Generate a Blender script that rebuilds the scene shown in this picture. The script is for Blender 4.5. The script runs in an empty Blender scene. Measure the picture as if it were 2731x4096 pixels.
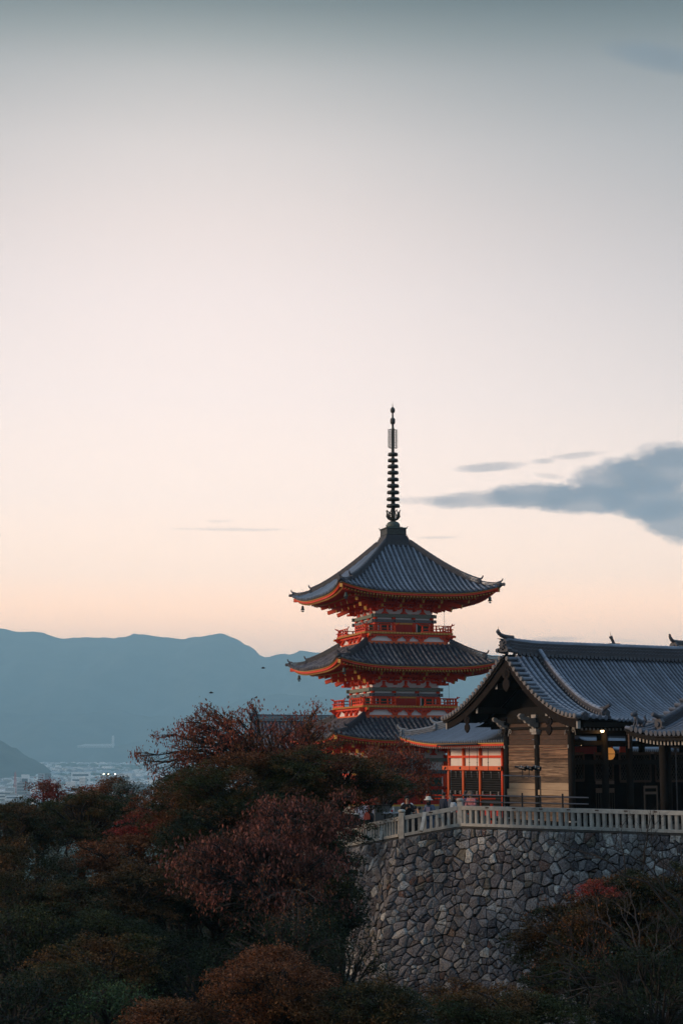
import bpy, math, random
import numpy as np
from mathutils import Vector, Matrix, noise
PI = math.pi
R = random.Random(7)
RN = np.random.default_rng(7)
scn = bpy.context.scene

# ---------------------------------------------------------------- camera, measured from the photograph
F, HY, CX, CY = 6500.0, 3040.0, 1365.5, 2048.0      # focal length and horizon in photo pixels
PITCH = math.atan((HY - CY) / F)
SP, CP = math.sin(PITCH), math.cos(PITCH)
def at(px, py, Y):
    """world point seen at photo pixel (px, py) whose distance along +Y is Y"""
    u, v = px - CX, CY - py
    k = Y / (F * CP - v * SP)
    return Vector((u * k, Y, (F * SP + v * CP) * k))
def zat(px, py, Y): return at(px, py, Y).z
cam_d = bpy.data.cameras.new('camera')
cam = bpy.data.objects.new('camera', cam_d)
scn.collection.objects.link(cam)
cam.location = (0, 0, 0)
cam.rotation_euler = (PI / 2 + PITCH, 0, 0)
cam_d.sensor_fit = 'VERTICAL'
cam_d.sensor_height = 36.0
cam_d.sensor_width = 24.0
cam_d.lens = 36.0 * F / 4096.0
cam_d.clip_start = 0.5
cam_d.clip_end = 60000
scn.camera = cam

# ---------------------------------------------------------------- exposure
vs = scn.view_settings
scn.display_settings.display_device = 'sRGB'
vs.view_transform = 'Standard'; vs.look = 'None'
vs.exposure = 0.42; vs.gamma = 1.0; vs.use_curve_mapping = False
scn.cycles.volume_bounces = 2
scn.cycles.max_bounces = 6
scn.cycles.diffuse_bounces = 3
scn.cycles.glossy_bounces = 2
scn.cycles.transmission_bounces = 2

# ---------------------------------------------------------------- sun: just above the hills on the left, soft dusk light
SUN_DIR = Vector((-0.975, -0.16, 0.20)).normalized()     # towards the sun
sun_d = bpy.data.lights.new('sun', 'SUN')
sun_d.energy = 2.5; sun_d.color = (1.0, 0.68, 0.45); sun_d.angle = math.radians(11)
sun = bpy.data.objects.new('sun', sun_d)
scn.collection.objects.link(sun)
sun.rotation_euler = (-SUN_DIR).to_track_quat('-Z', 'Y').to_euler()

# ---------------------------------------------------------------- world: dusk sky by elevation, with clouds
world = bpy.data.worlds.new('World'); scn.world = world
world.use_nodes = True
WT = world.node_tree; WT.nodes.clear()
class G:
    """tiny helper for writing node maths"""
    def __init__(s, t): s.t = t
    def n(s, kind, **kw):
        nd = s.t.nodes.new(kind)
        for k, v in kw.items(): setattr(nd, k, v)
        return nd
    def put(s, sock, v):
        if isinstance(v, bpy.types.NodeSocket): s.t.links.new(v, sock)
        elif isinstance(v, (int, float)) and sock.type in ('RGBA', 'VECTOR'):
            sock.default_value = (v, v, v, 1)[:len(sock.default_value)]
        else: sock.default_value = v
    def m(s, op, a, b=0.0, c=0.0, clamp=False):
        nd = s.n('ShaderNodeMath', operation=op, use_clamp=clamp)
        for i, q in enumerate((a, b, c)): s.put(nd.inputs[i], q)
        return nd.outputs[0]
    def mix(s, f, a, b, mode='MIX'):
        nd = s.n('ShaderNodeMix', data_type='RGBA', blend_type=mode)
        s.put(nd.inputs[0], f)
        s.put(nd.inputs[6], (*a, 1) if isinstance(a, tuple) and len(a) == 3 else a)
        s.put(nd.inputs[7], (*b, 1) if isinstance(b, tuple) and len(b) == 3 else b)
        return nd.outputs[2]
    def ramp(s, f, stops, interp='LINEAR'):
        nd = s.n('ShaderNodeValToRGB'); s.put(nd.inputs[0], f)
        cr = nd.color_ramp; cr.interpolation = interp
        while len(cr.elements) < len(stops): cr.elements.new(0.5)
        for e, (p, c) in zip(cr.elements, stops):
            e.position = p; e.color = (*c, 1) if len(c) == 3 else c
        return nd.outputs[0]
    def noise(s, vec, scale, detail=4, rough=0.55, dist=0.0, out=0):
        nd = s.n('ShaderNodeTexNoise'); 
        if vec is not None: s.t.links.new(vec, nd.inputs['Vector'])
        nd.inputs['Scale'].default_value = scale; nd.inputs['Detail'].default_value = detail
        nd.inputs['Roughness'].default_value = rough; nd.inputs['Distortion'].default_value = dist
        return nd.outputs[out]
def srgb(r, g, b):
    return tuple(((c / 255) / 12.92 if c / 255 <= 0.04045 else ((c / 255 + 0.055) / 1.055) ** 2.4) for c in (r, g, b))

w = G(WT)
tc = w.n('ShaderNodeTexCoord').outputs['Generated']
sep = w.n('ShaderNodeSeparateXYZ'); WT.links.new(tc, sep.inputs[0])
dx, dy, dz = sep.outputs
el = w.m('MULTIPLY', w.m('ARCSINE', dz), 180 / PI)                # elevation in degrees
az = w.m('MULTIPLY', w.m('ARCTAN2', dx, dy), 180 / PI)            # azimuth from +Y, right positive
SKY = [(0, (2.3419, 1.3803, 0.8236)), (5.14, (2.3422, 1.3799, 0.8237)), (6.46, (1.7667, 1.2234, 0.8832)), (9.1, (1.3717, 1.0509, 0.8676)), (12.62, (1.1159, 0.9041, 0.8117)), (16.11, (0.9552, 0.7903, 0.7311)), (18.69, (0.8281, 0.6911, 0.6383)), (21.24, (0.6774, 0.5916, 0.5533)), (23.73, (0.4604, 0.4318, 0.4098)), (24.96, (0.2939, 0.3021, 0.2877)), (26.17, (0.1551, 0.1786, 0.1749)), (40, (0.43, 0.56, 0.73)), (90, (0.52, 0.72, 1.02))]
skyc = w.ramp(w.m('DIVIDE', el, 90.0), [(e / 90, c) for e, c in SKY])
# the east, behind the camera, is dim and bluish
back = w.m('MULTIPLY_ADD', dy, -0.5, 0.5, clamp=True)
skyc = w.mix(w.m('MULTIPLY', back, 0.8), skyc, (0.60, 0.68, 0.82))
# the glow stands left of the pagoda; lens vignetting is painted into the sky around it
da = w.m('DIVIDE', w.m('SUBTRACT', az, -5.5), 16.0)
kel = w.m('MULTIPLY', w.m('DIVIDE', w.m('SUBTRACT', el, 3.0), 21.0, clamp=True), w.m('DIVIDE', w.m('SUBTRACT', 62.0, el), 30.0, clamp=True))
kel = w.m('MULTIPLY', kel, kel)
fall = w.m('DIVIDE', 1.0, w.m('MULTIPLY_ADD', w.m('MULTIPLY', da, da), w.m('MULTIPLY_ADD', kel, 1.4, .04), 1.0))
skyc = w.mix(w.m('SUBTRACT', 1.0, fall), skyc, w.mix(1.0, skyc, (0.30, 0.40, 0.46), 'MULTIPLY'))
# clouds: soft ellipses in (azimuth, elevation), broken up by noise
def azel(px, py):
    d = at(px, py, 1000).normalized()
    return math.degrees(math.atan2(d.x, d.y)), math.degrees(math.asin(d.z))
cv = w.n('ShaderNodeCombineXYZ')
WT.links.new(az, cv.inputs[0]); WT.links.new(w.m('MULTIPLY', el, 1.6), cv.inputs[1])
n1 = w.noise(cv.outputs[0], 0.7, 8, 0.62, .4)
n2 = w.noise(cv.outputs[0], 2.6, 8, 0.68)
nz = w.m('ADD', w.m('MULTIPLY', w.m('SUBTRACT', n1, 0.5), 2.6), w.m('MULTIPLY', w.m('SUBTRACT', n2, 0.5), 2.0))
def cloud(cols, px, py, rx, ry, tilt, dens, sharp=1.0, namp=1.0, col=(0.185, 0.205, 0.25)):
    a0, e0 = azel(px, py)
    k = 57.3 / 6500
    ca, sa = math.cos(math.radians(tilt)), math.sin(math.radians(tilt))
    X = w.m('SUBTRACT', az, a0); Y = w.m('SUBTRACT', el, e0)
    xr = w.m('ADD', w.m('MULTIPLY', X, ca), w.m('MULTIPLY', Y, sa))
    yr = w.m('SUBTRACT', w.m('MULTIPLY', Y, ca), w.m('MULTIPLY', X, sa))
    xr = w.m('DIVIDE', xr, rx * k); yr = w.m('DIVIDE', yr, ry * k)
    d = w.m('ADD', w.m('MULTIPLY', xr, xr), w.m('MULTIPLY', yr, yr))
    mk = w.m('MULTIPLY_ADD', nz, 0.75 * namp, w.m('SUBTRACT', 1.0, d))
    mk = w.m('MULTIPLY', w.m('MULTIPLY', mk, sharp, clamp=True), dens)
    c_ = w.mix(w.m('MULTIPLY_ADD', nz, 0.35, 0.42, clamp=True), col, tuple(q * 1.45 + .02 for q in col)) if rx > 150 else col
    return w.mix(mk, cols, c_)
for c in [(1720, 2002, 190, 20, 0, 0.35, 1.1, .5), (1920, 1998, 260, 40, 2, 0.62, 1.5, .62), (2140, 1985, 230, 58, 0, 0.80, 1.7, .62), (2330, 1995, 230, 66, 0, 0.82, 1.7, .6),
          (2460, 1920, 210, 96, 8, 0.80, 1.6, .62), (2650, 1880, 260, 115, 6, 0.86, 1.6, .6), (2600, 1990, 230, 95, -6, 0.86, 1.6, .6), (2700, 2080, 170, 95, -12, 0.82, 1.7, .6),
          (2560, 2040, 160, 50, -10, 0.6, 1.6, .45), (2740, 1830, 200, 45, 2, 0.7, 1.6, .5),
          (1960, 1868, 170, 22, 3, 0.55, 1.3, .55), (2170, 1845, 55, 13, 0, 0.4, 1.4, .6), (2300, 1822, 120, 16, 4, 0.38, 1.2, .6), (2200, 1905, 70, 12, -6, 0.25, 1.2, .6),
          (930, 2118, 300, 8, 0, 0.25, 1.2, .5), (870, 2085, 60, 6, 0, 0.2, 1.2, .5), (1760, 2150, 110, 7, 0, 0.25, 1.2, .5),
          (2210, 2556, 130, 12, 0, 0.32, 1.2, .6), (2500, 2562, 80, 7, -3, 0.22, 1.2, .6),
          (2660, 235, 300, 60, -14, 0.60, 1.1, .35, (0.13, 0.165, 0.20))]:
    skyc = cloud(skyc, *c)
below = w.m('LESS_THAN', dz, 0.0)
skyc = w.mix(below, skyc, (0.10, 0.12, 0.15))
bg = w.n('ShaderNodeBackground'); WT.links.new(skyc, bg.inputs[0]); bg.inputs[1].default_value = 1.0
wo = w.n('ShaderNodeOutputWorld'); WT.links.new(bg.outputs[0], wo.inputs[0])

# ---------------------------------------------------------------- materials
MATS = {}
def mat(name, col, col2=None, rough=0.7, scale=3.0, amount=0.5, bump=0.0, bscale=None, objvar=0.0, metal=0.0,
        stretch=None, spec=0.4, detail=5, huevar=0.0, coords='Object', mid=None, contrast=0.25):
    """noise-mixed principled material; objvar shifts the value per object"""
    if name in MATS: return MATS[name]
    m = bpy.data.materials.new(name); m.use_nodes = True
    t = m.node_tree; g = G(t); bs = t.nodes['Principled BSDF']
    bs.inputs['Roughness'].default_value = rough
    bs.inputs['Metallic'].default_value = metal
    bs.inputs['Specular IOR Level'].default_value = spec
    tcn = g.n('ShaderNodeTexCoord').outputs[coords]
    vec = tcn
    if stretch:
        mp = g.n('ShaderNodeMapping'); t.links.new(tcn, mp.inputs[0]); mp.inputs['Scale'].default_value = stretch
        vec = mp.outputs[0]
    if objvar or huevar:
        oi = g.n('ShaderNodeObjectInfo')
        ad = g.n('ShaderNodeVectorMath', operation='MULTIPLY_ADD')
        t.links.new(oi.outputs['Random'], ad.inputs[0]); ad.inputs[1].default_value = (37, 61, 23); t.links.new(vec, ad.inputs[2])
        vec = ad.outputs[0]
    nz_ = g.noise(vec, scale, detail, 0.6)
    c2 = col2 or tuple(c * 0.6 for c in col)
    f = g.ramp(nz_, [(0.5 - contrast, (0, 0, 0)), (0.5 + contrast, (1, 1, 1))])
    if amount != 1: f = g.m('MULTIPLY', f, amount)
    cc = g.mix(f, tuple(col), tuple(c2))
    if objvar:
        k = g.m('MULTIPLY_ADD', oi.outputs['Random'], 2 * objvar, 1 - objvar)
        hs = g.n('ShaderNodeHueSaturation'); t.links.new(cc, hs.inputs['Color']); t.links.new(k, hs.inputs['Value'])
        if huevar:
            r2 = g.m('FRACT', g.m('MULTIPLY', oi.outputs['Random'], 17.31))
            t.links.new(g.m('MULTIPLY_ADD', r2, 2 * huevar, 0.5 - huevar), hs.inputs['Hue'])
            r3 = g.m('FRACT', g.m('MULTIPLY', oi.outputs['Random'], 7.77))
            t.links.new(g.m('MULTIPLY_ADD', r3, 1.2, 0.4), hs.inputs['Saturation'])
        cc = hs.outputs[0]
    t.links.new(cc, bs.inputs['Base Color'])
    if bump:
        b = g.n('ShaderNodeBump'); b.inputs['Strength'].default_value = 1.0; b.inputs['Distance'].default_value = bump
        t.links.new(g.noise(vec, bscale or scale * 3, 4, 0.6), b.inputs['Height'])
        t.links.new(b.outputs[0], bs.inputs['Normal'])
    MATS[name] = m
    return m
def emit(name, col, strength):
    m = bpy.data.materials.new(name); m.use_nodes = True
    bs = m.node_tree.nodes['Principled BSDF']
    bs.inputs['Base Color'].default_value = (*col, 1)
    bs.inputs['Emission Color'].default_value = (*col, 1); bs.inputs['Emission Strength'].default_value = strength
    return m
TILE = mat('roof_tile', (0.195, 0.235, 0.30), (0.095, 0.112, 0.145), rough=0.42, scale=1.1, amount=1, bump=.006, bscale=9, objvar=.26, spec=.55)
TILE_OLD = mat('weathered_roof_tile', (0.070, 0.072, 0.10), (0.26, 0.245, 0.235), rough=0.6, scale=3.2, amount=.75, bump=.006, bscale=9, objvar=.25, contrast=.12)
TILE_LT = mat('pale_blue_roof_tile', (0.155, 0.195, 0.25), (0.10, 0.125, 0.165), rough=0.5, scale=2.0, amount=.7, objvar=.1, spec=.5)
PAN = mat('pan_tile', (0.045, 0.052, 0.070), (0.026, 0.030, 0.042), rough=0.6, scale=3, amount=.7)
TILE_DK = mat('dark_ridge_tile', (0.042, 0.047, 0.060), (0.10, 0.10, 0.11), rough=0.55, scale=4, amount=.6, bump=.01, bscale=16)
DISC = mat('tile_end_disc', (0.20, 0.19, 0.19), (0.10, 0.10, 0.11), rough=0.6, scale=9, amount=.8)
RED = mat('vermilion_paint', (0.80, 0.070, 0.016), (0.62, 0.042, 0.012), rough=0.55, scale=2.4, amount=.7, objvar=.08)
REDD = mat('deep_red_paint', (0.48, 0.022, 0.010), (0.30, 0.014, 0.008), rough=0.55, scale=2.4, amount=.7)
ORANGE = mat('orange_paint', (0.80, 0.16, 0.05), (0.62, 0.10, 0.035), rough=0.6, scale=2.4, amount=.7, objvar=.06)
GOLD = mat('ochre_paint', (0.72, 0.42, 0.085), (0.48, 0.25, 0.05), rough=0.5, scale=5, amount=.7)
WHITE = mat('white_plaster', (0.82, 0.80, 0.79), (0.68, 0.66, 0.65), rough=0.85, scale=1.5, amount=.6)
GREEN = mat('green_lattice', (0.018, 0.085, 0.060), (0.012, 0.05, 0.04), rough=0.6, scale=5)
BRONZE = mat('bronze', (0.040, 0.036, 0.036), (0.075, 0.095, 0.085), rough=0.5, scale=5, amount=.7, metal=.35)
VERDI = mat('verdigris', (0.10, 0.15, 0.135), (0.055, 0.05, 0.045), rough=0.6, scale=6, amount=.9, metal=.2)
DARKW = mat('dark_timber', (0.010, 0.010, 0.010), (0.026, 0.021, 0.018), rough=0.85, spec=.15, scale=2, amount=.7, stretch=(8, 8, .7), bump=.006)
BLACKW = mat('black_timber_and_gloom', (0.006, 0.006, 0.007), (0.011, 0.010, 0.009), rough=0.95, spec=.05, scale=2, amount=.7)  # black timber, also used to paint in the hall interior's darkness
WHITEW = mat('whitened_timber_end', (0.42, 0.41, 0.39), (0.20, 0.18, 0.16), rough=0.8, scale=7, amount=.8)
BROWNW = mat('brown_timber', (0.10, 0.055, 0.035), (0.030, 0.021, 0.016), rough=0.75, scale=2.2, amount=.85, stretch=(1, 1, 6), bump=.004)
STONE = mat('fence_granite', (0.43, 0.43, 0.39), (0.19, 0.185, 0.17), rough=0.9, scale=5, amount=.8, bump=.006, bscale=40, objvar=.16)
IRON = mat('black_iron', (0.018, 0.018, 0.020), rough=0.4, metal=.5)
PIPE = mat('grey_pipe', (0.10, 0.105, 0.12), (0.05, 0.05, 0.055), rough=0.35, metal=.6)

# patterned painted beam (sea-green and white geometric print)
def patterned(name, c1, c2, c3):
    m = bpy.data.materials.new(name); m.use_nodes = True
    t = m.node_tree; g = G(t); bs = t.nodes['Principled BSDF']; bs.inputs['Roughness'].default_value = .6
    tcn = g.n('ShaderNodeTexCoord').outputs['Object']
    s_ = g.n('ShaderNodeSeparateXYZ'); t.links.new(tcn, s_.inputs[0])
    h = g.m('ADD', s_.outputs[0], s_.outputs[1])
    a = g.m('PINGPONG', g.m('MULTIPLY', h, 5.2), 1.0)
    b = g.m('PINGPONG', g.m('MULTIPLY', s_.outputs[2], 9.0), 1.0)
    d = g.m('ABSOLUTE', g.m('SUBTRACT', a, b))
    k = g.m('LESS_THAN', g.m('FRACT', g.m('MULTIPLY', d, 2.0)), 0.5)
    col = g.mix(k, c1, c2)
    col = g.mix(g.m('MULTIPLY', g.noise(tcn, 4, 3), .9), col, c3)
    t.links.new(col, bs.inputs['Base Color'])
    return m
PATT = patterned('patterned_beam_paint', (0.30, 0.34, 0.28), (0.13, 0.19, 0.15), (0.17, 0.20, 0.18))
PATTG = patterned('patterned_grey_beam_paint', (0.26, 0.27, 0.27), (0.10, 0.11, 0.13), (0.13, 0.14, 0.15))

# ---------------------------------------------------------------- mesh builder
class MB:
    def __init__(s): s.v = []; s.f = []
    def add(s, vs_, fs):
        o = len(s.v); s.v.extend(vs_); s.f.extend([tuple(i + o for i in q) for q in fs])
    def box(s, c, d, rz=0.0, M=None):
        x, y, z = d[0] / 2, d[1] / 2, d[2] / 2
        ca, sa = math.cos(rz), math.sin(rz)
        pts = []
        for sx, sy, sz in ((-1,-1,-1),(1,-1,-1),(1,1,-1),(-1,1,-1),(-1,-1,1),(1,-1,1),(1,1,1),(-1,1,1)):
            px, py = sx * x, sy * y
            pts.append((c[0] + px * ca - py * sa, c[1] + px * sa + py * ca, c[2] + sz * z))
        if M is not None: pts = [tuple(M @ Vector(p)) for p in pts]
        s.add(pts, [(0,3,2,1),(4,5,6,7),(0,1,5,4),(1,2,6,5),(2,3,7,6),(3,0,4,7)])
    def bar(s, a, b, wd, h, up=Vector((0, 0, 1))):
        """box beam from a to b, width wd, height h, centred"""
        a, b = Vector(a), Vector(b); d = (b - a).normalized()
        x = d.cross(up); 
        if x.length < 1e-5: x = Vector((1, 0, 0))
        x.normalize(); u = x.cross(d)
        x *= wd / 2; u *= h / 2
        p = [a - x - u, a + x - u, a + x + u, a - x + u, b - x - u, b + x - u, b + x + u, b - x + u]
        s.add([tuple(q) for q in p], [(0,1,2,3),(7,6,5,4),(0,4,5,1),(1,5,6,2),(2,6,7,3),(3,7,4,0)])
    def tube(s, pts, rad, n=6, cap=True):
        pts = [Vector(p) for p in pts]
        if not hasattr(rad, '__len__'): rad = [rad] * len(pts)
        o = len(s.v); prev = None
        for i, p in enumerate(pts):
            d = (pts[min(i + 1, len(pts) - 1)] - pts[max(i - 1, 0)])
            if d.length < 1e-9: d = Vector((0, 0, 1))
            d.normalize()
            if prev is None:
                x = d.orthogonal().normalized()
            else:
                x = prev - d * prev.dot(d)
                if x.length < 1e-6: x = d.orthogonal()
                x.normalize()
            prev = x; y = d.cross(x)
            for k in range(n):
                a = 2 * PI * k / n
                q = p + (x * math.cos(a) + y * math.sin(a)) * rad[i]
                s.v.append((q.x, q.y, q.z))
        for i in range(len(pts) - 1):
            for k in range(n):
                a, b = o + i * n + k, o + i * n + (k + 1) % n
                s.f.append((a, b, b + n, a + n))
        if cap:
            s.f.append(tuple(o + k for k in reversed(range(n))))
            e = o + (len(pts) - 1) * n
            s.f.append(tuple(e + k for k in range(n)))
    def lathe(s, prof, c=(0, 0, 0), n=16):
        o = len(s.v)
        for r, z in prof:
            for k in range(n):
                a = 2 * PI * k / n
                s.v.append((c[0] + r * math.cos(a), c[1] + r * math.sin(a), c[2] + z))
        for i in range(len(prof) - 1):
            for k in range(n):
                a, b = o + i * n + k, o + i * n + (k + 1) % n
                s.f.append((a, b, b + n, a + n))
        s.f.append(tuple(o + k for k in reversed(range(n))))
        e = o + (len(prof) - 1) * n
        s.f.append(tuple(e + k for k in range(n)))
    def prism(s, poly, O, ex, ey, ez, th):
        """2-D outline (convex or mildly concave) in plane O+x*ex+y*ey, thickness th along ez (both sides of the plane)"""
        O, ex, ey, ez = Vector(O), Vector(ex), Vector(ey), Vector(ez)
        n = len(poly)
        a = [tuple(O + ex * x + ey * y - ez * th / 2) for x, y in poly]
        b = [tuple(O + ex * x + ey * y + ez * th / 2) for x, y in poly]
        s.add(a + b, [tuple(range(n))[::-1], tuple(range(n, 2 * n))] + [(i, (i + 1) % n, (i + 1) % n + n, i + n) for i in range(n)])
    def disc(s, c, nrm, r, th, n=10):
        nrm = Vector(nrm).normalized(); c = Vector(c)
        s.tube([c - nrm * th / 2, c + nrm * th / 2], r, n)
    def mesh(s, name, m, smooth=False):
        me = bpy.data.meshes.new(name); me.from_pydata(s.v, [], s.f); me.materials.append(m)
        if smooth: me.polygons.foreach_set('use_smooth', [True] * len(me.polygons))
        me.update(); return me
    def build(s, name, m, parent=None, smooth=False, loc=None, kind=None):
        return link(name, s.mesh(name, m, smooth), parent, loc, kind)
COL = scn.collection
def link(name, me, parent=None, loc=None, kind=None):
    o = bpy.data.objects.new(name, me); COL.objects.link(o)
    if parent is not None: o.parent = parent
    if loc is not None: o.location = loc
    if kind: o['kind'] = kind
    return o
def tag(o, label=None, cat=None, group=None, kind=None):
    if label: o['label'] = label
    if cat: o['category'] = cat
    if group: o['group'] = group
    if kind: o['kind'] = kind
    return o
def thing(name, label, cat, loc=(0, 0, 0), rz=0.0, group=None):
    o = bpy.data.objects.new(name, None); COL.objects.link(o)
    o.location = loc; o.rotation_euler = (0, 0, rz); o.empty_display_size = .3
    return tag(o, label, cat, group)
def children_of(o): return [c for c in bpy.data.objects if c.parent == o]
def copy_tree(src, loc, rz=None, label=None, kids=None):
    r = src.copy(); COL.objects.link(r); r.location = loc
    if rz is not None: r.rotation_euler = (0, 0, rz)
    if label: r['label'] = label
    for ch in (kids if kids is not None else children_of(src)):
        c = ch.copy(); COL.objects.link(c); c.parent = r
    return r
def npmesh(name, V, Fq, m, attrs=None, smooth=False):
    """mesh from numpy arrays of quads or triangles"""
    me = bpy.data.meshes.new(name); k = Fq.shape[1]
    me.vertices.add(len(V)); me.vertices.foreach_set('co', np.ascontiguousarray(V, dtype=np.float32).ravel())
    me.loops.add(Fq.size); me.loops.foreach_set('vertex_index', np.ascontiguousarray(Fq, dtype=np.int32).ravel())
    me.polygons.add(len(Fq)); me.polygons.foreach_set('loop_start', np.arange(0, Fq.size, k, dtype=np.int32))
    if attrs:
        for nm, arr in attrs.items():
            at_ = me.attributes.new(nm, 'FLOAT', 'POINT'); at_.data.foreach_set('value', np.asarray(arr, dtype=np.float32))
    me.update(calc_edges=True); me.materials.append(m)
    return me

def row_mesh(mb, path, r, up=(0, 0, 1), tile=.32, disc=1.25, n=5, side=None):
    """one row of round cover tiles along path (ridge to eave): half-round, a lip at every joint, a disc at the eave end"""
    path = [Vector(p) for p in path]
    L = [0]
    for a, b in zip(path, path[1:]): L.append(L[-1] + (b - a).length)
    tot = L[-1]
    if tot < .05: return
    def P(s):
        s = max(0, min(tot, s))
        for i in range(len(path) - 1):
            if s <= L[i + 1] or i == len(path) - 2:
                k = (s - L[i]) / max(1e-9, L[i + 1] - L[i]); return path[i].lerp(path[i + 1], k)
    cnt = max(1, round(tot / tile)); st = []
    for i in range(cnt):
        a, b = tot * i / cnt, tot * (i + 1) / cnt
        st.append((a, r * .93)); st.append((b - .001, r * 1.07))
    o = len(mb.v); up = Vector(up)
    for s_, rr in st:
        p = P(s_); d = (P(s_ + .05) - P(s_ - .05)).normalized()
        x = d.cross(up).normalized(); u = x.cross(d)
        for k in range(n):
            a = PI * k / (n - 1)
            q = p + x * math.cos(a) * rr + u * (math.sin(a) * rr * 1.1 - .01)
            mb.v.append((q.x, q.y, q.z))
    for i in range(len(st) - 1):
        for k in range(n - 1):
            a = o + i * n + k; mb.f.append((a, a + 1, a + 1 + n, a + n))
    if disc:
        d = (P(tot) - P(tot - .1)); d.z *= .5; d.normalize()
        mb.disc(P(tot) + Vector((0, 0, r * .35)), d, r * disc, .05, 8)
# ================================================================ far things: haze, mountains, city
# ---------------------------------------------------------------- haze
HZ = bpy.data.materials.new('haze_air'); HZ.use_nodes = True
t = HZ.node_tree; t.nodes.remove(t.nodes['Principled BSDF'])
pv = t.nodes.new('ShaderNodeVolumePrincipled')
pv.inputs['Density'].default_value = 1.15 / 10000
pv.inputs['Color'].default_value = (0.50, 0.83, 1.0, 1)
pv.inputs['Anisotropy'].default_value = 0.0
t.links.new(pv.outputs[0], t.nodes['Material Output'].inputs['Volume'])
mb = MB(); mb.box((0, 7700, 465), (18000, 17000, 1120)); 
hz = mb.build('haze', HZ, kind='stuff')

# ---------------------------------------------------------------- mountains
FOREST = mat('forested_slope', (0.004, 0.010, 0.010), (0.085, 0.095, 0.075), rough=1, scale=.006, amount=1, coords='Object', spec=0)
def interp(pts, x):
    if x <= pts[0][0]: return pts[0][1]
    for (a, b), (c, d) in zip(pts, pts[1:]):
        if x <= c:
            k = (x - a) / (c - a); k = k * k * (3 - 2 * k); return b + (d - b) * k
    return pts[-1][1]
BASEZ = -86.0
def mountain(name, ridge, D, wf, wb, rough_m, x0=-900, x1=3700, nx=230, ny=26, seed=0):
    V = []; 
    for j in range(ny + 1):
        t_ = j / ny
        y = D - wf + (wf + wb) * t_
        tr = wf / (wf + wb)
        s = (t_ / tr) if t_ < tr else (1 - (t_ - tr) / (1 - tr))
        s = max(0, s)
        sh = s ** 0.85 if t_ < tr else s
        for i in range(nx + 1):
            px = x0 + (x1 - x0) * i / nx
            py = interp(ridge, px)
            c = at(px, py, D)
            nzv = noise.fractal(Vector((c.x / 480 + seed, y / 900, seed)), 1.0, 2.0, 5)
            fine = noise.fractal(Vector((c.x / 60, y / 60, seed + 3)), 1.0, 2.0, 3)
            h = (c.z - BASEZ) * sh + nzv * rough_m * 4 * s * (1 - s) + fine * 9 * s
            V.append((c.x + nzv * 90 * (1 - s), y, BASEZ + h if h > 0 else BASEZ - 1))
    idx = np.arange((nx + 1) * (ny + 1)).reshape(ny + 1, nx + 1)
    Fq = np.stack([idx[:-1, :-1], idx[:-1, 1:], idx[1:, 1:], idx[1:, :-1]], -1).reshape(-1, 4)
    me = npmesh(name, np.array(V), Fq, FOREST)
    me.polygons.foreach_set('use_smooth', [True] * len(me.polygons))
    return link(name, me, kind='structure')
mountain('mountain_range', [(-900, 2560), (-300, 2470), (0, 2505), (90, 2522), (150, 2518), (270, 2545), (370, 2543), (490, 2546), (545, 2527), (690, 2541), (740, 2551),
    (790, 2542), (880, 2527), (930, 2540), (1000, 2575), (1060, 2622), (1120, 2608), (1165, 2610), (1205, 2598), (1290, 2602), (1600, 2640), (1900, 2610), (2300, 2650), (3000, 2600), (3700, 2560)],
    12800, 2900, 1200, 150, seed=1.3)
mountain('foothills', [(-900, 2900), (0, 2848), (108, 2860), (273, 2856), (464, 2838), (580, 2865), (720, 2864), (870, 2823), (995, 2794), (1095, 2777), (1300, 2786), (1600, 2800), (2400, 2760), (3700, 2800)],
    10400, 1100, 1100, 90, seed=5.1)
mountain('wooded_hill', [(-900, 3200), (200, 3110), (330, 3030), (450, 2985), (560, 2965), (700, 2975), (850, 2990), (1100, 2960), (1500, 2990), (2400, 2980), (3700, 3000)],
    9500, 600, 900, 40, seed=8.7)
mountain('dark_wooded_hill', [(-900, 2900), (-200, 2915), (0, 2952), (55, 2985), (110, 3022), (180, 3062), (230, 3140), (3700, 3300)],
    6600, 800, 600, 30, seed=11.7, ny=16, x1=420, nx=60)
# ---------------------------------------------------------------- the plain under the city, one sheet to the horizon
PLAIN = mat('city_ground', (0.10, 0.115, 0.10), (0.05, 0.075, 0.05), rough=1, scale=.012, amount=1, spec=0)
def apron(D):
    k = max(0, min(1, (D - 4600) / 4600)); return BASEZ + 62 * k * k * (3 - 2 * k)
mb = MB(); rows = [-700, 1000, 3000, 4600] + [4600 + 300 * i for i in range(1, 17)] + [12000, 16000]
for y in rows: mb.v += [(-8900, y, apron(y)), (8900, y, apron(y))]
for j in range(len(rows) - 1): q = 2 * j; mb.f.append((q, q + 1, q + 3, q + 2))
mb.build('city_plain', PLAIN, kind='structure')

# ---------------------------------------------------------------- city buildings
BW = [mat('pale_concrete', (0.82, 0.81, 0.80), (0.62, 0.61, 0.60), rough=.9, scale=.1, objvar=.12),
      mat('grey_concrete', (0.34, 0.35, 0.37), (0.25, 0.26, 0.28), rough=.9, scale=.1, objvar=.2),
      mat('beige_concrete', (0.50, 0.44, 0.38), (0.40, 0.35, 0.31), rough=.9, scale=.1, objvar=.15),
      mat('slate_house', (0.16, 0.17, 0.20), (0.10, 0.11, 0.13), rough=.8, scale=.1, objvar=.25)]
GLASSD = mat('dark_window', (0.06, 0.07, 0.09), rough=.3)
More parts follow.
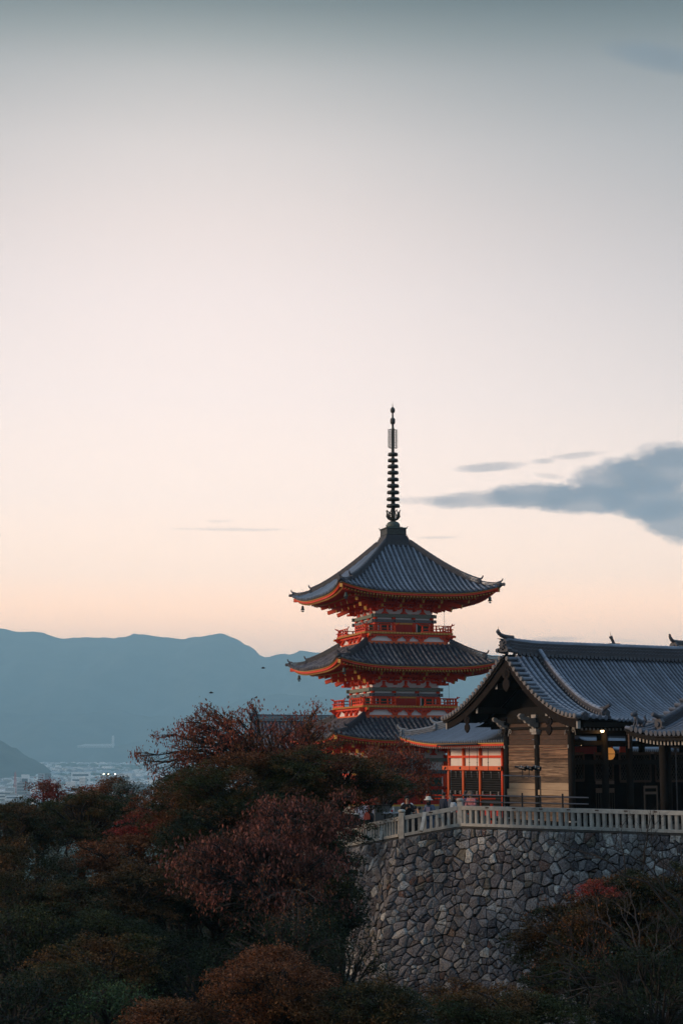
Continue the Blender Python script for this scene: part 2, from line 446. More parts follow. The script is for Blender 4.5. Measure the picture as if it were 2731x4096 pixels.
# unit templates scaled per instance: wall box, window bands, roof hut
def template(w_, d_, h_, nf, matw, hut, bands=True):
    mb = MB(); mb.box((0, 0, h_ / 2), (w_, d_, h_))
    a = mb.mesh('wall', matw)
    mb = MB()
    for k in range(nf):
        z = h_ * (k + .55) / nf
        if bands: mb.box((0, 0, z), (w_ * .92, d_ + .5, h_ / nf * .38)); mb.box((0, 0, z + .01), (w_ + .5, d_ * .9, h_ / nf * .38))
    b = mb.mesh('window_band', GLASSD)
    mb = MB(); mb.box((w_ * .2 * hut, 0, h_ + 1.6), (w_ * .3, d_ * .35, 3.2)); mb.box((0, 0, h_ + .3), (w_ * 1.0 - .8, d_ - .8, .6))
    c = mb.mesh('roof_hut', matw)
    return a, b, c
def house_template(w_, d_, h_, m1, m2):
    mb = MB(); mb.box((0, 0, h_ / 2), (w_, d_, h_)); a = mb.mesh('wall', m1)
    mb = MB(); mb.add([(-w_ / 2 - .6, -d_ / 2 - .6, h_), (w_ / 2 + .6, -d_ / 2 - .6, h_), (w_ / 2 + .6, d_ / 2 + .6, h_), (-w_ / 2 - .6, d_ / 2 + .6, h_), (-w_ / 2, 0, h_ + 3.5), (w_ / 2, 0, h_ + 3.5)],
                       [(0, 1, 5, 4), (2, 3, 4, 5), (0, 4, 3), (1, 2, 5), (0, 3, 2, 1)])
    b = mb.mesh('roof', m2)
    return a, b
TB = [template(34, 16, 24, 7, BW[0], 1), template(22, 18, 30, 9, BW[1], -1), template(48, 18, 15, 4, BW[0], 1), template(28, 20, 18, 5, BW[2], 0), template(70, 30, 12, 2, BW[1], 1), template(18, 14, 38, 11, BW[0], 1)]
TH = [house_template(12, 9, 6, BW[0], BW[3]), house_template(16, 10, 7, BW[2], BW[3]), house_template(26, 14, 7, BW[0], BW[1])]
LAB = ['pale slab block of flats among the hazy city roofs', 'grey office block among the hazy city roofs', 'long low white block in the hazy city',
       'beige mid-rise block in the hazy city', 'broad grey warehouse roof in the hazy city', 'slim pale tower block standing above the hazy city']
def city_thing(parts, X, Y, rz, label, cat, group, name, sc=(1, 1, 1)):
    o = thing(name, label, cat, (X, Y, BASEZ), rz, group); o.scale = sc
    for me in parts: link(me.name.split('.')[0], me, o)
    return o
nb = 0; placed = []
def rnd_D(lo, hi, p=1.0): return lo + (hi - lo) * R.random() ** p
tries = 0
while nb < 150 and tries < 6000:
    tries += 1
    Y = rnd_D(3250, 7200, 1.5); px = R.uniform(-10, 660); X = (px - CX) / 6570 * Y
    if any(abs(X - a) < 38 and abs(Y - b) < 60 for a, b in placed) or (px < 250 and Y > 5600): continue
    placed.append((X, Y)); nb += 1
    k = R.choice([0, 0, 1, 2, 3, 4, 5, 3, 2]); s = R.uniform(.75, 1.15)
    o = city_thing(TB[k], X, Y, R.uniform(-.35, .35), LAB[k], 'building', 'tall buildings of the distant city', 'city_building', (s, s, R.uniform(.6, 1.1) * (.7 if Y > 4600 else 1)))
    o.location.z = apron(Y) - .5
nh = 0
while nh < 130:
    Y = rnd_D(3250, 8600, 1.1); px = R.uniform(-10, 660); X = (px - CX) / 6570 * Y
    if any(abs(X - a) < 24 and abs(Y - b) < 40 for a, b in placed): continue
    placed.append((X, Y)); nh += 1
    s = R.uniform(.9, 1.7); k = R.randrange(3)
    o = city_thing(TH[k], X, Y, R.uniform(-.4, .4), 'small tiled house among the hazy city roofs', 'house', 'small houses of the distant city', 'city_house', (s, s, s))
    o.location.z = apron(Y) - .5
# the rest of the town: houses too many and too small to count, in one mesh
mb = MB(); mbr = MB(); GRN = []
for k in range(8200):
    Y = rnd_D(3200, 9100, .85); X = (R.uniform(-150, 1150) - CX) / 6570 * Y
    # districts: open ground and groves between the houses
    if noise.noise(Vector((X / 260, Y / 700, 3.1))) < -.12:
        if R.random() < .3: GRN.append((X, Y))
        continue
    if Y < 4300 and any(abs(X - a) < 18 and abs(Y - b) < 18 for a, b in placed): continue
    w_, d_, h_ = R.uniform(8, 26), R.uniform(8, 18), R.uniform(5, 12) * (1.4 if R.random() < .12 else 1)
    (mb if R.random() < .55 else mbr).box((X, Y, apron(Y) + h_ / 2 - 1), (w_, d_, h_ + 1), R.uniform(-.4, .4))
o = mb.build('city_quarter', BW[0], kind='stuff'); tag(o, 'far pale houses of the city spread below the hills', 'town')
o = mbr.build('city_quarter', BW[1], kind='stuff'); tag(o, 'far grey roofs of the city spread below the hills', 'town')
CT = mat('city_tree', (0.03, 0.06, 0.04), (0.05, 0.08, 0.05), rough=1, scale=.1)
mb = MB()
for X, Y in GRN:
    r = R.uniform(8, 20)
    mb.lathe([(r * .6, -1), (r, r * .35), (r * .8, r * .7), (r * .2, r * .85)], (X, Y, apron(Y)), 6)
o = mb.build('city_trees', CT, kind='stuff'); tag(o, 'dark tree clumps scattered between the far city houses', 'trees')
# a few that stand out
def special(px, py, Y, w_, h_, m_, label, cat='building', d_=18, nf=6, nm='city_building'):
    p = at(px, py, Y)
    o = thing(nm, label, cat, (p.x, Y, BASEZ), R.uniform(-.1, .1))
    H = p.z - BASEZ
    mb = MB(); mb.box((0, 0, H / 2), (w_, d_, H)); mb.build('wall', m_, o)
    mb = MB()
    for k in range(nf): mb.box((0, -.2, H - (k + .6) * H / nf * .8), (w_ * .85, d_, H / nf * .3))
    mb.build('window_band', GLASSD, o)
    return o
WB = mat('bright_white_wall', (0.85, 0.84, 0.82), (0.75, 0.74, 0.72), rough=.8, scale=.1)
special(103, 3098, 3700, 16, 20, WB, 'bright white block catching the last light in the hazy city left of the maples', nf=2)
special(167, 3094, 3900, 13, 30, BW[1], 'grey block with dark floor bands right of the bright white block', nf=8)
special(193, 3093, 4000, 14, 30, BW[3], 'slate coloured block beside the grey banded block', nf=8)
special(95, 3128, 3500, 24, 20, BW[1], 'stepped grey block below the bright white block', nf=5)
special(325, 3088, 4600, 52, 12, BW[0], 'long stepped pale building with window rows in mid city', nf=3)
special(500, 3094, 4400, 36, 12, BW[0], 'low white building with a long flat roof left of the bare twigs', nf=2)
special(560, 3138, 3500, 46, 24, BW[3], 'large dark blue-grey building behind the right maples', nf=4)
special(625, 3125, 3300, 12, 26, WB, 'narrow bright white block right of the dark blue-grey building', nf=3)
special(20, 3165, 3300, 30, 20, BW[0], 'pale low building at the left edge above the maples', nf=3)
special(60, 3182, 3250, 34, 12, BW[0], 'pale flat building just above the leftmost maples', nf=2)
# red and white lattice mast
p = at(63, 3090, 3550); H = p.z - BASEZ
o = thing('radio_mast', 'red lattice radio mast rising left of the bright white block', 'mast', (p.x, 3550, BASEZ))
MR = mat('mast_red', (0.55, 0.10, 0.08), rough=.6)
mb = MB()
for sx, sy in ((-1, -1), (1, -1), (1, 1), (-1, 1)): mb.tube([(sx * 3, sy * 3, 0), (sx * 1.2, sy * 1.2, H)], .5, 4)
for k in range(9):
    z = H * (k + .5) / 9; q = 3 - 1.8 * (k + .5) / 9
    mb.box((0, 0, z), (2 * q + .6, 2 * q + .6, .7)); mb.bar((-q, -q, z), (q, -q, z + H / 9), .5, .5)
mb.build('mast', MR, o)
# floodlights of a ground in the city
FL = emit('floodlight_glow', (1.0, 0.92, 0.62), 7)
for i, (px, lab) in enumerate([(416, 'leftmost of the three lit floodlights in the city'), (435, 'middle one of the three lit floodlights in the city'), (461, 'rightmost of the three lit floodlights in the city')]):
    p = at(px, 3097, 4100)
    o = thing('floodlight', lab, 'floodlight', (p.x, p.y, BASEZ), group='lit floodlights in the city')
    H = p.z - BASEZ
    mb = MB(); mb.tube([(0, 0, 0), (0, 0, H)], .5, 6); mb.build('pole', BW[1], o)
    mb = MB(); mb.box((0, -1, H + .5), (2.6, .6, 2.2)); mb.build('lamp_head', FL, o)
# the white memorial hall with its tower on the hill
p = at(385, 2990, 9150)
o = thing('hillside_hall', 'long pale building with a slim white tower on the wooded hill', 'building', (p.x, 9150, p.z - 16))
zr = 16
def hz_(px, py): q = at(px, py, 9150); return q.x - p.x, q.z - p.z + 16
x0, z0 = hz_(312, 2993); x1, z1 = hz_(455, 2978); _, zm = hz_(312, 2984); _, zt = hz_(350, 2976)
WBf = mat('far_white_wall', (0.60, 0.59, 0.58), (0.5, 0.49, 0.48), rough=.8, scale=.1)
mb = MB(); mb.box(((x0 + x1) / 2, 0, (z0 + z1) / 2), (x1 - x0, 26, abs(zm - z0) + 2)); mb.build('wall', WBf, o)
mb = MB(); mb.box(((x0 + x1) / 2, -13.2, (z0 + zm) / 2 + 1), ((x1 - x0) * .96, .6, 3)); mb.build('window_band', GLASSD, o)
mb = MB(); mb.prism([(x0 - 4, zm), (x1 + 4, zm), (x1 + 4, zt + 1), (x0 + 42, zt)], (0, 0, 0), (1, 0, 0), (0, 0, 1), (0, 1, 0), 30); mb.build('roof', WBf, o)
xa, za = hz_(449, 2985); xb, zb = hz_(459, 2945)
mb = MB(); mb.box(((xa + xb) / 2, -8, (za + zb) / 2), (xb - xa, 9, zb - za)); mb.lathe([(4.6, 0), (4.2, 3), (1.5, 5)], ((xa + xb) / 2, -8, zb), 8); mb.build('tower', WBf, o)
# birds
BIRD = mat('black_feather', (0.01, 0.01, 0.012), rough=.8)
for px, py, lab in ((845, 2771, 'small dark bird flying in front of the blue mountain, the lower one'), (1053, 2672, 'small dark bird flying in front of the blue mountain, the upper one near the pagoda')):
    p = at(px, py, 120)
    o = thing('bird', lab, 'bird', p, group='birds over the valley')
    mb = MB(); mb.lathe([(.01, -.16), (.04, -.10), (.055, 0), (.04, .09), (.022, .14), (.004, .2)], (0, 0, 0), 8)
    bd = mb.build('body', BIRD, o, True); bd.rotation_euler = (0, PI / 2, 0)
    for sgn in (-1, 1):
        mb = MB(); mb.add([(-.05, 0, .01), (.07, 0, .01), (.05, sgn * .11, .08), (-.03, sgn * .11, .08), (-.08, sgn * .24, .04), (-.04, sgn * .26, .04),
                           (-.05, 0, -.005), (.07, 0, -.005), (.05, sgn * .11, .07), (-.03, sgn * .11, .07)], [(0, 1, 2, 3), (3, 2, 5, 4), (6, 9, 8, 7), (0, 6, 7, 1), (1, 7, 8, 2), (0, 3, 9, 6)])
        mb.build('wing', BIRD, o)
# ================================================================ three-storeyed pagoda
PTH = math.radians(17.5)
PC = Vector((3.82, 119.0, 0))
PGZ = -4.0
pag = thing('pagoda', 'tall vermilion three-storeyed pagoda with grey tiled roofs and a bronze spire', 'pagoda', (PC.x, PC.y, PGZ), PTH)
def pz(z): return z - PGZ
ROT4 = [0, -PI / 2, PI, PI / 2]      # side 0 = front (-y), 1 = left (-x), 2 = back, 3 = right
def side_copies(name, me, sides=(0, 1, 2, 3), parent=pag, kind=None):
    out = []
    for q in sides:
        o = link(name, me, parent, kind=kind); o.rotation_euler = (0, 0, ROT4[q]); out.append(o)
    return out
def ornament(mb, p, d, s=1.0, horn=True):
    """ridge-end demon tile: a shaped shield with a disc and an up-curled cap tile on top; d = outward direction"""
    p, d = Vector(p), Vector((d[0], d[1], 0)).normalized(); x = Vector((-d.y, d.x, 0)); z = Vector((0, 0, 1))
    mb.prism([(-.20 * s, -.02), (.20 * s, -.02), (.27 * s, .10 * s), (.20 * s, .18 * s), (.22 * s, .30 * s), (.10 * s, .42 * s), (-.10 * s, .42 * s), (-.22 * s, .30 * s), (-.20 * s, .18 * s), (-.27 * s, .10 * s)],
             p, x, z, d, .12 * s)
    mb.disc(p + d * .09 * s + z * .22 * s, d, .10 * s, .08 * s, 8)
    for sg in (-1, 1): mb.disc(p + d * .07 * s + z * .07 * s + x * sg * .17 * s, d, .065 * s, .08 * s, 7)
    if horn:
        mb.tube([p - d * .35 * s + z * .38 * s, p - d * .05 * s + z * .42 * s, p + d * .14 * s + z * .50 * s, p + d * .25 * s + z * .64 * s, p + d * .28 * s + z * .78 * s],
                [.085 * s, .09 * s, .085 * s, .07 * s, .045 * s], 7)
def ridge_stack(mb, pts, w, h, layers=3):
    """layered ridge: slabs that step in, with a round cap row on top"""
    for k in range(layers):
        ww = w * (1 - .12 * k); dz = h * (k + .5) / (layers + .4)
        for a, b in zip(pts, pts[1:]):
            a_, b_ = Vector(a) + Vector((0, 0, dz)), Vector(b) + Vector((0, 0, dz))
            d = (b_ - a_).normalized() * .01
            mb.bar(a_ - d, b_ + d, ww, h / (layers + .4) * .72)
    for a, b in zip(pts, pts[1:]): mb.bar(Vector(a) + Vector((0, 0, -.06)), Vector(b) + Vector((0, 0, -.06)), w * .8, .16)
    top = [Vector(p) + Vector((0, 0, h * .95)) for p in pts]
    row_mesh(mb, top, w * .36, tile=.36, disc=0)

def pagoda_roof(A, b, zt, zm, up, p, tm, pitch=.37, crown=True):
    """square hipped roof; A eave half width, b inner half width, zt top, zm eave height at mid side"""
    def H(x, r):
        s = (r - b) / (A - b)
        s = max(0, min(1.02, s))
        return zt - (zt - zm) * (1 - max(0, 1 - s) ** p) + up * (abs(x) / A) ** 3.2 * s ** 2
    def P(x, r):                                   # front face; corners of the eave push out a little
        return Vector((x, -(r + .18 * (abs(x) / A) ** 4 * max(0, (r - b) / (A - b))), pz(H(x, r))))
    # sheet of pan tiles with saw-tooth courses
    for q, part in ((0, 0),):
        mb = MB(); nr = int((A - b) / .30); nx = 18
        rs = []
        for k in range(nr): rs += [(b + (A - b) * k / nr, 0.0), (b + (A - b) * (k + 1) / nr - .01, .045)]
        o = 0
        for r, lift in rs:
            for i in range(nx + 1):
                x = r * (2 * i / nx - 1); v = P(x, r); mb.v.append((v.x, v.y, v.z + lift - .05))
        for j in range(len(rs) - 1):
            for i in range(nx):
                a = j * (nx + 1) + i; mb.f.append((a, a + 1, a + nx + 2, a + nx + 1))
        side_copies('pan_tiles', mb.mesh('pan_tiles', PAN), kind='stuff')
    # rows of round tiles
    n = int(A / pitch)
    for i in range(-n, n + 1):
        x = i * pitch
        if abs(x) > A - .12: continue
        r0 = max(b, abs(x) + .02)
        k = max(3, int((A - r0) / .5))
        pts = [P(x, r0 + (A - r0) * j / k) for j in range(k + 1)]
        mb = MB(); row_mesh(mb, pts, .085, tile=.31)
        me = mb.mesh('tile_row', tm)
        side_copies('tile_row', me, (0, 1))
        if x != 0 and i % 1 == 0: side_copies('tile_row', me, (2, 3))
    # hips
    s2 = math.sqrt(.5)
    def hip(r): v = P(-r, r); return Vector((-(r + .0) - .13 * (r / A) ** 4, -(r) - .13 * (r / A) ** 4, v.z))
    for q in range(4):
        M = Matrix.Rotation(ROT4[q], 4, 'Z')
        def up_(v): return M @ v
        dd = M @ Vector((-1, -1, 0))
        r1, r2 = A * .80 + b * .04, A - .12
        mb = MB(); pts = [up_(hip(b + (r1 - b) * j / 8)) for j in range(9)]
        ridge_stack(mb, pts, .30, .34)
        mb.build('hip_ridge', TILE_DK, pag)
        mb = MB(); pts = [up_(hip(r1 - .1 + (r2 - r1 + .1) * j / 3)) for j in range(4)]
        ridge_stack(mb, pts, .24, .20, 2)
        mb.build('lower_hip_ridge', TILE_DK, pag)
        mb = MB(); ornament(mb, up_(hip(r1)) + dd * .03, dd, .78); mb.build('ridge_end_ornament', TILE_DK, pag)
        mb = MB(); ornament(mb, up_(hip(r2)) + dd * .03, dd, .66); 
        c = up_(hip(A + .03)); mb.disc(c + Vector((0, 0, .03)), dd, .12, .28, 8)
        mb.build('corner_ornament', TILE_DK, pag)
    # eave boards following the curve: tile edge, ochre band, vermilion band
    def band(name, m_, inset, ztop, zbot, th=.10):
        mb = MB(); N = 24
        for i in range(N + 1):
            x = (A - inset) * (2 * i / N - 1)
            v = P(x * A / (A - inset), A); y = v.y + inset
            for yy, zz in ((y, ztop), (y + th, ztop), (y + th, zbot), (y, zbot)): mb.v.append((x, yy, v.z + zz))
        for i in range(N):
            for k in range(4):
                a = i * 4 + k; c = i * 4 + (k + 1) % 4; mb.f.append((a, c, c + 4, a + 4))
        side_copies(name, mb.mesh(name, m_))
    band('eave_edge', TILE_DK, .03, -.02, -.10, .3)
    band('eave_trim', GOLD, .10, -.10, -.155, .3)
    band('eave_board', RED, .17, -.155, -.30, .2)
    # underside boards and two tiers of rafters
    sof_z = lambda x, r: P(x * A / max(r, .1), A).z - .30 - .02 + (A - r) * .16
    mb = MB(); N = 14; rr = [A - .3, A - 1.5, max(A - 3.4, b * .6)]
    for r in rr:
        for i in range(N + 1):
            x = r * (2 * i / N - 1); k = (r / A) ** 2
            e = P(x * A / r, A); mb.v.append((x, -r, pz(zm) + (e.z - pz(zm)) * k - .26 + (A - r) * .17))
    for j in range(2):
        for i in range(N):
            a = j * (N + 1) + i; mb.f.append((a, a + N + 1, a + N + 2, a + 1))
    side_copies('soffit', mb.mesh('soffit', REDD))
    mb, mt = MB(), MB(); nrf = int(2 * A / .235)
    for i in range(nrf + 1):
        x = -A + .22 + (2 * A - .44) * i / nrf
        e = P(x, A); k = e.z - pz(zm)
        ri = max(abs(x) + .05, A - 1.7)
        if ri < A - .3:
            mb.bar((x, -(A - .28), pz(zm) + k - .37), (x, -ri, pz(zm) + k * .75 - .36 + (A - ri) * .10), .085, .10)
            mt.box((x, -(A - .265), pz(zm) + k - .37), (.088, .02, .105))
        ri = max(abs(x) + .05, A - 3.6); ro = A - 1.15
        if ri < ro and i % 1 == 0:
            k2 = k * .7
            mb.bar((x * .98, -ro, pz(zm) + k2 - .40), (x * .98, -ri, pz(zm) + k2 * .5 - .42 + (ro - ri) * .17), .09, .11)
            mt.box((x * .98, -ro - .01, pz(zm) + k2 - .40), (.094, .02, .115))
    side_copies('rafters', mb.mesh('rafters', RED), kind='stuff')
    side_copies('rafter_tips', mt.mesh('rafter_tips', GOLD), kind='stuff')
    # corner rafters and wind bells
    for q in range(4):
        M = Matrix.Rotation(ROT4[q], 4, 'Z')
        e = hip(A)
        a_ = M @ Vector((-(A - .05), -(A - .05), e.z - .36)); b_ = M @ Vector((-(A * .42), -(A * .42), pz(zm) - .30 + A * .10))
        mb = MB(); mb.bar(a_, b_, .20, .24); mb.build('corner_rafter', RED, pag)
        mb = MB(); d = (a_ - b_).normalized(); mb.bar(a_ + d * .002, a_ + d * .03, .21, .25); mb.build('rafter_cap', GOLD, pag)
    return H, P, hip

def storey(hb, z0, z1, zl0, zl1, zu0, zu1, zsof, door=True):
    """body: half width hb, walls z0..z1, lower tie beam zl0..zl1, upper beam zu0..zu1"""
    mb = MB(); mb.box((0, 0, pz((z0 + z1) / 2)), (2 * hb - .12, 2 * hb - .12, z1 - z0)); mb.build('wall', WHITE, pag)
    cols = [-hb, -hb / 3 * 1.05, hb / 3 * 1.05, hb]
    for q in (0, 1, 2, 3):
        M = Matrix.Rotation(ROT4[q], 4, 'Z')
        for x in cols[:3]:
            c = M @ Vector((x, -hb, 0))
            mb = MB(); mb.tube([(c.x, c.y, pz(z0)), (c.x, c.y, pz(z1))], .15, 10); mb.build('column', RED, pag, True)
    me_l, me_u = MB(), MB()
    me_l.box((0, -hb - .10, pz((zl0 + zl1) / 2)), (2 * hb + .62, .16, zl1 - zl0))
    me_u.box((0, -hb - .08, pz((zu0 + zu1) / 2)), (2 * hb + .66, .18, zu1 - zu0))
    # top/bottom edges of the beams are left plain and thin
    for o, q in zip(side_copies('patterned_beam', me_l.mesh('patterned_beam', PATTG)), range(4)):
        if q % 2: o.location.z = -.004; o.scale = (.985, 1.0, 1)
    for o, q in zip(side_copies('patterned_beam', me_u.mesh('patterned_beam', PATT)), range(4)):
        if q % 2: o.location.z = -.004; o.scale = (.985, 1.0, 1)
    mb = MB()
    for x in cols: mb.disc((x, -hb - .19, pz((zl0 + zl1) / 2)), (0, -1, 0), .065, .05, 8)
    side_copies('nail_cover', mb.mesh('nail_cover', IRON))
    # red filling: door in the middle bay, green lattice windows beside it
    zb, zt = z0, zl0
    mb = MB(); mb.box((0, -hb + .01, pz((zb + zt) / 2)), (2 * hb - .2, .12, zt - zb)); side_copies('wall_panel', mb.mesh('wall_panel', RED))
    dw = hb * .30
    mb = MB(); 
    for sx in (-1, 1): mb.box((sx * (dw + .07), -hb - .07, pz((zb + zt) / 2)), (.12, .06, zt - zb - .04))
    mb.box((0, -hb - .07, pz(zt - .07)), (2 * dw + .26, .065, .11))
    side_copies('door_frame', mb.mesh('door_frame', GOLD))
    for sx in (-1, 1):
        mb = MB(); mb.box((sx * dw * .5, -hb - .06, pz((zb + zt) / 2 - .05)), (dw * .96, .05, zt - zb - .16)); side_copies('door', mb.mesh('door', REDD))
    ww = hb * .2
    for sx in (-1, 1):
        cx = sx * hb * .68
        mb = MB(); mb.box((cx, -hb - .055, pz((zb + zt) / 2)), (ww * 2 + .0, .03, (zt - zb) * .72)); side_copies('window', mb.mesh('window', GREEN))
        mb = MB()
        for s_ in (-1, 1): mb.box((cx + s_ * (ww + .06), -hb - .07, pz((zb + zt) / 2)), (.07, .05, (zt - zb) * .8))
        side_copies('window_jamb', mb.mesh('window_jamb', WHITE), kind='stuff')
        mb = MB()
        for k in range(9): mb.box((cx - ww + (k + .5) * 2 * ww / 9, -hb - .085, pz((zb + zt) / 2)), (.022, .03, (zt - zb) * .7))
        mb.box((cx, -hb - .09, pz(zb + (zt - zb) * .86)), (2 * ww + .1, .05, .05)); mb.box((cx, -hb - .09, pz(zb + (zt - zb) * .14)), (2 * ww + .1, .05, .05))
        side_copies('window_bars', mb.mesh('window_bars', GREEN), kind='stuff')
def bracket_zone(hb, zb, zsof, A, zm):
    """three-stepped bracket clusters under the eaves, with tail rafters"""
    hgt = zsof - zb
    xs = [-hb, -hb / 3 * 1.05, hb / 3 * 1.05, hb]
    # white infill and ring beams
    mb = MB(); mb.box((0, -hb + .03, pz(zb + hgt * .16)), (2 * hb, .08, hgt * .32)); side_copies('infill_wall', mb.mesh('infill_wall', WHITE))
    # coved boarding that rises outward behind the bracket arms
    mb = MB(); ra, rb_, rc = hb - .02, hb + .50, hb + 1.30
    zz = [zb + hgt * .30, zb + hgt * .52, zb + hgt * .98]
    for r, z in zip((ra, rb_, rc), zz):
        for x in (-r, r): mb.v.append((x, -r, pz(z)))
    mb.f += [(0, 2, 3, 1), (2, 4, 5, 3)]
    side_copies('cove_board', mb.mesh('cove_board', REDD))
    mb = MB()
    nx_ = int(2 * hb / .2)
    for i in range(nx_ + 1):
        x = -hb + 2 * hb * i / nx_
        for (r1, z1), (r2, z2) in (((ra, zz[0]), (rb_, zz[1])), ((rb_, zz[1]), (rc, zz[2]))):
            mb.bar((x * r1 / hb, -r1 - .03, pz(z1) - .01), (x * r2 / hb, -r2 - .03, pz(z2) - .01), .05, .05)
    side_copies('cove_ribs', mb.mesh('cove_ribs', RED), kind='stuff')
    st, sz = .46, hgt / 4.2
    for k in range(1, 4):
        mb = MB(); r = hb + st * k; mb.box((0, -r, pz(zb + sz * (k + .95))), (2 * r + .5, .14, .15)); 
        for o, q in zip(side_copies('purlin', mb.mesh('purlin', RED)), range(4)):
            if q % 2: o.location.z = -.006
    cl, bl, cap = MB(), MB(), MB()
    def block(x, y, z, s=.13): bl.box((x, y, z), (s * 1.5, s * 1.5, s)); bl.box((x, y, z - s * .62), (s * 1.05, s * 1.05, s * .3))
    for k in range(3):
        z = pz(zb + .12 + sz * (k + .3)); r = hb + st * (k + 1)
        cl.bar((0, -hb + .1, z), (0, -r - .1, z), .13, .15)
        cl.prism([(-.62, .08), (-.58, -.02), (-.42, -.10), (.42, -.10), (.58, -.02), (.62, .08)], (0, -(hb + st * k) - .004, z + .155), (1, 0, 0), (0, 0, 1), (0, 1, 0), .12)
        for s_ in (-.5, 0, .5): block(s_, -(hb + st * k) - .004, z + .31, .115)
        block(0, -r, z + .15)
    c2 = MB()
    za = zsof - hgt * .12; r_t = min(A - 1.75, hb + 2.1)
    # tail rafters: long, square, sloping down and outwards
    ztip = zm - .52
    cl.bar((0, -hb + .2, pz(zsof - .18)), (0, -r_t, pz(ztip)), .15, .22)
    cl.bar((0, -hb + .2, pz(zsof - .55)), (0, -r_t + .55, pz(ztip - .30)), .15, .20)
    d = (Vector((0, -r_t, ztip)) - Vector((0, -hb + .2, zsof - .18))).normalized()
    t1 = Vector((0, -r_t, pz(ztip))); t2 = Vector((0, -r_t + .55, pz(ztip - .30)))
    cap.bar(t1 + d * .002, t1 + d * .03, .155, .225); cap.bar(t2 + d * .002, t2 + d * .03, .155, .205)
    mc, mbk, mcp = cl.mesh('bracket_arms', RED), bl.mesh('bearing_blocks', RED), cap.mesh('rafter_cap', GOLD)
    for q in range(4):
        M = Matrix.Rotation(ROT4[q], 4, 'Z')
        for x in xs:
            p_ = M @ Vector((x, 0, 0))
            o = link('bracket_cluster', mc, pag, p_); o.rotation_euler = (0, 0, ROT4[q])
            link('bearing_blocks', mbk, o, kind='stuff'); link('rafter_cap', mcp, o, kind='stuff')
    # small struts with blocks between the clusters
    mb = MB()
    mb.prism([(-.30, 0), (.30, 0), (.10, .16), (.09, .34), (-.09, .34), (-.10, .16)], (0, -hb - .06, pz(zb)), (1, 0, 0), (0, 0, 1), (0, 1, 0), .1)
    mb.box((0, -hb - .08, pz(zb + .40)), (.2, .18, .12)); mb.box((0, -hb - .10, pz(zb + .56)), (.85, .12, .13))
    for s_ in (-.34, 0, .34): mb.box((s_, -hb - .12, pz(zb + .68)), (.17, .17, .11))
    me = mb.mesh('frog_leg_strut', RED)
    for q in range(4):
        M = Matrix.Rotation(ROT4[q], 4, 'Z')
        for x in (-hb * .67, 0, hb * .67):
            p_ = M @ Vector((x, 0, 0)); o = link('frog_leg_strut', me, pag, p_); o.rotation_euler = (0, 0, ROT4[q])
    # diagonal clusters at the corners
    cl, cap = MB(), MB(); s2 = 1.0
    for k in range(3):
        r = hb + st * (k + 1); z = pz(zb + .12 + sz * (k + .3)); cl.bar((-hb, -hb, z), (-r - .1, -r - .1, z), .15, .16)
    for (rt, zt_, zi) in ((A * .70, ztip + .10, zsof - .10), (A * .635, ztip - .28, zsof - .5), (A * .54, ztip - .50, zsof - .8)):
        a_ = Vector((-hb, -hb, pz(zi))); b_ = Vector((-rt, -rt, pz(zt_))); cl.bar(a_, b_, .20, .27); d = (b_ - a_).normalized()
        cap.bar(b_ + d * .002, b_ + d * .03, .205, .275)
    mc, mcp = cl.mesh('corner_brackets', RED), cap.mesh('rafter_cap', GOLD)
    for q in range(4):
        o = link('corner_bracket', mc, pag); o.rotation_euler = (0, 0, ROT4[q]); link('rafter_cap', mcp, o, kind='stuff')
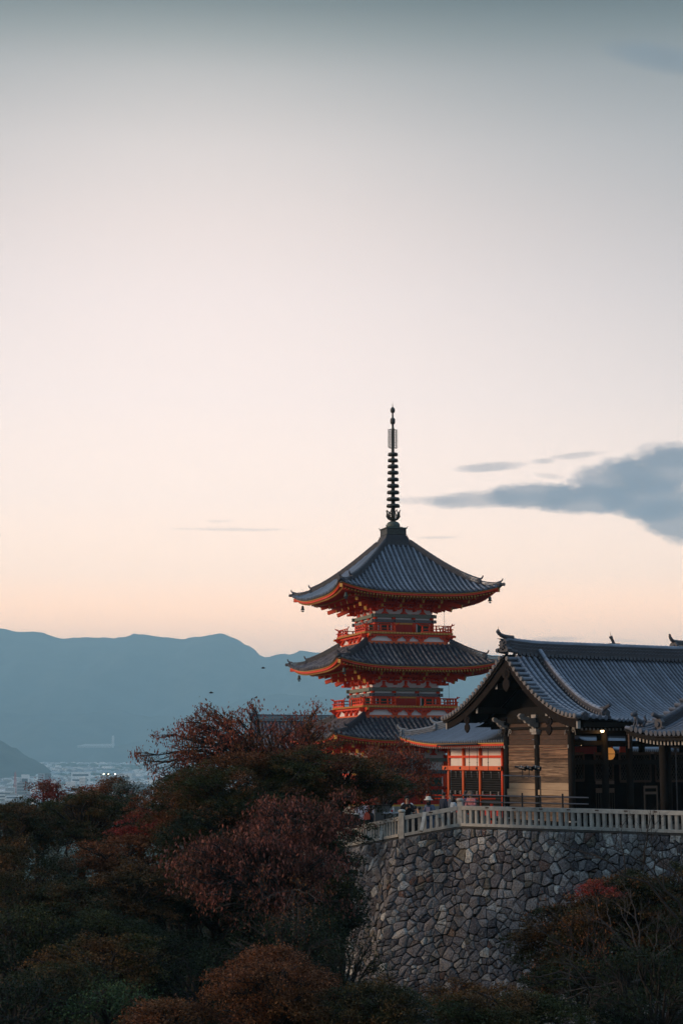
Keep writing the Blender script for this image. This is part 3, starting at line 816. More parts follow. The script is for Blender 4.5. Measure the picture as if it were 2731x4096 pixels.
def balcony(hb, z0, zf, zr):
    """koshigumi base z0..zf, floor zf, handrail top zr, half width hb"""
    hi = hb - .35
    mb = MB(); mb.box((0, 0, pz((z0 + zf) / 2)), (2 * hi, 2 * hi, zf - z0)); mb.build('balcony_wall', WHITE, pag)
    mb = MB(); mb.box((0, -hi - .05, pz(z0 + .13)), (2 * hi + .2, .14, .26)); 
    for o, q in zip(side_copies('sill_beam', mb.mesh('sill_beam', ORANGE)), range(4)):
        if q % 2: o.location.z = .004; o.scale = (.97, 1, 1)
    mb = MB(); mb.box((0, 0, pz(zf - .05)), (2 * hb - .02, 2 * hb - .02, .10)); mb.build('floor', RED, pag)
    mb = MB(); mb.box((0, -hb - .02, pz(zf - .05)), (2 * hb + .08, .06, .13)); 
    for o, q in zip(side_copies('floor_trim', mb.mesh('floor_trim', GOLD)), range(4)):
        if q % 2: o.location.z = .004; o.scale = (.992, 1, 1)
    mb = MB()
    nst = int(2 * hb / .22)
    for i in range(nst): mb.box((-hb + .1 + (2 * hb - .2) * i / (nst - 1), -hb - .055, pz(zf - .05)), (.03, .03, .135))
    side_copies('floor_trim_joints', mb.mesh('floor_trim_joints', REDD), kind='stuff')
    # support brackets: inverted steps
    xs = [-hi, -hi * .62, -hi * .3, 0 - hi * .0, hi * .3, hi * .62, hi][::1]
    xs = [-hi, -hi * .34, hi * .34, hi]
    mb = MB(); H_ = zf - .12 - (z0 + .26)
    mb.prism([(-.16, 0), (.16, 0), (.22, .3 * H_), (.42, .42 * H_), (.58, .72 * H_), (.58, H_), (-.58, H_), (-.58, .72 * H_), (-.42, .42 * H_), (-.22, .3 * H_)], (0, -hi - .09, pz(z0 + .26)), (1, 0, 0), (0, 0, 1), (0, 1, 0), .16)
    me = mb.mesh('balcony_bracket', RED)
    mb = MB(); mb.box((0, -hi - .14, pz(zf - .20)), (2 * hi + .35, .2, .13)); 
    for o, q in zip(side_copies('support_beam', mb.mesh('support_beam', RED)), range(4)):
        if q % 2: o.location.z = -.005; o.scale = (.97, 1, 1)
    mb = MB(); mb.box((0, -hi - .22, pz(zf - .36)), (.14, .30, .10)); mb.box((.28, -hi - .2, pz(zf - .30)), (.1, .2, .09)); mb.box((-.28, -hi - .2, pz(zf - .30)), (.1, .2, .09)); me2 = mb.mesh('bracket_block', REDD)
    for q in range(4):
        M = Matrix.Rotation(ROT4[q], 4, 'Z')
        for x in xs + [0]:
            p_ = M @ Vector((x, 0, 0)); o = link('balcony_bracket', me, pag, p_); o.rotation_euler = (0, 0, ROT4[q])
            if x == 0: o.scale = (.6, 1, 1)
            c = link('bracket_block', me2, o)
        e = M @ Vector((hb + .45, -(hb - .3), 0)); 
        mb = MB(); a_ = M @ Vector((hi, -(hi + .1), pz(zf - .22))); b_ = M @ Vector((hb + .32, -(hi + .1), pz(zf - .22)))
        mb.bar(a_, b_, .13, .15); mb.build('projecting_beam', RED, pag)
        mb = MB(); dd = (b_ - a_).normalized(); mb.bar(b_, b_ + dd * .03, .135, .155); mb.build('beam_cap', GOLD, pag)
    # handrail: three rails, struts, flared ends; gap in the middle
    rh = zr - zf; hr = hb - .07
    zs = [zf + .07, zf + rh * .52, zf + rh * .97]
    seg = [(-hr, -hr * .30), (hr * .30, hr)]
    for (xa, xb) in seg:
        mb = MB()
        y = -hr
        ea = .22 if xa == -hr else .0; eb = .22 if xb == hr else .0
        mb.bar((xa, y, pz(zs[0])), (xb, y, pz(zs[0])), .10, .13)
        mb.bar((xa - ea * .8, y, pz(zs[1])), (xb + eb * .8, y, pz(zs[1])), .075, .055)
        # top rail sweeps up at both ends
        for k, (s_, x_) in enumerate(((-1, xa), (1, xb))):
            mb.tube([(x_ - s_ * .30, y, pz(zs[2])), (x_, y, pz(zs[2]) + .0), (x_ + s_ * .13, y, pz(zs[2]) + .045), (x_ + s_ * .26, y, pz(zs[2]) + .13)], .04, 6)
        mb.tube([(xa + .28, y, pz(zs[2])), (xb - .28, y, pz(zs[2]))], .038, 6)
        n = 4
        for i in range(n + 1):
            x = xa + .08 + (xb - xa - .16) * i / n
            mb.box((x, y, pz((zs[0] + zs[2]) / 2)), (.085, .085, zs[2] - zs[0]))
        side_copies('railing', mb.mesh('railing', RED if xa < 0 else RED))
    mb = MB()
    mb.box((hr, -hr, pz(zf + rh * .30)), (.14, .14, rh * .6)); side_copies('corner_post', mb.mesh('corner_post', RED))

# ---- heights read from the photograph
pagoda_roof(5.93, .95, 15.62, 11.68, .62, 1.28, TILE)
pagoda_roof(6.13, 3.15, 8.22, 6.52, .54, 1.25, TILE_OLD)
pagoda_roof(6.5, 3.42, 2.98, 1.42, .46, 1.22, TILE_OLD)
storey(2.15, 8.95, 10.40, 9.77, 9.99, 10.14, 10.38, 12.0)
bracket_zone(2.15, 10.40, 12.0, 6.03, 11.68)
storey(2.48, 3.74, 5.12, 4.48, 4.71, 4.86, 5.10, 6.9)
bracket_zone(2.48, 5.12, 6.85, 6.25, 6.52)
balcony(3.30, 8.12, 8.99, 9.52)
balcony(3.55, 2.88, 3.78, 4.33)
storey(2.85, -3.1, .35, -.95, -.70, -.10, .14, 1.6)
bracket_zone(2.85, .35, 1.75, 6.60, 1.42)
# ground storey extras: red sill beams with nail covers and the gilt-edged platform
mb = MB(); mb.box((0, -2.95, pz(-1.95)), (6.3, .16, .22)); mb.box((0, -2.95, pz(-2.95)), (6.3, .16, .26))
for o, q in zip(side_copies('sill_beam', mb.mesh('sill_beam', REDD)), range(4)):
    if q % 2: o.location.z = .004; o.scale = (.98, 1, 1)
mb = MB()
for x in (-2.85, -.95, .95, 2.85):
    for z in (-1.95, -2.95): mb.disc((x, -3.05, pz(z)), (0, -1, 0), .085, .05, 9)
side_copies('nail_cover', mb.mesh('nail_cover', IRON))
mb = MB(); mb.box((0, 0, pz(-3.6)), (8.2, 8.2, .8)); mb.build('platform', STONE, pag)
mb = MB(); mb.box((0, -3.9, pz(-3.16)), (7.9, .16, .16)); side_copies('platform_trim', mb.mesh('platform_trim', GOLD))
# top of the roof: masonry collar, dew basin box and spire
mb = MB()
for k in range(9): mb.box((0, 0, pz(15.56 + .092 * k)), (2.22 - .072 * k, 2.22 - .072 * k, .07)); mb.box((0, 0, pz(15.6 + .092 * k)), (2.02 - .072 * k, 2.02 - .072 * k, .06))
mb.build('roof_collar', TILE_DK, pag)
CZ = 119.0
def sz_(py): return pz(zat(1569.6, py, CZ))
PXM = CZ / 6400.0
mb = MB(); zb0, zb1 = sz_(2143), sz_(2119); hb_ = .72
mb.box((0, 0, (zb0 + zb1) / 2), (2 * hb_, 2 * hb_, zb1 - zb0))
mb.box((0, 0, zb0 + .03), (2 * hb_ + .1, 2 * hb_ + .1, .06))
for sx, sy in ((-1, -1), (1, -1), (1, 1), (-1, 1)): mb.box((sx * hb_, sy * hb_, (zb0 + zb1) / 2), (.06, .06, zb1 - zb0 + .02))
mb.build('spire_base', BRONZE, pag)
mb = MB(); mb.box((0, 0, zb1 + .05), (2 * hb_ + .16, 2 * hb_ + .16, .07)); 
for sx, sy in ((-1, -1), (1, -1), (1, 1), (-1, 1)): mb.bar((sx * (hb_ + .02), sy * (hb_ + .02), zb1 + .06), (sx * (hb_ + .13), sy * (hb_ + .13), zb1 + .17), .06, .04)
mb.box((0, 0, zb1 + .12), (1.1, 1.1, .08)); mb.build('spire_base_cap', VERDI, pag)
r_ = lambda px: px * PXM
mb = MB(); z0_ = sz_(2112); z1_ = sz_(2086)
h_ = z1_ - z0_
mb.lathe([(r_(27), 0), (r_(27), h_ * .35), (r_(26), h_ * .6), (r_(21), h_ * .85), (r_(12), h_)], (0, 0, z0_), 20); mb.build('inverted_bowl', VERDI, pag, True)
mb = MB(); za_, zb_ = sz_(2086), sz_(1652)
mb.tube([(0, 0, za_), (0, 0, sz_(1800)), (0, 0, sz_(1795)), (0, 0, sz_(1697)), (0, 0, sz_(1672)), (0, 0, sz_(1650))], [r_(8.5), r_(6.3), r_(5.2), r_(4.5), r_(3.8), r_(3.4)], 12)
mb.build('spire_shaft', BRONZE, pag, True)
# lotus of eight pierced petals
lot = MB()
for k in range(8):
    a = 2 * PI * k / 8 + .2; ca, sa = math.cos(a), math.sin(a)
    def q(rr, zz, tt): return (rr * ca - tt * sa, rr * sa + tt * ca, zz)
    zA, zB = sz_(2083), sz_(2045)
    prof = [(.12, 0), (.36, .18), (.47, .45), (.44, .75), (.50, 1.0), (.56, 1.08)]
    for s_ in (-1, 1):
        lot.tube([q(rr, zA + (zB - zA) * t_, s_ * (.03 + .12 * math.sin(PI * min(1, t_)))) for rr, t_ in prof], [.035, .04, .045, .04, .03, .015], 5)
    lot.tube([q(.46, zA + (zB - zA) * .45, -.14), q(.46, zA + (zB - zA) * .55, .14)], .03, 5)
    lot.tube([q(.26, zA + (zB - zA) * .1, -.08), q(.26, zA + (zB - zA) * .12, .08)], .05, 5)
lot.build('lotus_petals', BRONZE, pag, True)
tops = [1812, 1836, 1860, 1885, 1912, 1938, 1964, 1991, 2018]
rad = [19.8, 20.5, 21.4, 22.2, 22.9, 23.8, 24.5, 26.0, 26.6]
for ty, rr in zip(tops, rad):
    z1_ = sz_(ty); z0_ = sz_(ty + 11); R_ = r_(rr); h_ = z1_ - z0_
    mb = MB(); mb.lathe([(.11, h_ * .55), (R_ * .92, h_ * .45), (R_ * .96, 0), (R_, 0), (R_, h_ * .55), (R_ * .93, h_ * .95), (R_ * .5, h_), (.11, h_)], (0, 0, z0_), 20)
    mb.build('spire_ring', BRONZE, pag, True)
# water flame: four pierced plates with hooked spikes
for k in range(4):
    a = PI / 2 * k + .0; ca, sa = math.cos(a), math.sin(a)
    mb = MB(); zA, zB = sz_(1794), sz_(1718); n = 15
    mb.tube([(.24 * ca, .24 * sa, zA), (.24 * ca, .24 * sa, zB)], .028, 4)
    mb.tube([(.10 * ca, .10 * sa, zA), (.24 * ca, .24 * sa, zA)], .018, 4); mb.tube([(.10 * ca, .10 * sa, zB), (.24 * ca, .24 * sa, zB)], .028, 4)
    for j in range(n):
        z = zA + (zB - zA) * (j + .3) / n
        mb.tube([(.24 * ca, .24 * sa, z), (.33 * ca, .33 * sa, z + .02), (.39 * ca, .39 * sa, z + .10)], [.034, .028, .014], 4)
        s_ = (-1) ** j; mb.tube([(.10 * ca, .10 * sa, z), (.17 * ca, .17 * sa, z + .05 * s_), (.24 * ca, .24 * sa, z + .02)], .019, 4)
    mb.build('water_flame', BRONZE, pag)
mb = MB()
mb.lathe([(r_(4), sz_(1697)), (r_(8.6), sz_(1695.5)), (r_(10), sz_(1690)), (r_(10), sz_(1679)), (r_(8.6), sz_(1674)), (r_(3.8), sz_(1672))], (0, 0, 0), 16); mb.build('dragon_vehicle', BRONZE, pag, True)
mb = MB()
mb.lathe([(r_(3.4), sz_(1652)), (r_(7.6), sz_(1650)), (r_(9.5), sz_(1644)), (r_(9.3), sz_(1637)), (r_(6.2), sz_(1632)), (r_(2), sz_(1628)), (r_(.9), sz_(1618)), (.005, sz_(1608))], (0, 0, 0), 16); mb.build('sacred_jewel', BRONZE, pag, True)
# thin conductor wires hanging at the right side
for (xx, za_, zb_) in ((2.95, 11.1, 9.5), (3.25, 5.7, 3.9)):
    mb = MB(); mb.tube([(xx, -2.6, pz(za_)), (xx + .02, -2.6, pz(zb_))], .012, 4); mb.build('conductor_wire', IRON, pag)
# hatch on the left slope of the top roof
# wind bells hang under the eave corners: things of their own
def wind_bell(x, y, z, label):
    o = thing('wind_bell', label, 'wind bell', (x, y, z), R.uniform(0, 1), 'bronze wind bells under the pagoda eaves')
    o.scale = (.82, .82, .82)
    mb = MB(); mb.tube([(0, 0, 0), (0, 0, -.16)], .014, 5); mb.build('hook', BRONZE, o)
    mb = MB(); mb.lathe([(.02, -.14), (.08, -.15), (.115, -.20), (.13, -.38), (.16, -.46), (.20, -.53), (.18, -.53), (.12, -.40)], (0, 0, 0), 14); mb.build('bell_body', VERDI, o, True)
    mb = MB(); mb.tube([(0, 0, -.2), (0, 0, -.60)], .012, 4)
    mb.prism([(-.13, -.60), (-.17, -.66), (-.05, -.68), (0, -.74), (.05, -.68), (.17, -.66), (.13, -.60), (0, -.58)], (0, 0, 0), (1, 0, 0), (0, 0, 1), (0, 1, 0), .02); mb.build('clapper', VERDI, o)
PM = Matrix.Translation((PC.x, PC.y, PGZ)) @ Matrix.Rotation(PTH, 4, 'Z')
for (A_, zm_, up_, nm) in ((5.93, 11.68, .62, 'top'), (6.13, 6.52, .54, 'middle')):
    for sx, sy, w_ in ((-1, -1, 'near corner'), (-1, 1, 'left corner'), (1, -1, 'right corner')):
        if nm == 'middle' and sx > 0: continue
        p = PM @ Vector((sx * (A_ - .55), sy * (A_ - .55), pz(zm_ + up_ * .75 - .52)))
        wind_bell(p.x, p.y, p.z, 'bronze wind bell under the %s of the %s pagoda roof' % (w_, nm))
# ================================================================ the timber gate hall on the right
AL = math.radians(27)
E1, E2 = Vector((math.cos(AL), math.sin(AL), 0)), Vector((-math.sin(AL), math.cos(AL), 0))
GZ = -2.9                                           # terrace level at the halls
HALL = Vector((7.67, 77.17, GZ))
hall = thing('gate_hall', 'dark timber hall with a sweeping grey tiled gable roof and pale plank side wall', 'temple hall', HALL, AL)
def hz2(z): return z - GZ
W2, ZA, ZE = 5.8, 4.95, 1.72
def HP(x, s, side=-1):
    """roof surface of the hall; s 0 at the ridge, 1 at the eave"""
    p, ze = (1.75, ZE) if side < 0 else (1.5, 1.86)
    z = ze + (ZA - ze) * max(0, 1 - s) ** p + .20 * max(0, 1 - x / 4.0) ** 2 * (.3 + .7 * s)
    return Vector((x, side * W2 * s, hz2(z)))
def gable_sheet(Pf, x0, x1, side, nx, ns, parent, m_=PAN, name='pan_tiles'):
    mb = MB(); ss = []
    for k in range(ns): ss += [(k / ns, 0.0), ((k + 1) / ns - .002, .04)]
    for s, lift in ss:
        for i in range(nx + 1):
            v = Pf(x0 + (x1 - x0) * i / nx, s, side); mb.v.append((v.x, v.y, v.z + lift - .05))
    for j in range(len(ss) - 1):
        for i in range(nx):
            a = j * (nx + 1) + i; mb.f.append((a, a + 1, a + nx + 2, a + nx + 1))
    mb.build(name, m_, parent, kind='stuff')
def disc_tile(mb, c, nrm, r, L=.1):
    """round eave-end tile: rim and sunk centre"""
    nrm = Vector(nrm).normalized(); c = Vector(c)
    mb.tube([c - nrm * L, c, c + nrm * .0, c + nrm * .002, c - nrm * .012, c - nrm * .012], [r, r, r, r * .74, r * .70, r * .3], 12)
    mb.tube([c - nrm * .012, c + nrm * .0], r * .42, 8)
XE = 17.5
gable_sheet(HP, .1, XE, -1, 20, 22, hall)
gable_sheet(HP, .1, XE, 1, 12, 16, hall)
# rows of round tiles; the four beside the verge are larger
x = 2.32
while x < 12.6:
    mb = MB(); row_mesh(mb, [HP(x, j / 9) for j in range(10)], .068, tile=.30, disc=1.2); mb.build('tile_row', TILE, hall); x += .232
for x in (.62, .93, 1.26, 1.60):
    mb = MB(); row_mesh(mb, [HP(x, .03 + .97 * j / 10) + Vector((0, 0, .03)) for j in range(11)], .11, tile=.30, disc=1.0); mb.build('tile_row', TILE, hall)
for side in (1,):
    x = .62
    while x < 9:
        mb = MB(); row_mesh(mb, [HP(x, j / 6, side) for j in range(7)], .08, tile=.4, disc=1.1); mb.build('tile_row', TILE, hall); x += .33
# verge: short cross tiles ending in discs towards the gable side
def verge(side, n, x0=-.06):
    me_cache = {}
    for k in range(n):
        s = .055 + .93 * k / (n - 1)
        c = HP(.0, s, side) + Vector((0, 0, .02)); c2 = HP(.52, s, side) + Vector((0, 0, .05))
        a = Vector((x0, c.y, c.z)); 
        mb = MB(); mb.tube([c2, a + Vector((.05, 0, 0))], .082, 8); mb.build('verge_tile', TILE, hall)
        mb = MB(); disc_tile(mb, a, (-1, 0, 0), .105); mb.build('verge_disc', DISC, hall)
verge(-1, 19); verge(1, 21)
def ribbon(name, m_, x0, x1, dz0, dz1, side, s0=0.0, s1=1.0, N=18, parent=hall, Pf=HP):
    """board that follows the verge curve between x0..x1 and dz0..dz1 below the tiles"""
    mb = MB()
    for i in range(N + 1):
        s = s0 + (s1 - s0) * i / N; v = Pf(.1, s, side)
        a, b = (dz0(s), dz1(s)) if callable(dz0) else (dz0, dz1)
        for xx, zz in ((x0, a), (x1, a), (x1, b), (x0, b)): mb.v.append((xx, v.y, v.z + zz))
    for i in range(N):
        for k in range(4):
            q, c = i * 4 + k, i * 4 + (k + 1) % 4; mb.f.append((q, c, c + 4, q + 4))
    mb.f += [(0, 1, 2, 3), (4 * N + 3, 4 * N + 2, 4 * N + 1, 4 * N)]
    return mb.build(name, m_, parent)
BARGE = mat('weathered_bargeboard', (0.012, 0.010, 0.010), (0.032, 0.023, 0.018), rough=.9, spec=.12, scale=1.4, amount=.6, stretch=(1, 2.2, 2.2), bump=.006)
EDGEW = mat('bleached_board_edge', (0.22, 0.18, 0.15), (0.06, 0.045, 0.035), rough=.8, scale=3, amount=.9)
for side in (-1, 1):
    ribbon('verge_edge', EDGEW, -.02, .25, -.06, -.10, side, .03)
    ribbon('upper_bargeboard', BARGE, .06, .16, -.10, -.21, side, .02)
    ribbon('bargeboard', BARGE, .17, .29, lambda s: -.21, lambda s: -.50 - .16 * (1 - s) , side, .0, .97)
    ribbon('underboard', BLACKW, .29, 2.0, -.12, -.20, side, .0, 1.0)
    mb = MB(); e = HP(.1, .97, side); mb.box((.23, e.y, e.z - .36), (.15, .10, .36)); mb.build('bargeboard_end', WHITEW, hall)
# underside of the main slope
mb = MB(); N = 10
for i in range(N + 1):
    for xx in (1.9, XE):
        v = HP(9, i / N, -1); mb.v.append((xx, v.y, v.z - .22))
for i in range(N): mb.f.append((2 * i, 2 * i + 1, 2 * i + 3, 2 * i + 2))
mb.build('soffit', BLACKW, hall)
mb = MB()
for i in range(N + 1):
    for xx in (1.9, XE):
        v = HP(9, i / N, 1); mb.v.append((xx, v.y, v.z - .22))
for i in range(N): mb.f.append((2 * i + 2, 2 * i + 3, 2 * i + 1, 2 * i))
mb.build('soffit', BLACKW, hall)
# eave board and rafters with whitened ends
e = HP(6, 1)
mb = MB(); mb.box(((2.0 + XE) / 2 - .8, e.y + .22, e.z - .16), (XE - .5, .26, .20)); mb.build('eave_board', DARKW, hall)
mb, mt = MB(), MB(); x = .6
while x < 13:
    a = Vector((x, e.y + .42, e.z - .36)); b = HP(9, .55); b.x = x; b.z -= .34
    mb.bar(a, b, .08, .10); mt.box((x, e.y + .41, e.z - .36), (.084, .012, .104)); x += .21
mb.build('rafters', DARKW, hall, kind='stuff'); mt.build('rafter_tips', WHITEW, hall, kind='stuff')
# main ridge
def lift(x): return .16 * max(0, 1 - x / 2.5) ** 2
mb = MB(); xs_ = [.15 + i * .6 for i in range(28)]
for k, (w_, z0, h_) in enumerate(((.46, .02, .10), (.40, .13, .05), (.36, .19, .10), (.38, .30, .04), (.34, .35, .11), (.36, .47, .04), (.32, .52, .04))):
    for xa, xb in zip(xs_, xs_[1:]):
        mb.bar((xa, 0, hz2(ZA) + z0 + h_ / 2 + lift(xa)), (xb + .002, 0, hz2(ZA) + z0 + h_ / 2 + lift(xb)), w_, h_)
mb.build('main_ridge', TILE_DK, hall)
mb = MB(); pts = [Vector((xx, 0, hz2(ZA) + .57 + lift(xx))) for xx in xs_[:24]]
row_mesh(mb, pts, .13, tile=.27, disc=0, n=7); mb.build('ridge_cap_row', TILE, hall)
mb = MB(); k = 0
while .5 + k * .232 < 13: 
    xx = .5 + k * .232; disc_tile(mb, (xx, -.30, hz2(ZA) - .02 + lift(xx)), (0, -1, .2), .088, .12); k += 1
mb.build('ridge_foot_discs', TILE_DK, hall, kind='stuff')
mb = MB(); k = 0
while .4 + k * .20 < 13:
    xx = .4 + k * .20
    mb.tube([(xx - .09, -.19, hz2(ZA) + .29 + lift(xx)), (xx, -.20, hz2(ZA) + .22 + lift(xx)), (xx + .09, -.19, hz2(ZA) + .29 + lift(xx))], .012, 4)
    mb.tube([(xx - .09, -.18, hz2(ZA) + .45 + lift(xx)), (xx, -.19, hz2(ZA) + .38 + lift(xx)), (xx + .09, -.18, hz2(ZA) + .45 + lift(xx))], .012, 4); k += 1
mb.build('ridge_wave_tiles', TILE, hall, kind='stuff')
# ridge end: large demon tile with fins and a curled cap
mb = MB(); zr = hz2(ZA) + .12
d = Vector((-1, 0, 0)); p = Vector((.05, 0, zr))
mb.prism([(-.30, 0), (-.50, -.02), (-.56, .10), (-.46, .20), (-.34, .18), (-.27, .34), (-.30, .50), (-.16, .62), (.16, .62), (.30, .50), (.27, .34), (.34, .18), (.46, .20), (.56, .10), (.50, -.02), (.30, 0)],
         p, (0, 1, 0), (0, 0, 1), (-1, 0, 0), .16)
mb.disc(p + d * .12 + Vector((0, 0, .34)), d, .15, .10, 10)
for a in range(8): 
    an = 2 * PI * a / 8; mb.disc(p + d * .13 + Vector((0, .22 * math.cos(an), .32 + .20 * math.sin(an))), d, .045, .08, 6)
for sg in (-1, 1): 
    mb.disc(p + d * .11 + Vector((0, sg * .44, .08)), d, .10, .10, 9); mb.tube([p + Vector((-.02, sg * .42, .04)), p + Vector((.45, sg * .42, -.02))], .085, 7)
mb.tube([p + Vector((.5, 0, .68)), p + Vector((.1, 0, .70)), p + Vector((-.16, 0, .78)), p + Vector((-.30, 0, .88)), p + Vector((-.34, 0, .99))], [.12, .12, .10, .09, .085], 9)
mb.disc(p + Vector((-.36, 0, .97)), (-1, 0, .5), .10, .05, 10)
mb.tube([p + Vector((-.33, 0, 1.0)), p + Vector((-.31, 0, 1.22))], [.014, .006], 5)
mb.tube([p + Vector((-.1, 0, .58)), p + Vector((-.36, .02, .62))], [.05, .01], 5)
mb.build('ridge_end_ornament', TILE_DK, hall, False)
# descending ridges
def desc_ridge(x, side, s1, Pf=HP, parent=hall, w=.30, m_=TILE_DK):
    pts = [Pf(x, .03 + (s1 - .03) * j / 14, side) + Vector((0, 0, .02)) for j in range(15)]
    mb = MB()
    for k, (w_, z0, h_) in enumerate(((w, 0, .10), (w * .85, .12, .06), (w * .9, .20, .04), (w * .78, .26, .07), (w * .85, .34, .03))):
        for a, b in zip(pts, pts[1:]):
            q = Vector((0, 0, z0 + h_ / 2)); mb.bar(a + q, b + q + (b - a) * .01, w_, h_)
    mb.build('descending_ridge', m_, parent)
    mb = MB(); row_mesh(mb, [p_ + Vector((0, 0, .37)) for p_ in pts], .105, tile=.30, disc=0, n=7); mb.build('ridge_cap_row', TILE, parent)
    mb = MB()
    for j in range(26):
        k = j / 26 * 14; i = int(k); c = pts[i].lerp(pts[i + 1], k - i)
        mb.disc(c + Vector((-w * .5 - .01, 0, .17)), (-1, 0, 0), .05, .04, 6)
    mb.build('ridge_side_discs', DISC, parent, kind='stuff')
    mb = MB(); d = Vector((0, side, 0)); c = pts[-1] + d * .05
    ornament(mb, c - Vector((0, 0, .04)), d, 1.05, False)
    mb.tube([c + Vector((0, -side * .3, .44)), c + Vector((0, side * .05, .47)), c + Vector((0, side * .40, .60))], [.09, .09, .08], 8)
    mb.build('ridge_end_ornament', TILE_DK, parent)
desc_ridge(1.95, -1, .90); desc_ridge(1.95, 1, .88)
mb = MB(); c = HP(.45, 1.0); ornament(mb, c + Vector((0, -.02, -.10)), (0, -1, 0), .75, False); mb.build('corner_ornament', TILE_DK, hall)
# gable pendants
def pendant(y, z, s, x=.14):
    mb = MB()
    mb.prism([(-.16, 0), (.16, 0), (.28, -.14), (.22, -.32), (.10, -.38), (.22, -.50), (.24, -.66), (.12, -.80), (0, -.88), (-.12, -.80), (-.24, -.66), (-.22, -.50), (-.10, -.38), (-.22, -.32), (-.28, -.14)],
             (x, y, z), (0, s, 0), (0, 0, s), (1, 0, 0), .07)
    for a in range(6):
        an = 2 * PI * a / 6; mb.disc((x - .05, y + .10 * s * math.cos(an), z - .18 * s + .10 * s * math.sin(an)), (-1, 0, 0), .045 * s, .04, 6)
    mb.disc((x - .05, y, z - .18 * s), (-1, 0, 0), .05 * s, .07, 8)
    mb.build('gable_pendant', BARGE, hall)
pendant(0, hz2(4.28), 1.25)
for side, s_, zz in ((-1, .60, .62), (1, .62, .62)):
    v = HP(.1, s_, side); pendant(v.y, v.z - zz, .9)
# columns, beams, boarded side wall
XW = 1.87; YC = 2.70
HOLES = []
for y in (-YC, .05, YC + .03):
    mb = MB(); mb.tube([(XW, y, 0), (XW, y, hz2(1.55))], .165, 14); mb.build('column', DARKW if y else BROWNW, hall, True)
    mb = MB(); mb.lathe([(.30, -.05), (.30, .0), (.2, .12)], (XW, y, .02), 12); mb.build('column_base', STONE, hall)
for i, x in enumerate((3.75, 5.15, 7.4, 10.0, 12.6)):
    for y in (-YC, YC):
        mb = MB(); mb.tube([(x, y, 0), (x, y, hz2(1.7))], .165, 12); mb.build('column', DARKW, hall, True)
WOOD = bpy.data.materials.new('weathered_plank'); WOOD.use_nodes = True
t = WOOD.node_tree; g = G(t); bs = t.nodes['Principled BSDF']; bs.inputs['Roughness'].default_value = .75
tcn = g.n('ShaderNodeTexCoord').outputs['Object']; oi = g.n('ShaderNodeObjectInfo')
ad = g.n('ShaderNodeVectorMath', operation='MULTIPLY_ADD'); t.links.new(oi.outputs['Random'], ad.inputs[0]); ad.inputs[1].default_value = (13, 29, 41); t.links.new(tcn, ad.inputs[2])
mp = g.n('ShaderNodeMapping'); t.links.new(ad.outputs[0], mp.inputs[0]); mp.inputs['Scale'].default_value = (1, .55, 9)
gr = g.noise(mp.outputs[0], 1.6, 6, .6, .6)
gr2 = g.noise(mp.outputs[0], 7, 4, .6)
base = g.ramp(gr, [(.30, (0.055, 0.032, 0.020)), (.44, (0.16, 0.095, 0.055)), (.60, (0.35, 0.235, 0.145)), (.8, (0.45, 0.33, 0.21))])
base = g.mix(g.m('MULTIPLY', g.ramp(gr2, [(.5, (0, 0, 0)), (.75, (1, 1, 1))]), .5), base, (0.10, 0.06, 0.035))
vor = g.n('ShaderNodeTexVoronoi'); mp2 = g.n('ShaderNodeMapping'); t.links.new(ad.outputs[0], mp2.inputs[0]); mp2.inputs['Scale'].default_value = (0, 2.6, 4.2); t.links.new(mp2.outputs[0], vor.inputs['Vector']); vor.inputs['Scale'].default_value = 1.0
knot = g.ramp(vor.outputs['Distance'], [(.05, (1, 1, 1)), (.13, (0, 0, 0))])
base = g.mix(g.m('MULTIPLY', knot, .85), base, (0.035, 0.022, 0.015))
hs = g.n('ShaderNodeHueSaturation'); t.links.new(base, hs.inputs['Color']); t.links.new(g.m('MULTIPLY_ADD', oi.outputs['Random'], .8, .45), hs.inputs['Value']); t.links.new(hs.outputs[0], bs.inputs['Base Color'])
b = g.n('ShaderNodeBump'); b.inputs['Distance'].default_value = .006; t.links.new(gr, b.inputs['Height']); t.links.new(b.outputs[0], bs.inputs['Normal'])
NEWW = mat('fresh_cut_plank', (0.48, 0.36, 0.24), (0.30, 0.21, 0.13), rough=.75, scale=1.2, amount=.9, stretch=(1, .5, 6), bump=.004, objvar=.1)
WOODD = mat('unbleached_plank', (0.26, 0.15, 0.088), (0.050, 0.028, 0.018), rough=.75, scale=1.5, amount=1, stretch=(1, .5, 8), bump=.006, objvar=.35, contrast=.16)
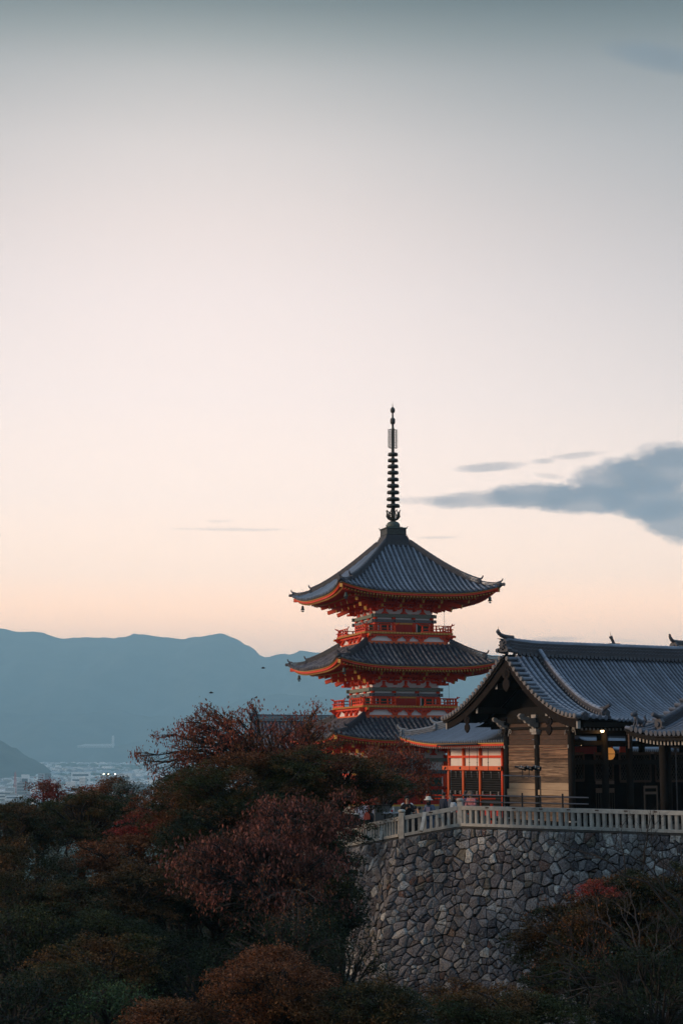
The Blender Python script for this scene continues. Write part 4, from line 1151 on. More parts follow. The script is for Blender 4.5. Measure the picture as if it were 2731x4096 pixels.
for (ya, yb, pys) in ((-YC + .14, -.10, [2979, 2990, 3000, 3021, 3034, 3046, 3059, 3072, 3092, 3108, 3131, 3160]),
                      (.20, YC - .10, [2979, 2990, 3000, 3011, 3024, 3041, 3055, 3071, 3090, 3104, 3132, 3156])):
    ym = (ya + yb) / 2; wp = HALL + E1 * XW + E2 * ym
    zs = [hz2(zat(2200, py, wp.y)) for py in pys]
    for i, (za_, zb_) in enumerate(zip(zs, zs[1:])):
        mb = MB(); dx_ = R.uniform(-.012, .012) - (.02 if i == 0 else 0)
        mb.box((XW + dx_ + .02, ym, (za_ + zb_) / 2), (.07, yb - ya, za_ - zb_ - .012))
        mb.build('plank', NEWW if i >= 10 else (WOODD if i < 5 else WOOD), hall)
    z1_ = zs[-1]; z2_ = hz2(zat(2200, 3182, wp.y)); z3_ = hz2(zat(2200, 3186, wp.y)); z4_ = hz2(zat(2200, 3212, wp.y))
    mb = MB(); mb.box((XW - .06, ym - .0, (z1_ + z2_) / 2), (.10, yb - ya + .2, z1_ - z2_ - .01)); mb.build('sill_plank', NEWW, hall)
    mb = MB(); mb.box((XW + .03, ym, (z2_ + z4_) / 2), (.07, yb - ya, z2_ - z4_ - .012)); mb.build('plank', WOOD, hall)
    mb = MB(); mb.box((XW + .03, ym, z4_ / 2), (.07, yb - ya, z4_ - .02)); mb.build('plank', WOOD, hall)
    # dark upper boards and the warm brown panel under the gable beam
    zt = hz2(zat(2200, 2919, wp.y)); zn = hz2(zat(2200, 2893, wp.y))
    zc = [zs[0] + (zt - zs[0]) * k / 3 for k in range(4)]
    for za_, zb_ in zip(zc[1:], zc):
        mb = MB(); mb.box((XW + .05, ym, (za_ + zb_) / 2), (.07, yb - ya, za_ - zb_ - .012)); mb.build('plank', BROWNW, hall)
    mb = MB(); mb.box((XW + .0, ym, zt + .06), (.16, yb - ya + .1, .13)); mb.build('tie_beam', DARKW, hall)
    mb = MB(); mb.box((XW + .06, ym, (zt + .13 + hz2(1.95)) / 2), (.08, yb - ya, hz2(1.95) - zt - .13)); mb.build('frieze_panel', BROWNW, hall)
# tall dark gable wall behind the frame
mb = MB(); poly = []
for i in range(13):
    v = HP(.1, 1 - i / 12, -1); 
    if abs(v.y) <= 4.6: poly.append((v.y, v.z - .24))
for i in range(1, 13):
    v = HP(.1, i / 12, 1)
    if abs(v.y) <= 4.6: poly.append((v.y, v.z - .24))
poly = [(-4.4, hz2(1.5))] + poly + [(4.4, hz2(1.5))]
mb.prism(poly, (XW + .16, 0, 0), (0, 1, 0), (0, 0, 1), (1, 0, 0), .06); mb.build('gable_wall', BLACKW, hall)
mb = MB(); mb.bar((XW - .02, -4.2, hz2(1.92)), (XW - .02, 4.2, hz2(1.92)), .24, .30)
mb.prism([(-2.6, 0), (2.6, 0), (2.2, .28), (.9, .42), (-.9, .42), (-2.2, .28)], (XW - .02, 0, hz2(2.08)), (0, 1, 0), (0, 0, 1), (1, 0, 0), .2)
mb.build('rainbow_beam', DARKW, hall)
# purlins with whitened ends poking through the gable
for y in (-3.0, -1.15, 1.2, 3.0):
    v = HP(.1, abs(y) / W2, -1 if y < 0 else 1)
    mb = MB(); mb.box((.30 + 1.0, y, v.z - .62), (1.9, .17, .30)); mb.build('purlin', DARKW, hall)
    mb = MB(); mb.box((.338, y, v.z - .62), (.02, .165, .29)); mb.build('purlin_end', WHITEW, hall)
# carved bracket noses on the column heads
def nose(y, z, s=1.0, dirv=(-1, 0, 0), x=XW):
    d = Vector(dirv); o = Vector((x, y, z)); w_ = Vector((0, 1, 0)) if abs(d.x) > .5 else Vector((1, 0, 0))
    mb = MB(); mb.prism([(0, -.13), (.22, -.13), (.26, -.05), (.40, -.02), (.44, .06), (.60, .10), (.66, .20), (.86, .26), (.94, .38), (.86, .48), (.70, .46), (.60, .36), (.50, .36), (.40, .30), (0, .30)],
                    o, d * s, (0, 0, s), w_, .14 * s); mb.build('carved_nose', WHITEW, hall)
    mb = MB(); mb.box(tuple(o + Vector((0, 0, -.20 * s))), (.46 * s, .46 * s, .14 * s)); mb.box(tuple(o + Vector((0, 0, -.31 * s))), (.36 * s, .36 * s, .10 * s))
    mb.box(tuple(o + d * .02 + Vector((0, 0, .38 * s))), (.4, .4, .16)); mb.build('bearing_block', WHITEW if y == .05 else DARKW, hall)
for y in (-YC, .05, YC): nose(y, hz2(1.62), 1.15 if y == .05 else .9)
for y, dy_ in ((-YC, -1), (YC, 1)): nose(y + dy_ * .05, hz2(1.45), .8, (0, dy_, 0), XW - .02)
for x in (3.75, 5.15): nose(-YC, hz2(1.5), .7, (0, -1, 0), x)
def scroll(mb, c, r, s=1, ax=(0, 1, 0)):
    ax = Vector(ax); pts = []
    for k in range(14):
        a = k / 13 * 2 * PI * 1.25; rr = r * (1 - .6 * k / 13)
        pts.append(Vector(c) + ax * (rr * math.cos(a) * s) + Vector((0, 0, rr * math.sin(a))))
    pts = [pts[0] + Vector((0, 0, -r * 1.6)) + ax * (r * .3 * s)] + pts
    mb.tube(pts, .018, 5)
for y, s_ in ((-YC - .42, -1), (-YC + .1, 1), (YC - .5, 1), (YC + .45, -1), (.6, -1), (-1.3, 1)):
    mb = MB(); scroll(mb, (XW - .16, y, hz2(1.35 if abs(y) > 2 else 1.95)), .13, s_); mb.build('carved_scroll', WHITEW, hall)
# beams along the front and inside, white beam ends
for z in (hz2(1.32), hz2(.78), hz2(-.1)):
    for y in (-YC, YC):
        mb = MB(); mb.box((XW + 5.8, y, z), (11.4, .15, .22)); mb.build('long_beam', DARKW, hall)
for (x, y) in ((XW, -YC), (XW, .05), (XW, YC)):
    mb = MB(); mb.box((x - .17, y, hz2(.62)), (.03, .06, .15)); mb.build('peg', WHITEW, hall)
# interior: floor, far wall with a gap under its beam, two lattice screens
mb = MB(); mb.box((8.0, 0, .03), (13.5, 7.5, .10)); mb.build('floor', BLACKW, hall)  # black floor and rear wall paint in the darkness of the interior
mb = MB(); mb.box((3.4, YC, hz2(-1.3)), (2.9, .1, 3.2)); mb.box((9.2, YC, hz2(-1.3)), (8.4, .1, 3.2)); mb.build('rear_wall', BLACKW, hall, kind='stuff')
mb = MB(); mb.box((8, YC, hz2(1.5)), (12, .1, .5)); mb.build('rear_lintel', BLACKW, hall)
LAT = mat('lattice_wood', (0.055, 0.045, 0.034), (0.03, 0.026, 0.02), rough=.8)
def lattice(xa, xb, za_, zb_, y, parent, pitch=.155, steep=1.7):
    mb = MB(); w_, h_ = xb - xa, zb_ - za_
    nn = int((w_ + h_ / steep) / pitch) + 1
    for sgn in (1, -1):
        for k in range(nn):
            x0 = -h_ / steep + k * pitch
            pa = []
            for x_, z_ in ((x0, 0.0), (x0 + h_ / steep, h_)): pa.append([x_, z_])
            # clip to the opening
            (x1, z1), (x2, z2) = pa
            if x1 < 0: z1 += (0 - x1) * steep; x1 = 0
            if x2 > w_: z2 -= (x2 - w_) * steep; x2 = w_
            if x2 - x1 < .03: continue
            if sgn < 0: x1, x2 = w_ - x1, w_ - x2
            mb.bar((xa + x1, y + .012 * sgn, za_ + z1), (xa + x2, y + .012 * sgn, za_ + z2), .02, .022, Vector((0, 1, 0)))
    mb.build('lattice', LAT, parent, kind='stuff')
    for (c, d_) in (((xa, y, (za_ + zb_) / 2), (.07, .07, h_)), ((xb, y, (za_ + zb_) / 2), (.07, .07, h_)), (((xa + xb) / 2, y, za_), (w_, .07, .12)), (((xa + xb) / 2, y, zb_), (w_, .07, .12))):
        mb = MB(); mb.box(c, d_); mb.build('lattice_frame', BROWNW, parent)
lattice(3.95, 5.0, hz2(-.95), hz2(.30), -1.6, hall); lattice(2.1, 3.6, hz2(-.95), hz2(.30), -1.2, hall); lattice(5.4, 7.2, hz2(-1.0), hz2(.30), -1.6, hall)
lattice(7.5, 9.4, hz2(-1.0), hz2(.30), -1.6, hall)
for za_, h_ in ((hz2(-1.42), .22), (hz2(-1.05), .16)):
    mb = MB(); mb.box((4.5, -1.62, za_), (1.05, .05, h_)); mb.build('low_rail', mat('bare_rail_wood', (0.17, 0.115, 0.085), (0.10, 0.07, 0.05), rough=.8, scale=4), hall)
for k in range(9):
    mb = MB(); mb.box((3.98 + k * .13, -1.62, hz2(-2.15)), (.03, .03, 1.3)); mb.build('picket', LAT, hall)

# ---------------------------------------------------------------- lit lamps on the hall: hanging things of their own
LAMPE = emit('bulb_glow', (1.0, 0.70, 0.38), 5); LANT = emit('lantern_paper_glow', (1.0, 0.40, 0.09), .24)
def hall_pt(px, py, y):
    """point of the hall frame on the plane local y seen at a photo pixel"""
    d = at(px, py, 100); n = E2
    k = (HALL + E2 * y).dot(n) / d.dot(n); return d * k
p = hall_pt(2407, 2922, -3.05)
o = thing('bulb_lamp', 'small lit bulb lamp glowing under the front eave of the timber hall', 'lamp', p)
mb = MB(); mb.lathe([(.02, -.09), (.075, -.06), (.085, 0), (.05, .05)], (0, 0, 0), 12); mb.build('bulb', LAMPE, o, True)
mb = MB(); mb.lathe([(.16, .01), (.15, .03), (.06, .10), (.03, .14)], (0, 0, 0), 14); mb.tube([(0, 0, .12), (0, 0, .5)], .012, 5); mb.build('lamp_shade', IRON, o)
ld = bpy.data.lights.new('bulb_light', 'POINT'); ld.energy = 7; ld.color = (1, .55, .22); ld.shadow_soft_size = .08
lo = bpy.data.objects.new('bulb_light', ld); COL.objects.link(lo); lo.parent = o; lo.location = (0, 0, -.16)
p = hall_pt(2323, 2979, -2.4)
o = thing('bulb_lamp', 'tiny lit bulb on the dark beam right of the plank wall', 'lamp', p)
mb = MB(); mb.lathe([(.01, -.03), (.035, 0), (.01, .03)], (0, 0, 0), 8); mb.build('bulb', LAMPE, o, True)
mb = MB(); mb.tube([(0, 0, .03), (0, 0, .12)], .02, 6); mb.build('socket', IRON, o)
p = hall_pt(2434, 3015, -1.9)
o = thing('paper_lantern', 'round orange paper lantern half hidden behind a dark column of the hall', 'lantern', p)
mb = MB(); mb.lathe([(.06, -.29), (.18, -.25), (.26, -.12), (.28, 0), (.26, .12), (.18, .25), (.06, .29)], (0, 0, 0), 20); mb.build('lantern_shade', LANT, o, True)
mb = MB(); mb.tube([(.288 * math.cos(a), .288 * math.sin(a), -.01) for a in [2 * PI * i / 20 for i in range(21)]], .015, 5, False); mb.tube([(0, 0, .28), (0, 0, .9)], .012, 5)
mb.lathe([(.09, -.33), (.08, -.28)], (0, 0, 0), 10); mb.lathe([(.08, .28), (.09, .33)], (0, 0, 0), 10); mb.build('lantern_ring', IRON, o)
# chair-like frames and barrier inside the hall
for px0, px1, lab in ((2577, 2627, 'low brown barrier frame standing in the dark hall entrance'),):
    a = hall_pt(px0, 3240, -3.0); b = hall_pt(px1, 3240, -3.0); zt_ = hall_pt(px0, 3143, -3.0).z; zm_ = hall_pt(px0, 3172, -3.0).z
    o = thing('barrier_frame', lab, 'barrier', (a.x, a.y, GZ), AL); w_ = (b - a).length
    BR = mat('bare_rail_wood', (0.17, 0.115, 0.085))
    for xx in (0, w_):
        mb = MB(); mb.box((xx, 0, (zt_ - GZ) / 2), (.05, .05, zt_ - GZ)); mb.build('leg', BR, o)
    for zz, h_ in ((zt_ - .06, .12), (zm_, .12)):
        mb = MB(); mb.box((w_ / 2, .0, zz - GZ), (w_ - .05, .04, h_)); mb.build('rail', BR, o)
a = hall_pt(2700, 3010, -3.6); b = hall_pt(2707, 3250, -3.6)
o = thing('pole', 'thin grey pole standing upright before the dark hall near the right edge', 'pole', (b.x, b.y, GZ))
mb = MB(); mb.tube([(0, 0, 0), (0, 0, a.z - GZ)], .028, 7); mb.build('shaft', PIPE, o)
mb = MB(); mb.lathe([(.06, 0), (.09, .12), (.05, .22)], (0, 0, a.z - GZ), 9); mb.build('head', PIPE, o)

# ================================================================ neighbouring roof at the right edge
WC = Vector((12.15, 70.5, GZ))
TILE_W = mat('dark_roof_tile', (0.10, 0.12, 0.16), (0.055, 0.062, 0.08), rough=.5, scale=1.3, amount=1, objvar=.25)  # darker tone of the roof tile for this roof
wing = thing('side_hall', 'tiled roof and dark columns of the neighbouring hall cut by the right edge', 'temple hall', WC, AL)
WW = 5.2
def WP(y, s, side=1):
    """slope falls towards -x; y runs from the far verge (0) towards the camera (negative)"""
    z = 1.06 + 3.3 * max(0, 1 - s) ** 1.7 + .30 * max(0, 1 + y / 2.6) ** 2 * (.25 + .75 * s)
    return Vector((WW * (1 - s), y, hz2(z)))
mb = MB(); ss = []; ns = 20; ny = 10
for k in range(ns): ss += [(k / ns, 0.0), ((k + 1) / ns - .002, .04)]
for s, lf in ss:
    for i in range(ny + 1): v = WP(-7.0 * i / ny, s); mb.v.append((v.x, v.y, v.z + lf - .05))
for j in range(len(ss) - 1):
    for i in range(ny): q = j * (ny + 1) + i; mb.f.append((q, q + 1, q + ny + 2, q + ny + 1))
mb.build('pan_tiles', PAN, wing, kind='stuff')
y = -1.55
while y > -6.9:
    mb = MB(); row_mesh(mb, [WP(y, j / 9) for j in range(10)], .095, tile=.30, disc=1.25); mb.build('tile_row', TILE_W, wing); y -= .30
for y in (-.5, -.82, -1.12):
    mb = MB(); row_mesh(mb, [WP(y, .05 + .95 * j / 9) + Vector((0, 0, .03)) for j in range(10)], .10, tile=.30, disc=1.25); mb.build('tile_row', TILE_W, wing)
for k in range(17):
    s = .06 + .92 * k / 16; c = WP(0, s); c2 = WP(-.42, s)
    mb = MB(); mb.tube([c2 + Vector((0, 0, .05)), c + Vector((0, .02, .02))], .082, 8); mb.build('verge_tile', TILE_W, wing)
pts = [WP(-1.35, .03 + .80 * j / 12) for j in range(13)]
mb = MB()
for w_, z0, h_ in ((.34, 0, .12), (.28, .14, .08), (.30, .24, .05), (.26, .31, .08)):
    for a, b in zip(pts, pts[1:]): q = Vector((0, 0, z0 + h_ / 2)); mb.bar(a + q, b + q + (b - a) * .01, w_, h_)
mb.build('descending_ridge', TILE_DK, wing)
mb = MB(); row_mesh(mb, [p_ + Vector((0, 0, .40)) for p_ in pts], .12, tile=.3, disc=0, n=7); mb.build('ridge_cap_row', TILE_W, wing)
mb = MB(); ornament(mb, pts[-1] + Vector((-.05, 0, -.05)), (-1, 0, 0), 1.2, False); c = pts[-1]
mb.tube([c + Vector((.3, 0, .48)), c + Vector((-.05, 0, .50)), c + Vector((-.42, 0, .64))], [.10, .10, .09], 8); mb.build('ridge_end_ornament', TILE_DK, wing)
mb = MB(); e = WP(-3, 1.0)
for k in range(14):
    ya, yb = -7.0 * k / 14, -7.0 * (k + 1) / 14; a, b = WP(ya, 1.0), WP(yb, 1.0)
    mb.bar((a.x + .06, ya, a.z - .10), (b.x + .06, yb, b.z - .10), .14, .05); mb.bar((a.x + .15, ya, a.z - .21), (b.x + .15, yb, b.z - .21), .12, .13)
mb.build('eave_board', DARKW, wing)
mb, mt = MB(), MB(); y = -.2; k = 0
while y > -6.9:
    a = WP(y, 1.0); mb.bar((a.x + .32, y, a.z - .36), (a.x + 3.6, y, hz2(2.0)), .09, .12); 
    mt.box((a.x + .31, y, a.z - .36), (.02, .095, .18)); y -= .235
mb.build('rafters', DARKW, wing, kind='stuff'); mt.build('rafter_tips', WHITEW, wing, kind='stuff')
mb = MB(); a = WP(-.1, 1); mb.bar((a.x + .1, -.12, a.z - .12), (a.x + 2.6, -.12, a.z + .55), .1, .16); mb.build('bargeboard', DARKW, wing)
mb = MB(); mb.box((.12, -.18, hz2(.80)), (.10, .10, .62)); mb.build('gutter_pipe', BROWNW, wing)
for x, y in ((1.35, -.9), (1.35, -3.6), (1.35, -6.2)):
    mb = MB(); mb.tube([(x, y, 0), (x, y, hz2(1.9))], .19, 12); mb.build('column', DARKW, wing, True)
mb = MB(); mb.box((1.35, -3.5, hz2(.9)), (.18, 6.6, .28)); mb.build('long_beam', DARKW, wing)
mb = MB(); mb.box((3.4, -3.5, hz2(-.3)), (.12, 7, 5.2)); mb.build('inner_wall', BLACKW, wing)
mb = MB(); mb.prism([(1.2, hz2(.6)), (5.0, hz2(.6))] + [(WP(-.25, s_).x, WP(-.25, s_).z - .25) for s_ in (.05, .2, .4, .6, .77)], (0, -.25, 0), (1, 0, 0), (0, 0, 1), (0, 1, 0), .06); mb.build('end_board', BLACKW, wing)
# guardian lion tile on the corner
p = wing.location + Matrix.Rotation(AL, 3, 'Z') @ WP(-.55, .93)
o = thing('lion_ornament', 'small grey lion figure crouching on the lower corner of the right-hand roof', 'roof figure', p + Vector((0, 0, .1)), AL + PI)
mb = MB()
mb.tube([(-.30, 0, .16), (-.16, 0, .20), (0, 0, .26), (.12, 0, .36), (.20, 0, .50)], [.07, .12, .11, .11, .09], 9)
mb.tube([(.14, 0, .50), (.22, 0, .58), (.33, 0, .56), (.39, 0, .52)], [.09, .14, .10, .06], 9)
mb.tube([(-.30, 0, .18), (-.38, 0, .32), (-.30, 0, .44), (-.36, 0, .54)], [.04, .05, .06, .02], 6)
for sx in (-1, 1):
    mb.tube([(.14, sx * .08, .34), (.18, sx * .09, .16), (.24, sx * .09, .0)], [.05, .04, .045], 6)
    mb.tube([(-.22, sx * .09, .18), (-.10, sx * .11, .12), (-.18, sx * .11, .0)], [.07, .06, .05], 6)
    mb.tube([(.19, sx * .08, .66), (.17, sx * .11, .74)], [.035, .012], 5)
mb.build('lion_body', TILE_W, o, True)

# ================================================================ small vermilion hall with the pale blue roof
SH = Vector((8.36, 84.0, GZ))
sh = thing('red_hall', 'small orange and white hall with black lattice shutters under a pale blue tiled roof', 'temple hall', SH, AL)
SX0, SY0, SY1 = -1.5, -2.5, 8.4; SD = 4.6; SZE, SZT = .92, 3.35
def SP_(y, d):
    """left slope; d metres in from the eave, the far corner flares up"""
    s = max(0, min(1, d / SD))
    z = SZE + (SZT - SZE) * s ** 1.28 + .42 * max(0, 1 - max(0, SY1 - y) / 4.2) ** 2.2 * (1 - s)
    return Vector((SX0 + d - .12 * max(0, 1 - (SY1 - y) / 3) ** 2 * (1 - s), y, hz2(z)))
mb = MB(); N = 12
dd_ = []
for k in range(16): dd_ += [(SD * k / 16, .04), (SD * (k + 1) / 16 - .01, 0)]
for d, lf in dd_:
    for i in range(N + 1):
        y = SY0 + (SY1 - d - SY0) * i / N; v = SP_(y, d); mb.v.append((v.x, v.y, v.z + lf - .05))
for j in range(len(dd_) - 1):
    for i in range(N): q = j * (N + 1) + i; mb.f.append((q, q + 1, q + N + 2, q + N + 1))
mb.build('pan_tiles', TILE_LT, sh, kind='stuff')
# the hipped far end
mb = MB()
for j in range(9):
    d = SD * j / 8
    for xx in (SX0 + d, SX0 + 2 * SD - d): v = SP_(SY1 - d, d); mb.v.append((xx, SY1 - d, v.z - .04))
for j in range(8): q = 2 * j; mb.f.append((q, q + 1, q + 3, q + 2))
mb.build('hip_slope', TILE_LT, sh)
y = SY0
while y < SY1 - .1:
    dm = min(SD, SY1 - y)
    k = max(2, int(dm / .6)); mb = MB(); row_mesh(mb, [SP_(y, dm - dm * j / k) for j in range(k + 1)], .06, tile=.30, disc=1.2); mb.build('tile_row', TILE_LT, sh); y += .235
def hipS(d): v = SP_(SY1 - d, d); return v + Vector((0, 0, .02))
LTR = mat('pale_ridge_tile', (0.24, 0.255, 0.27), (0.10, 0.11, 0.125), rough=.6, scale=5)
mb = MB(); ridge_stack(mb, [hipS(d) for d in (4.6, 3.8, 3.0, 2.3, 1.7, 1.5)], .28, .34); mb.build('hip_ridge', LTR, sh)
mb = MB(); ridge_stack(mb, [hipS(d) for d in (1.5, 1.0, .5, .2)], .24, .22, 2); mb.build('lower_hip_ridge', LTR, sh)
mb = MB(); ornament(mb, hipS(1.45), (-1, 1, 0), .95); mb.build('ridge_end_ornament', LTR, sh)
mb = MB(); ornament(mb, hipS(.15), (-1, 1, 0), .8); mb.build('corner_ornament', LTR, sh)
def sband(name, m_, ins, z0, z1, th=.12):
    mb = MB(); N = 18
    for i in range(N + 1):
        y = SY0 + (SY1 - ins - SY0) * i / N; v = SP_(y, 0)
        for xx, zz in ((v.x + ins, z0), (v.x + ins + th, z0), (v.x + ins + th, z1), (v.x + ins, z1)): mb.v.append((xx, y, v.z + zz))
    for i in range(N):
        for k in range(4): q, c = i * 4 + k, i * 4 + (k + 1) % 4; mb.f.append((q, c, c + 4, q + 4))
    mb.build(name, m_, sh)
sband('eave_edge', TILE_DK, .02, -.01, -.06, .2); sband('eave_trim', GOLD, .07, -.06, -.115, .2); sband('eave_board', RED, .13, -.115, -.22)
mb, mt = MB(), MB(); y = SY0
while y < SY1 - .3:
    v = SP_(y, 0); mb.bar((v.x + .22, y, v.z - .27), (-.05, y, hz2(1.05)), .08, .09); mt.box((v.x + .21, y, v.z - .27), (.015, .084, .094)); y += .21
mb.build('rafters', RED, sh, kind='stuff'); mt.build('rafter_tips', WHITEW, sh, kind='stuff')
mb = MB(); mb.add([(SX0 + .2, SY0, hz2(SZE - .14)), (SX0 + .2, SY1 - .3, hz2(SZE + .1)), (.1, SY1 - 1.6, hz2(1.16)), (.1, SY0, hz2(1.16))], [(0, 1, 2, 3)]); mb.build('soffit', REDD, sh)
# a drainpipe run under the eave
mb = MB(); a = SP_(.2, 0); b = SP_(4.2, 0); mb.tube([a + Vector((-.05, 0, -.12)), b + Vector((-.05, 0, -.14))], .045, 7); mb.tube([b + Vector((-.05, 0, -.14)), b + Vector((.0, 0, -.5))], .03, 6); mb.build('gutter', IRON, sh)
def sh_y(px, py=3066):
    d = at(px, py, 90); n = E1; k = SH.dot(n) / d.dot(n); q = d * k; return (q - SH).dot(E2), q.z
ycols = [sh_y(px)[0] for px in (2009, 1920, 1853, 1794)]
zof = lambda px, py: sh_y(px, py)[1]
ztop, zb1, zb0 = .74, zof(1920, 3064), zof(1920, 3081)
mb = MB(); mb.box((.10, 3.6, hz2((ztop + 1.1) / 2 + .0) - .6), (.1, 9.0, .35)); 
mb = MB(); mb.box((.12, (ycols[0] + ycols[-1]) / 2, hz2((ztop + zb1) / 2)), (.10, ycols[-1] - ycols[0], ztop - zb1)); mb.build('plaster_wall', mat('cream_plaster', (0.82, 0.79, 0.74), (0.70, 0.67, 0.62), rough=.9, scale=2, amount=.5), sh)
for i, y in enumerate(ycols):
    mb = MB(); mb.tube([(0, y, 0), (0, y, hz2(.95))], .085, 10); mb.build('column', ORANGE if i else RED, sh, True)
mb = MB(); z_ = (zof(1920, 3021) + zof(1920, 3032)) / 2; mb.box((.02, (ycols[0] + ycols[-1]) / 2, hz2(z_)), (.14, ycols[-1] - ycols[0] + .1, .12)); mb.build('tie_beam', RED, sh)
mb = MB(); mb.box((.0, (ycols[0] + ycols[-1]) / 2, hz2(.84)), (.2, ycols[-1] - ycols[0] + .4, .18)); mb.build('head_beam', RED, sh)
mb = MB(); mb.box((-.14, (ycols[0] + ycols[-1]) / 2 + .1, hz2((zb0 + zb1) / 2)), (.14, ycols[-1] - ycols[0] + .5, zb1 - zb0)); mb.build('waist_beam', ORANGE, sh)
for y in ycols:
    mb = MB(); mb.tube([(-.24, y, hz2((zb0 + zb1) / 2)), (-.20, y, hz2((zb0 + zb1) / 2))], .07, 8); mb.build('nail_cover', IRON, sh)
# black lattice shutters, one per bay, with pale tassels and latches
zs0 = hz2(zof(1920, 3225))
for ya, yb in zip(ycols, ycols[1:]):
    ya += .08; yb -= .08; n = max(6, int((yb - ya) / .09)); zt_ = hz2(zb0) - .04
    mb = MB(); mb.box((.10, (ya + yb) / 2, (zt_ + zs0) / 2), (.04, yb - ya, zt_ - zs0)); mb.build('shutter_back', mat('black_lacquer', (0.006, 0.007, 0.007), rough=.55), sh)
    mb = MB()
    for k in range(n + 1): mb.box((.05, ya + (yb - ya) * k / n, (zt_ + zs0) / 2), (.035, .022, zt_ - zs0))
    for k in range(15): mb.box((.035, (ya + yb) / 2, zs0 + (zt_ - zs0) * (k + .5) / 15), (.03, yb - ya, .028))
    mb.build('shutter_lattice', mat('charcoal_lacquer', (0.010, 0.011, 0.011), rough=.6), sh, kind='stuff')
    for k in range(3):
        y = ya + (yb - ya) * (.12 + .38 * k)
        mb = MB(); mb.box((-.02, y, zt_ - .06), (.05, .07, .06)); mb.box((-.02, y, zt_ - .22), (.02, .018, .28)); mb.build('shutter_hook', LTR, sh)
        mb = MB(); mb.lathe([(.03, 0), (.055, .04), (.03, .09), (.055, .15), (.02, .20)], (-.06, y, hz2(zof(1920, 3180))), 8); mb.build('post_cap', WHITEW, sh)
# hanging lantern chains in front of the white panels
for i, px in enumerate((1821, 1909, 1940, 1984)):
    y, _ = sh_y(px); mb = MB(); mb.tube([(-.5, y, hz2(.9)), (-.5, y, hz2(zof(px, 3086)))], .014, 4)
    mb.lathe([(.01, -.04), (.035, 0), (.01, .04)], (-.5, y, hz2(zof(px, 3050))), 6); mb.build('hanging_chain', IRON, sh)
mb = MB(); mb.box((3.6, 3.0, hz2(-1.0)), (6.9, 5.2, 3.7)); mb.build('inner_wall', REDD, sh)

# ================================================================ far roofs
def far_gable(name, label, a, b, width, rise, m_, wall=True, rz=None, orn=(True, True), zground=-4.5, ridge_h=.6, pitch=.33):
    """simple gabled hall: ridge from world point a to b"""
    a, b = Vector(a), Vector(b); L = (Vector((b.x, b.y, 0)) - Vector((a.x, a.y, 0))).length
    rz = math.atan2(b.y - a.y, b.x - a.x)
    o = thing(name, label, 'temple hall', (a.x, a.y, zground), rz); za = a.z - zground - ridge_h
    def FP(x, s, side): return Vector((x, side * width * s, za - rise * (1 - max(0, 1 - s) ** 1.5)))
    for side in (-1, 1): gable_sheet(FP, 0, L, side, 6, 12, o)
    x = .15
    while x < L:
        mb = MB(); row_mesh(mb, [FP(x, j / 5, -1) for j in range(6)], .08, tile=.5); mb.build('tile_row', m_, o); x += pitch
    mb = MB(); ridge_stack(mb, [Vector((0, 0, za)), Vector((L * .5, 0, za - .05)), Vector((L, 0, za))], .42, ridge_h * .86, 4); mb.build('main_ridge', TILE_DK, o)
    for f_, xx, d in ((orn[0], 0, (-1, 0)), (orn[1], L, (1, 0))):
        if f_: mb = MB(); ornament(mb, Vector((xx, 0, za + .05)), d, 1.35); mb.build('ridge_end_ornament', TILE_DK, o)
    if wall:
        mb = MB(); mb.box((L / 2, 0, (za - rise) / 2 - .1), (L - 1.4, width * 1.3, za - rise)); mb.build('wall', DARKW, o)
    mb = MB()
    for side in (-1, 1): e = FP(L / 2, 1, side); mb.box((L / 2, e.y - side * .1, e.z - .14), (L, .12, .14))
    mb.build('eave_board', BROWNW, o)
    return o
far_gable('long_hall', 'long dark tiled roof behind the reddish cherry left of the pagoda', (at(1004, 2858, 150)), (at(1470, 2868, 152)), 4.6, 2.5, TILE_OLD, zground=-5)
far_gable('rear_hall', 'grey-green roof slope with a boxed ridge end peeping over the timber hall ridge', (at(2452, 2583, 112)), (at(2290, 2614, 130)), 5.0, 2.6, mat('lichen_tile', (0.26, 0.27, 0.24), (0.17, 0.18, 0.17), rough=.8), orn=(False, False), zground=-4, ridge_h=.4)
o = bpy.data.objects['rear_hall']
mb = MB(); zz = at(2452, 2604, 112).z + 4
mb.box((-.12, 0, zz + .22), (.30, .74, .50)); mb.box((-.12, 0, zz + .48), (.36, .80, .06)); mb.disc((-.30, 0, zz + .22), (-1, 0, 0), .18, .06, 10)
for s_ in (-1, 1): mb.box((-.30, s_ * .32, zz + .20), (.08, .07, .44))
mb.tube([(.25, 0, zz + .52), (-.05, 0, zz + .56), (-.12, .12, zz + .80), (-.16, .22, zz + 1.0)], [.09, .10, .10, .13], 8); mb.tube([(-.16, .22, zz + 1.05), (-.16, .24, zz + 1.34)], [.02, .006], 5); mb.build('ridge_end_ornament', TILE_DK, o)
far_gable('east_hall', 'ridge end with a curled cap tile poking up at the far right edge', (at(2693, 2560, 100)), (at(2960, 2572, 104)), 4.6, 2.4, TILE_OLD, zground=-3.5, ridge_h=.75)
o = bpy.data.objects['east_hall']
mb = MB(); zz = at(2682, 2600, 100).z + 3.5; mb.tube([(.2, 0, zz - .1), (-.1, 0, zz - .05), (-.22, 0, zz + .08), (-.12, 0, zz + .2)], [.12, .12, .11, .09], 8); mb.build('lower_ornament', TILE_DK, o)
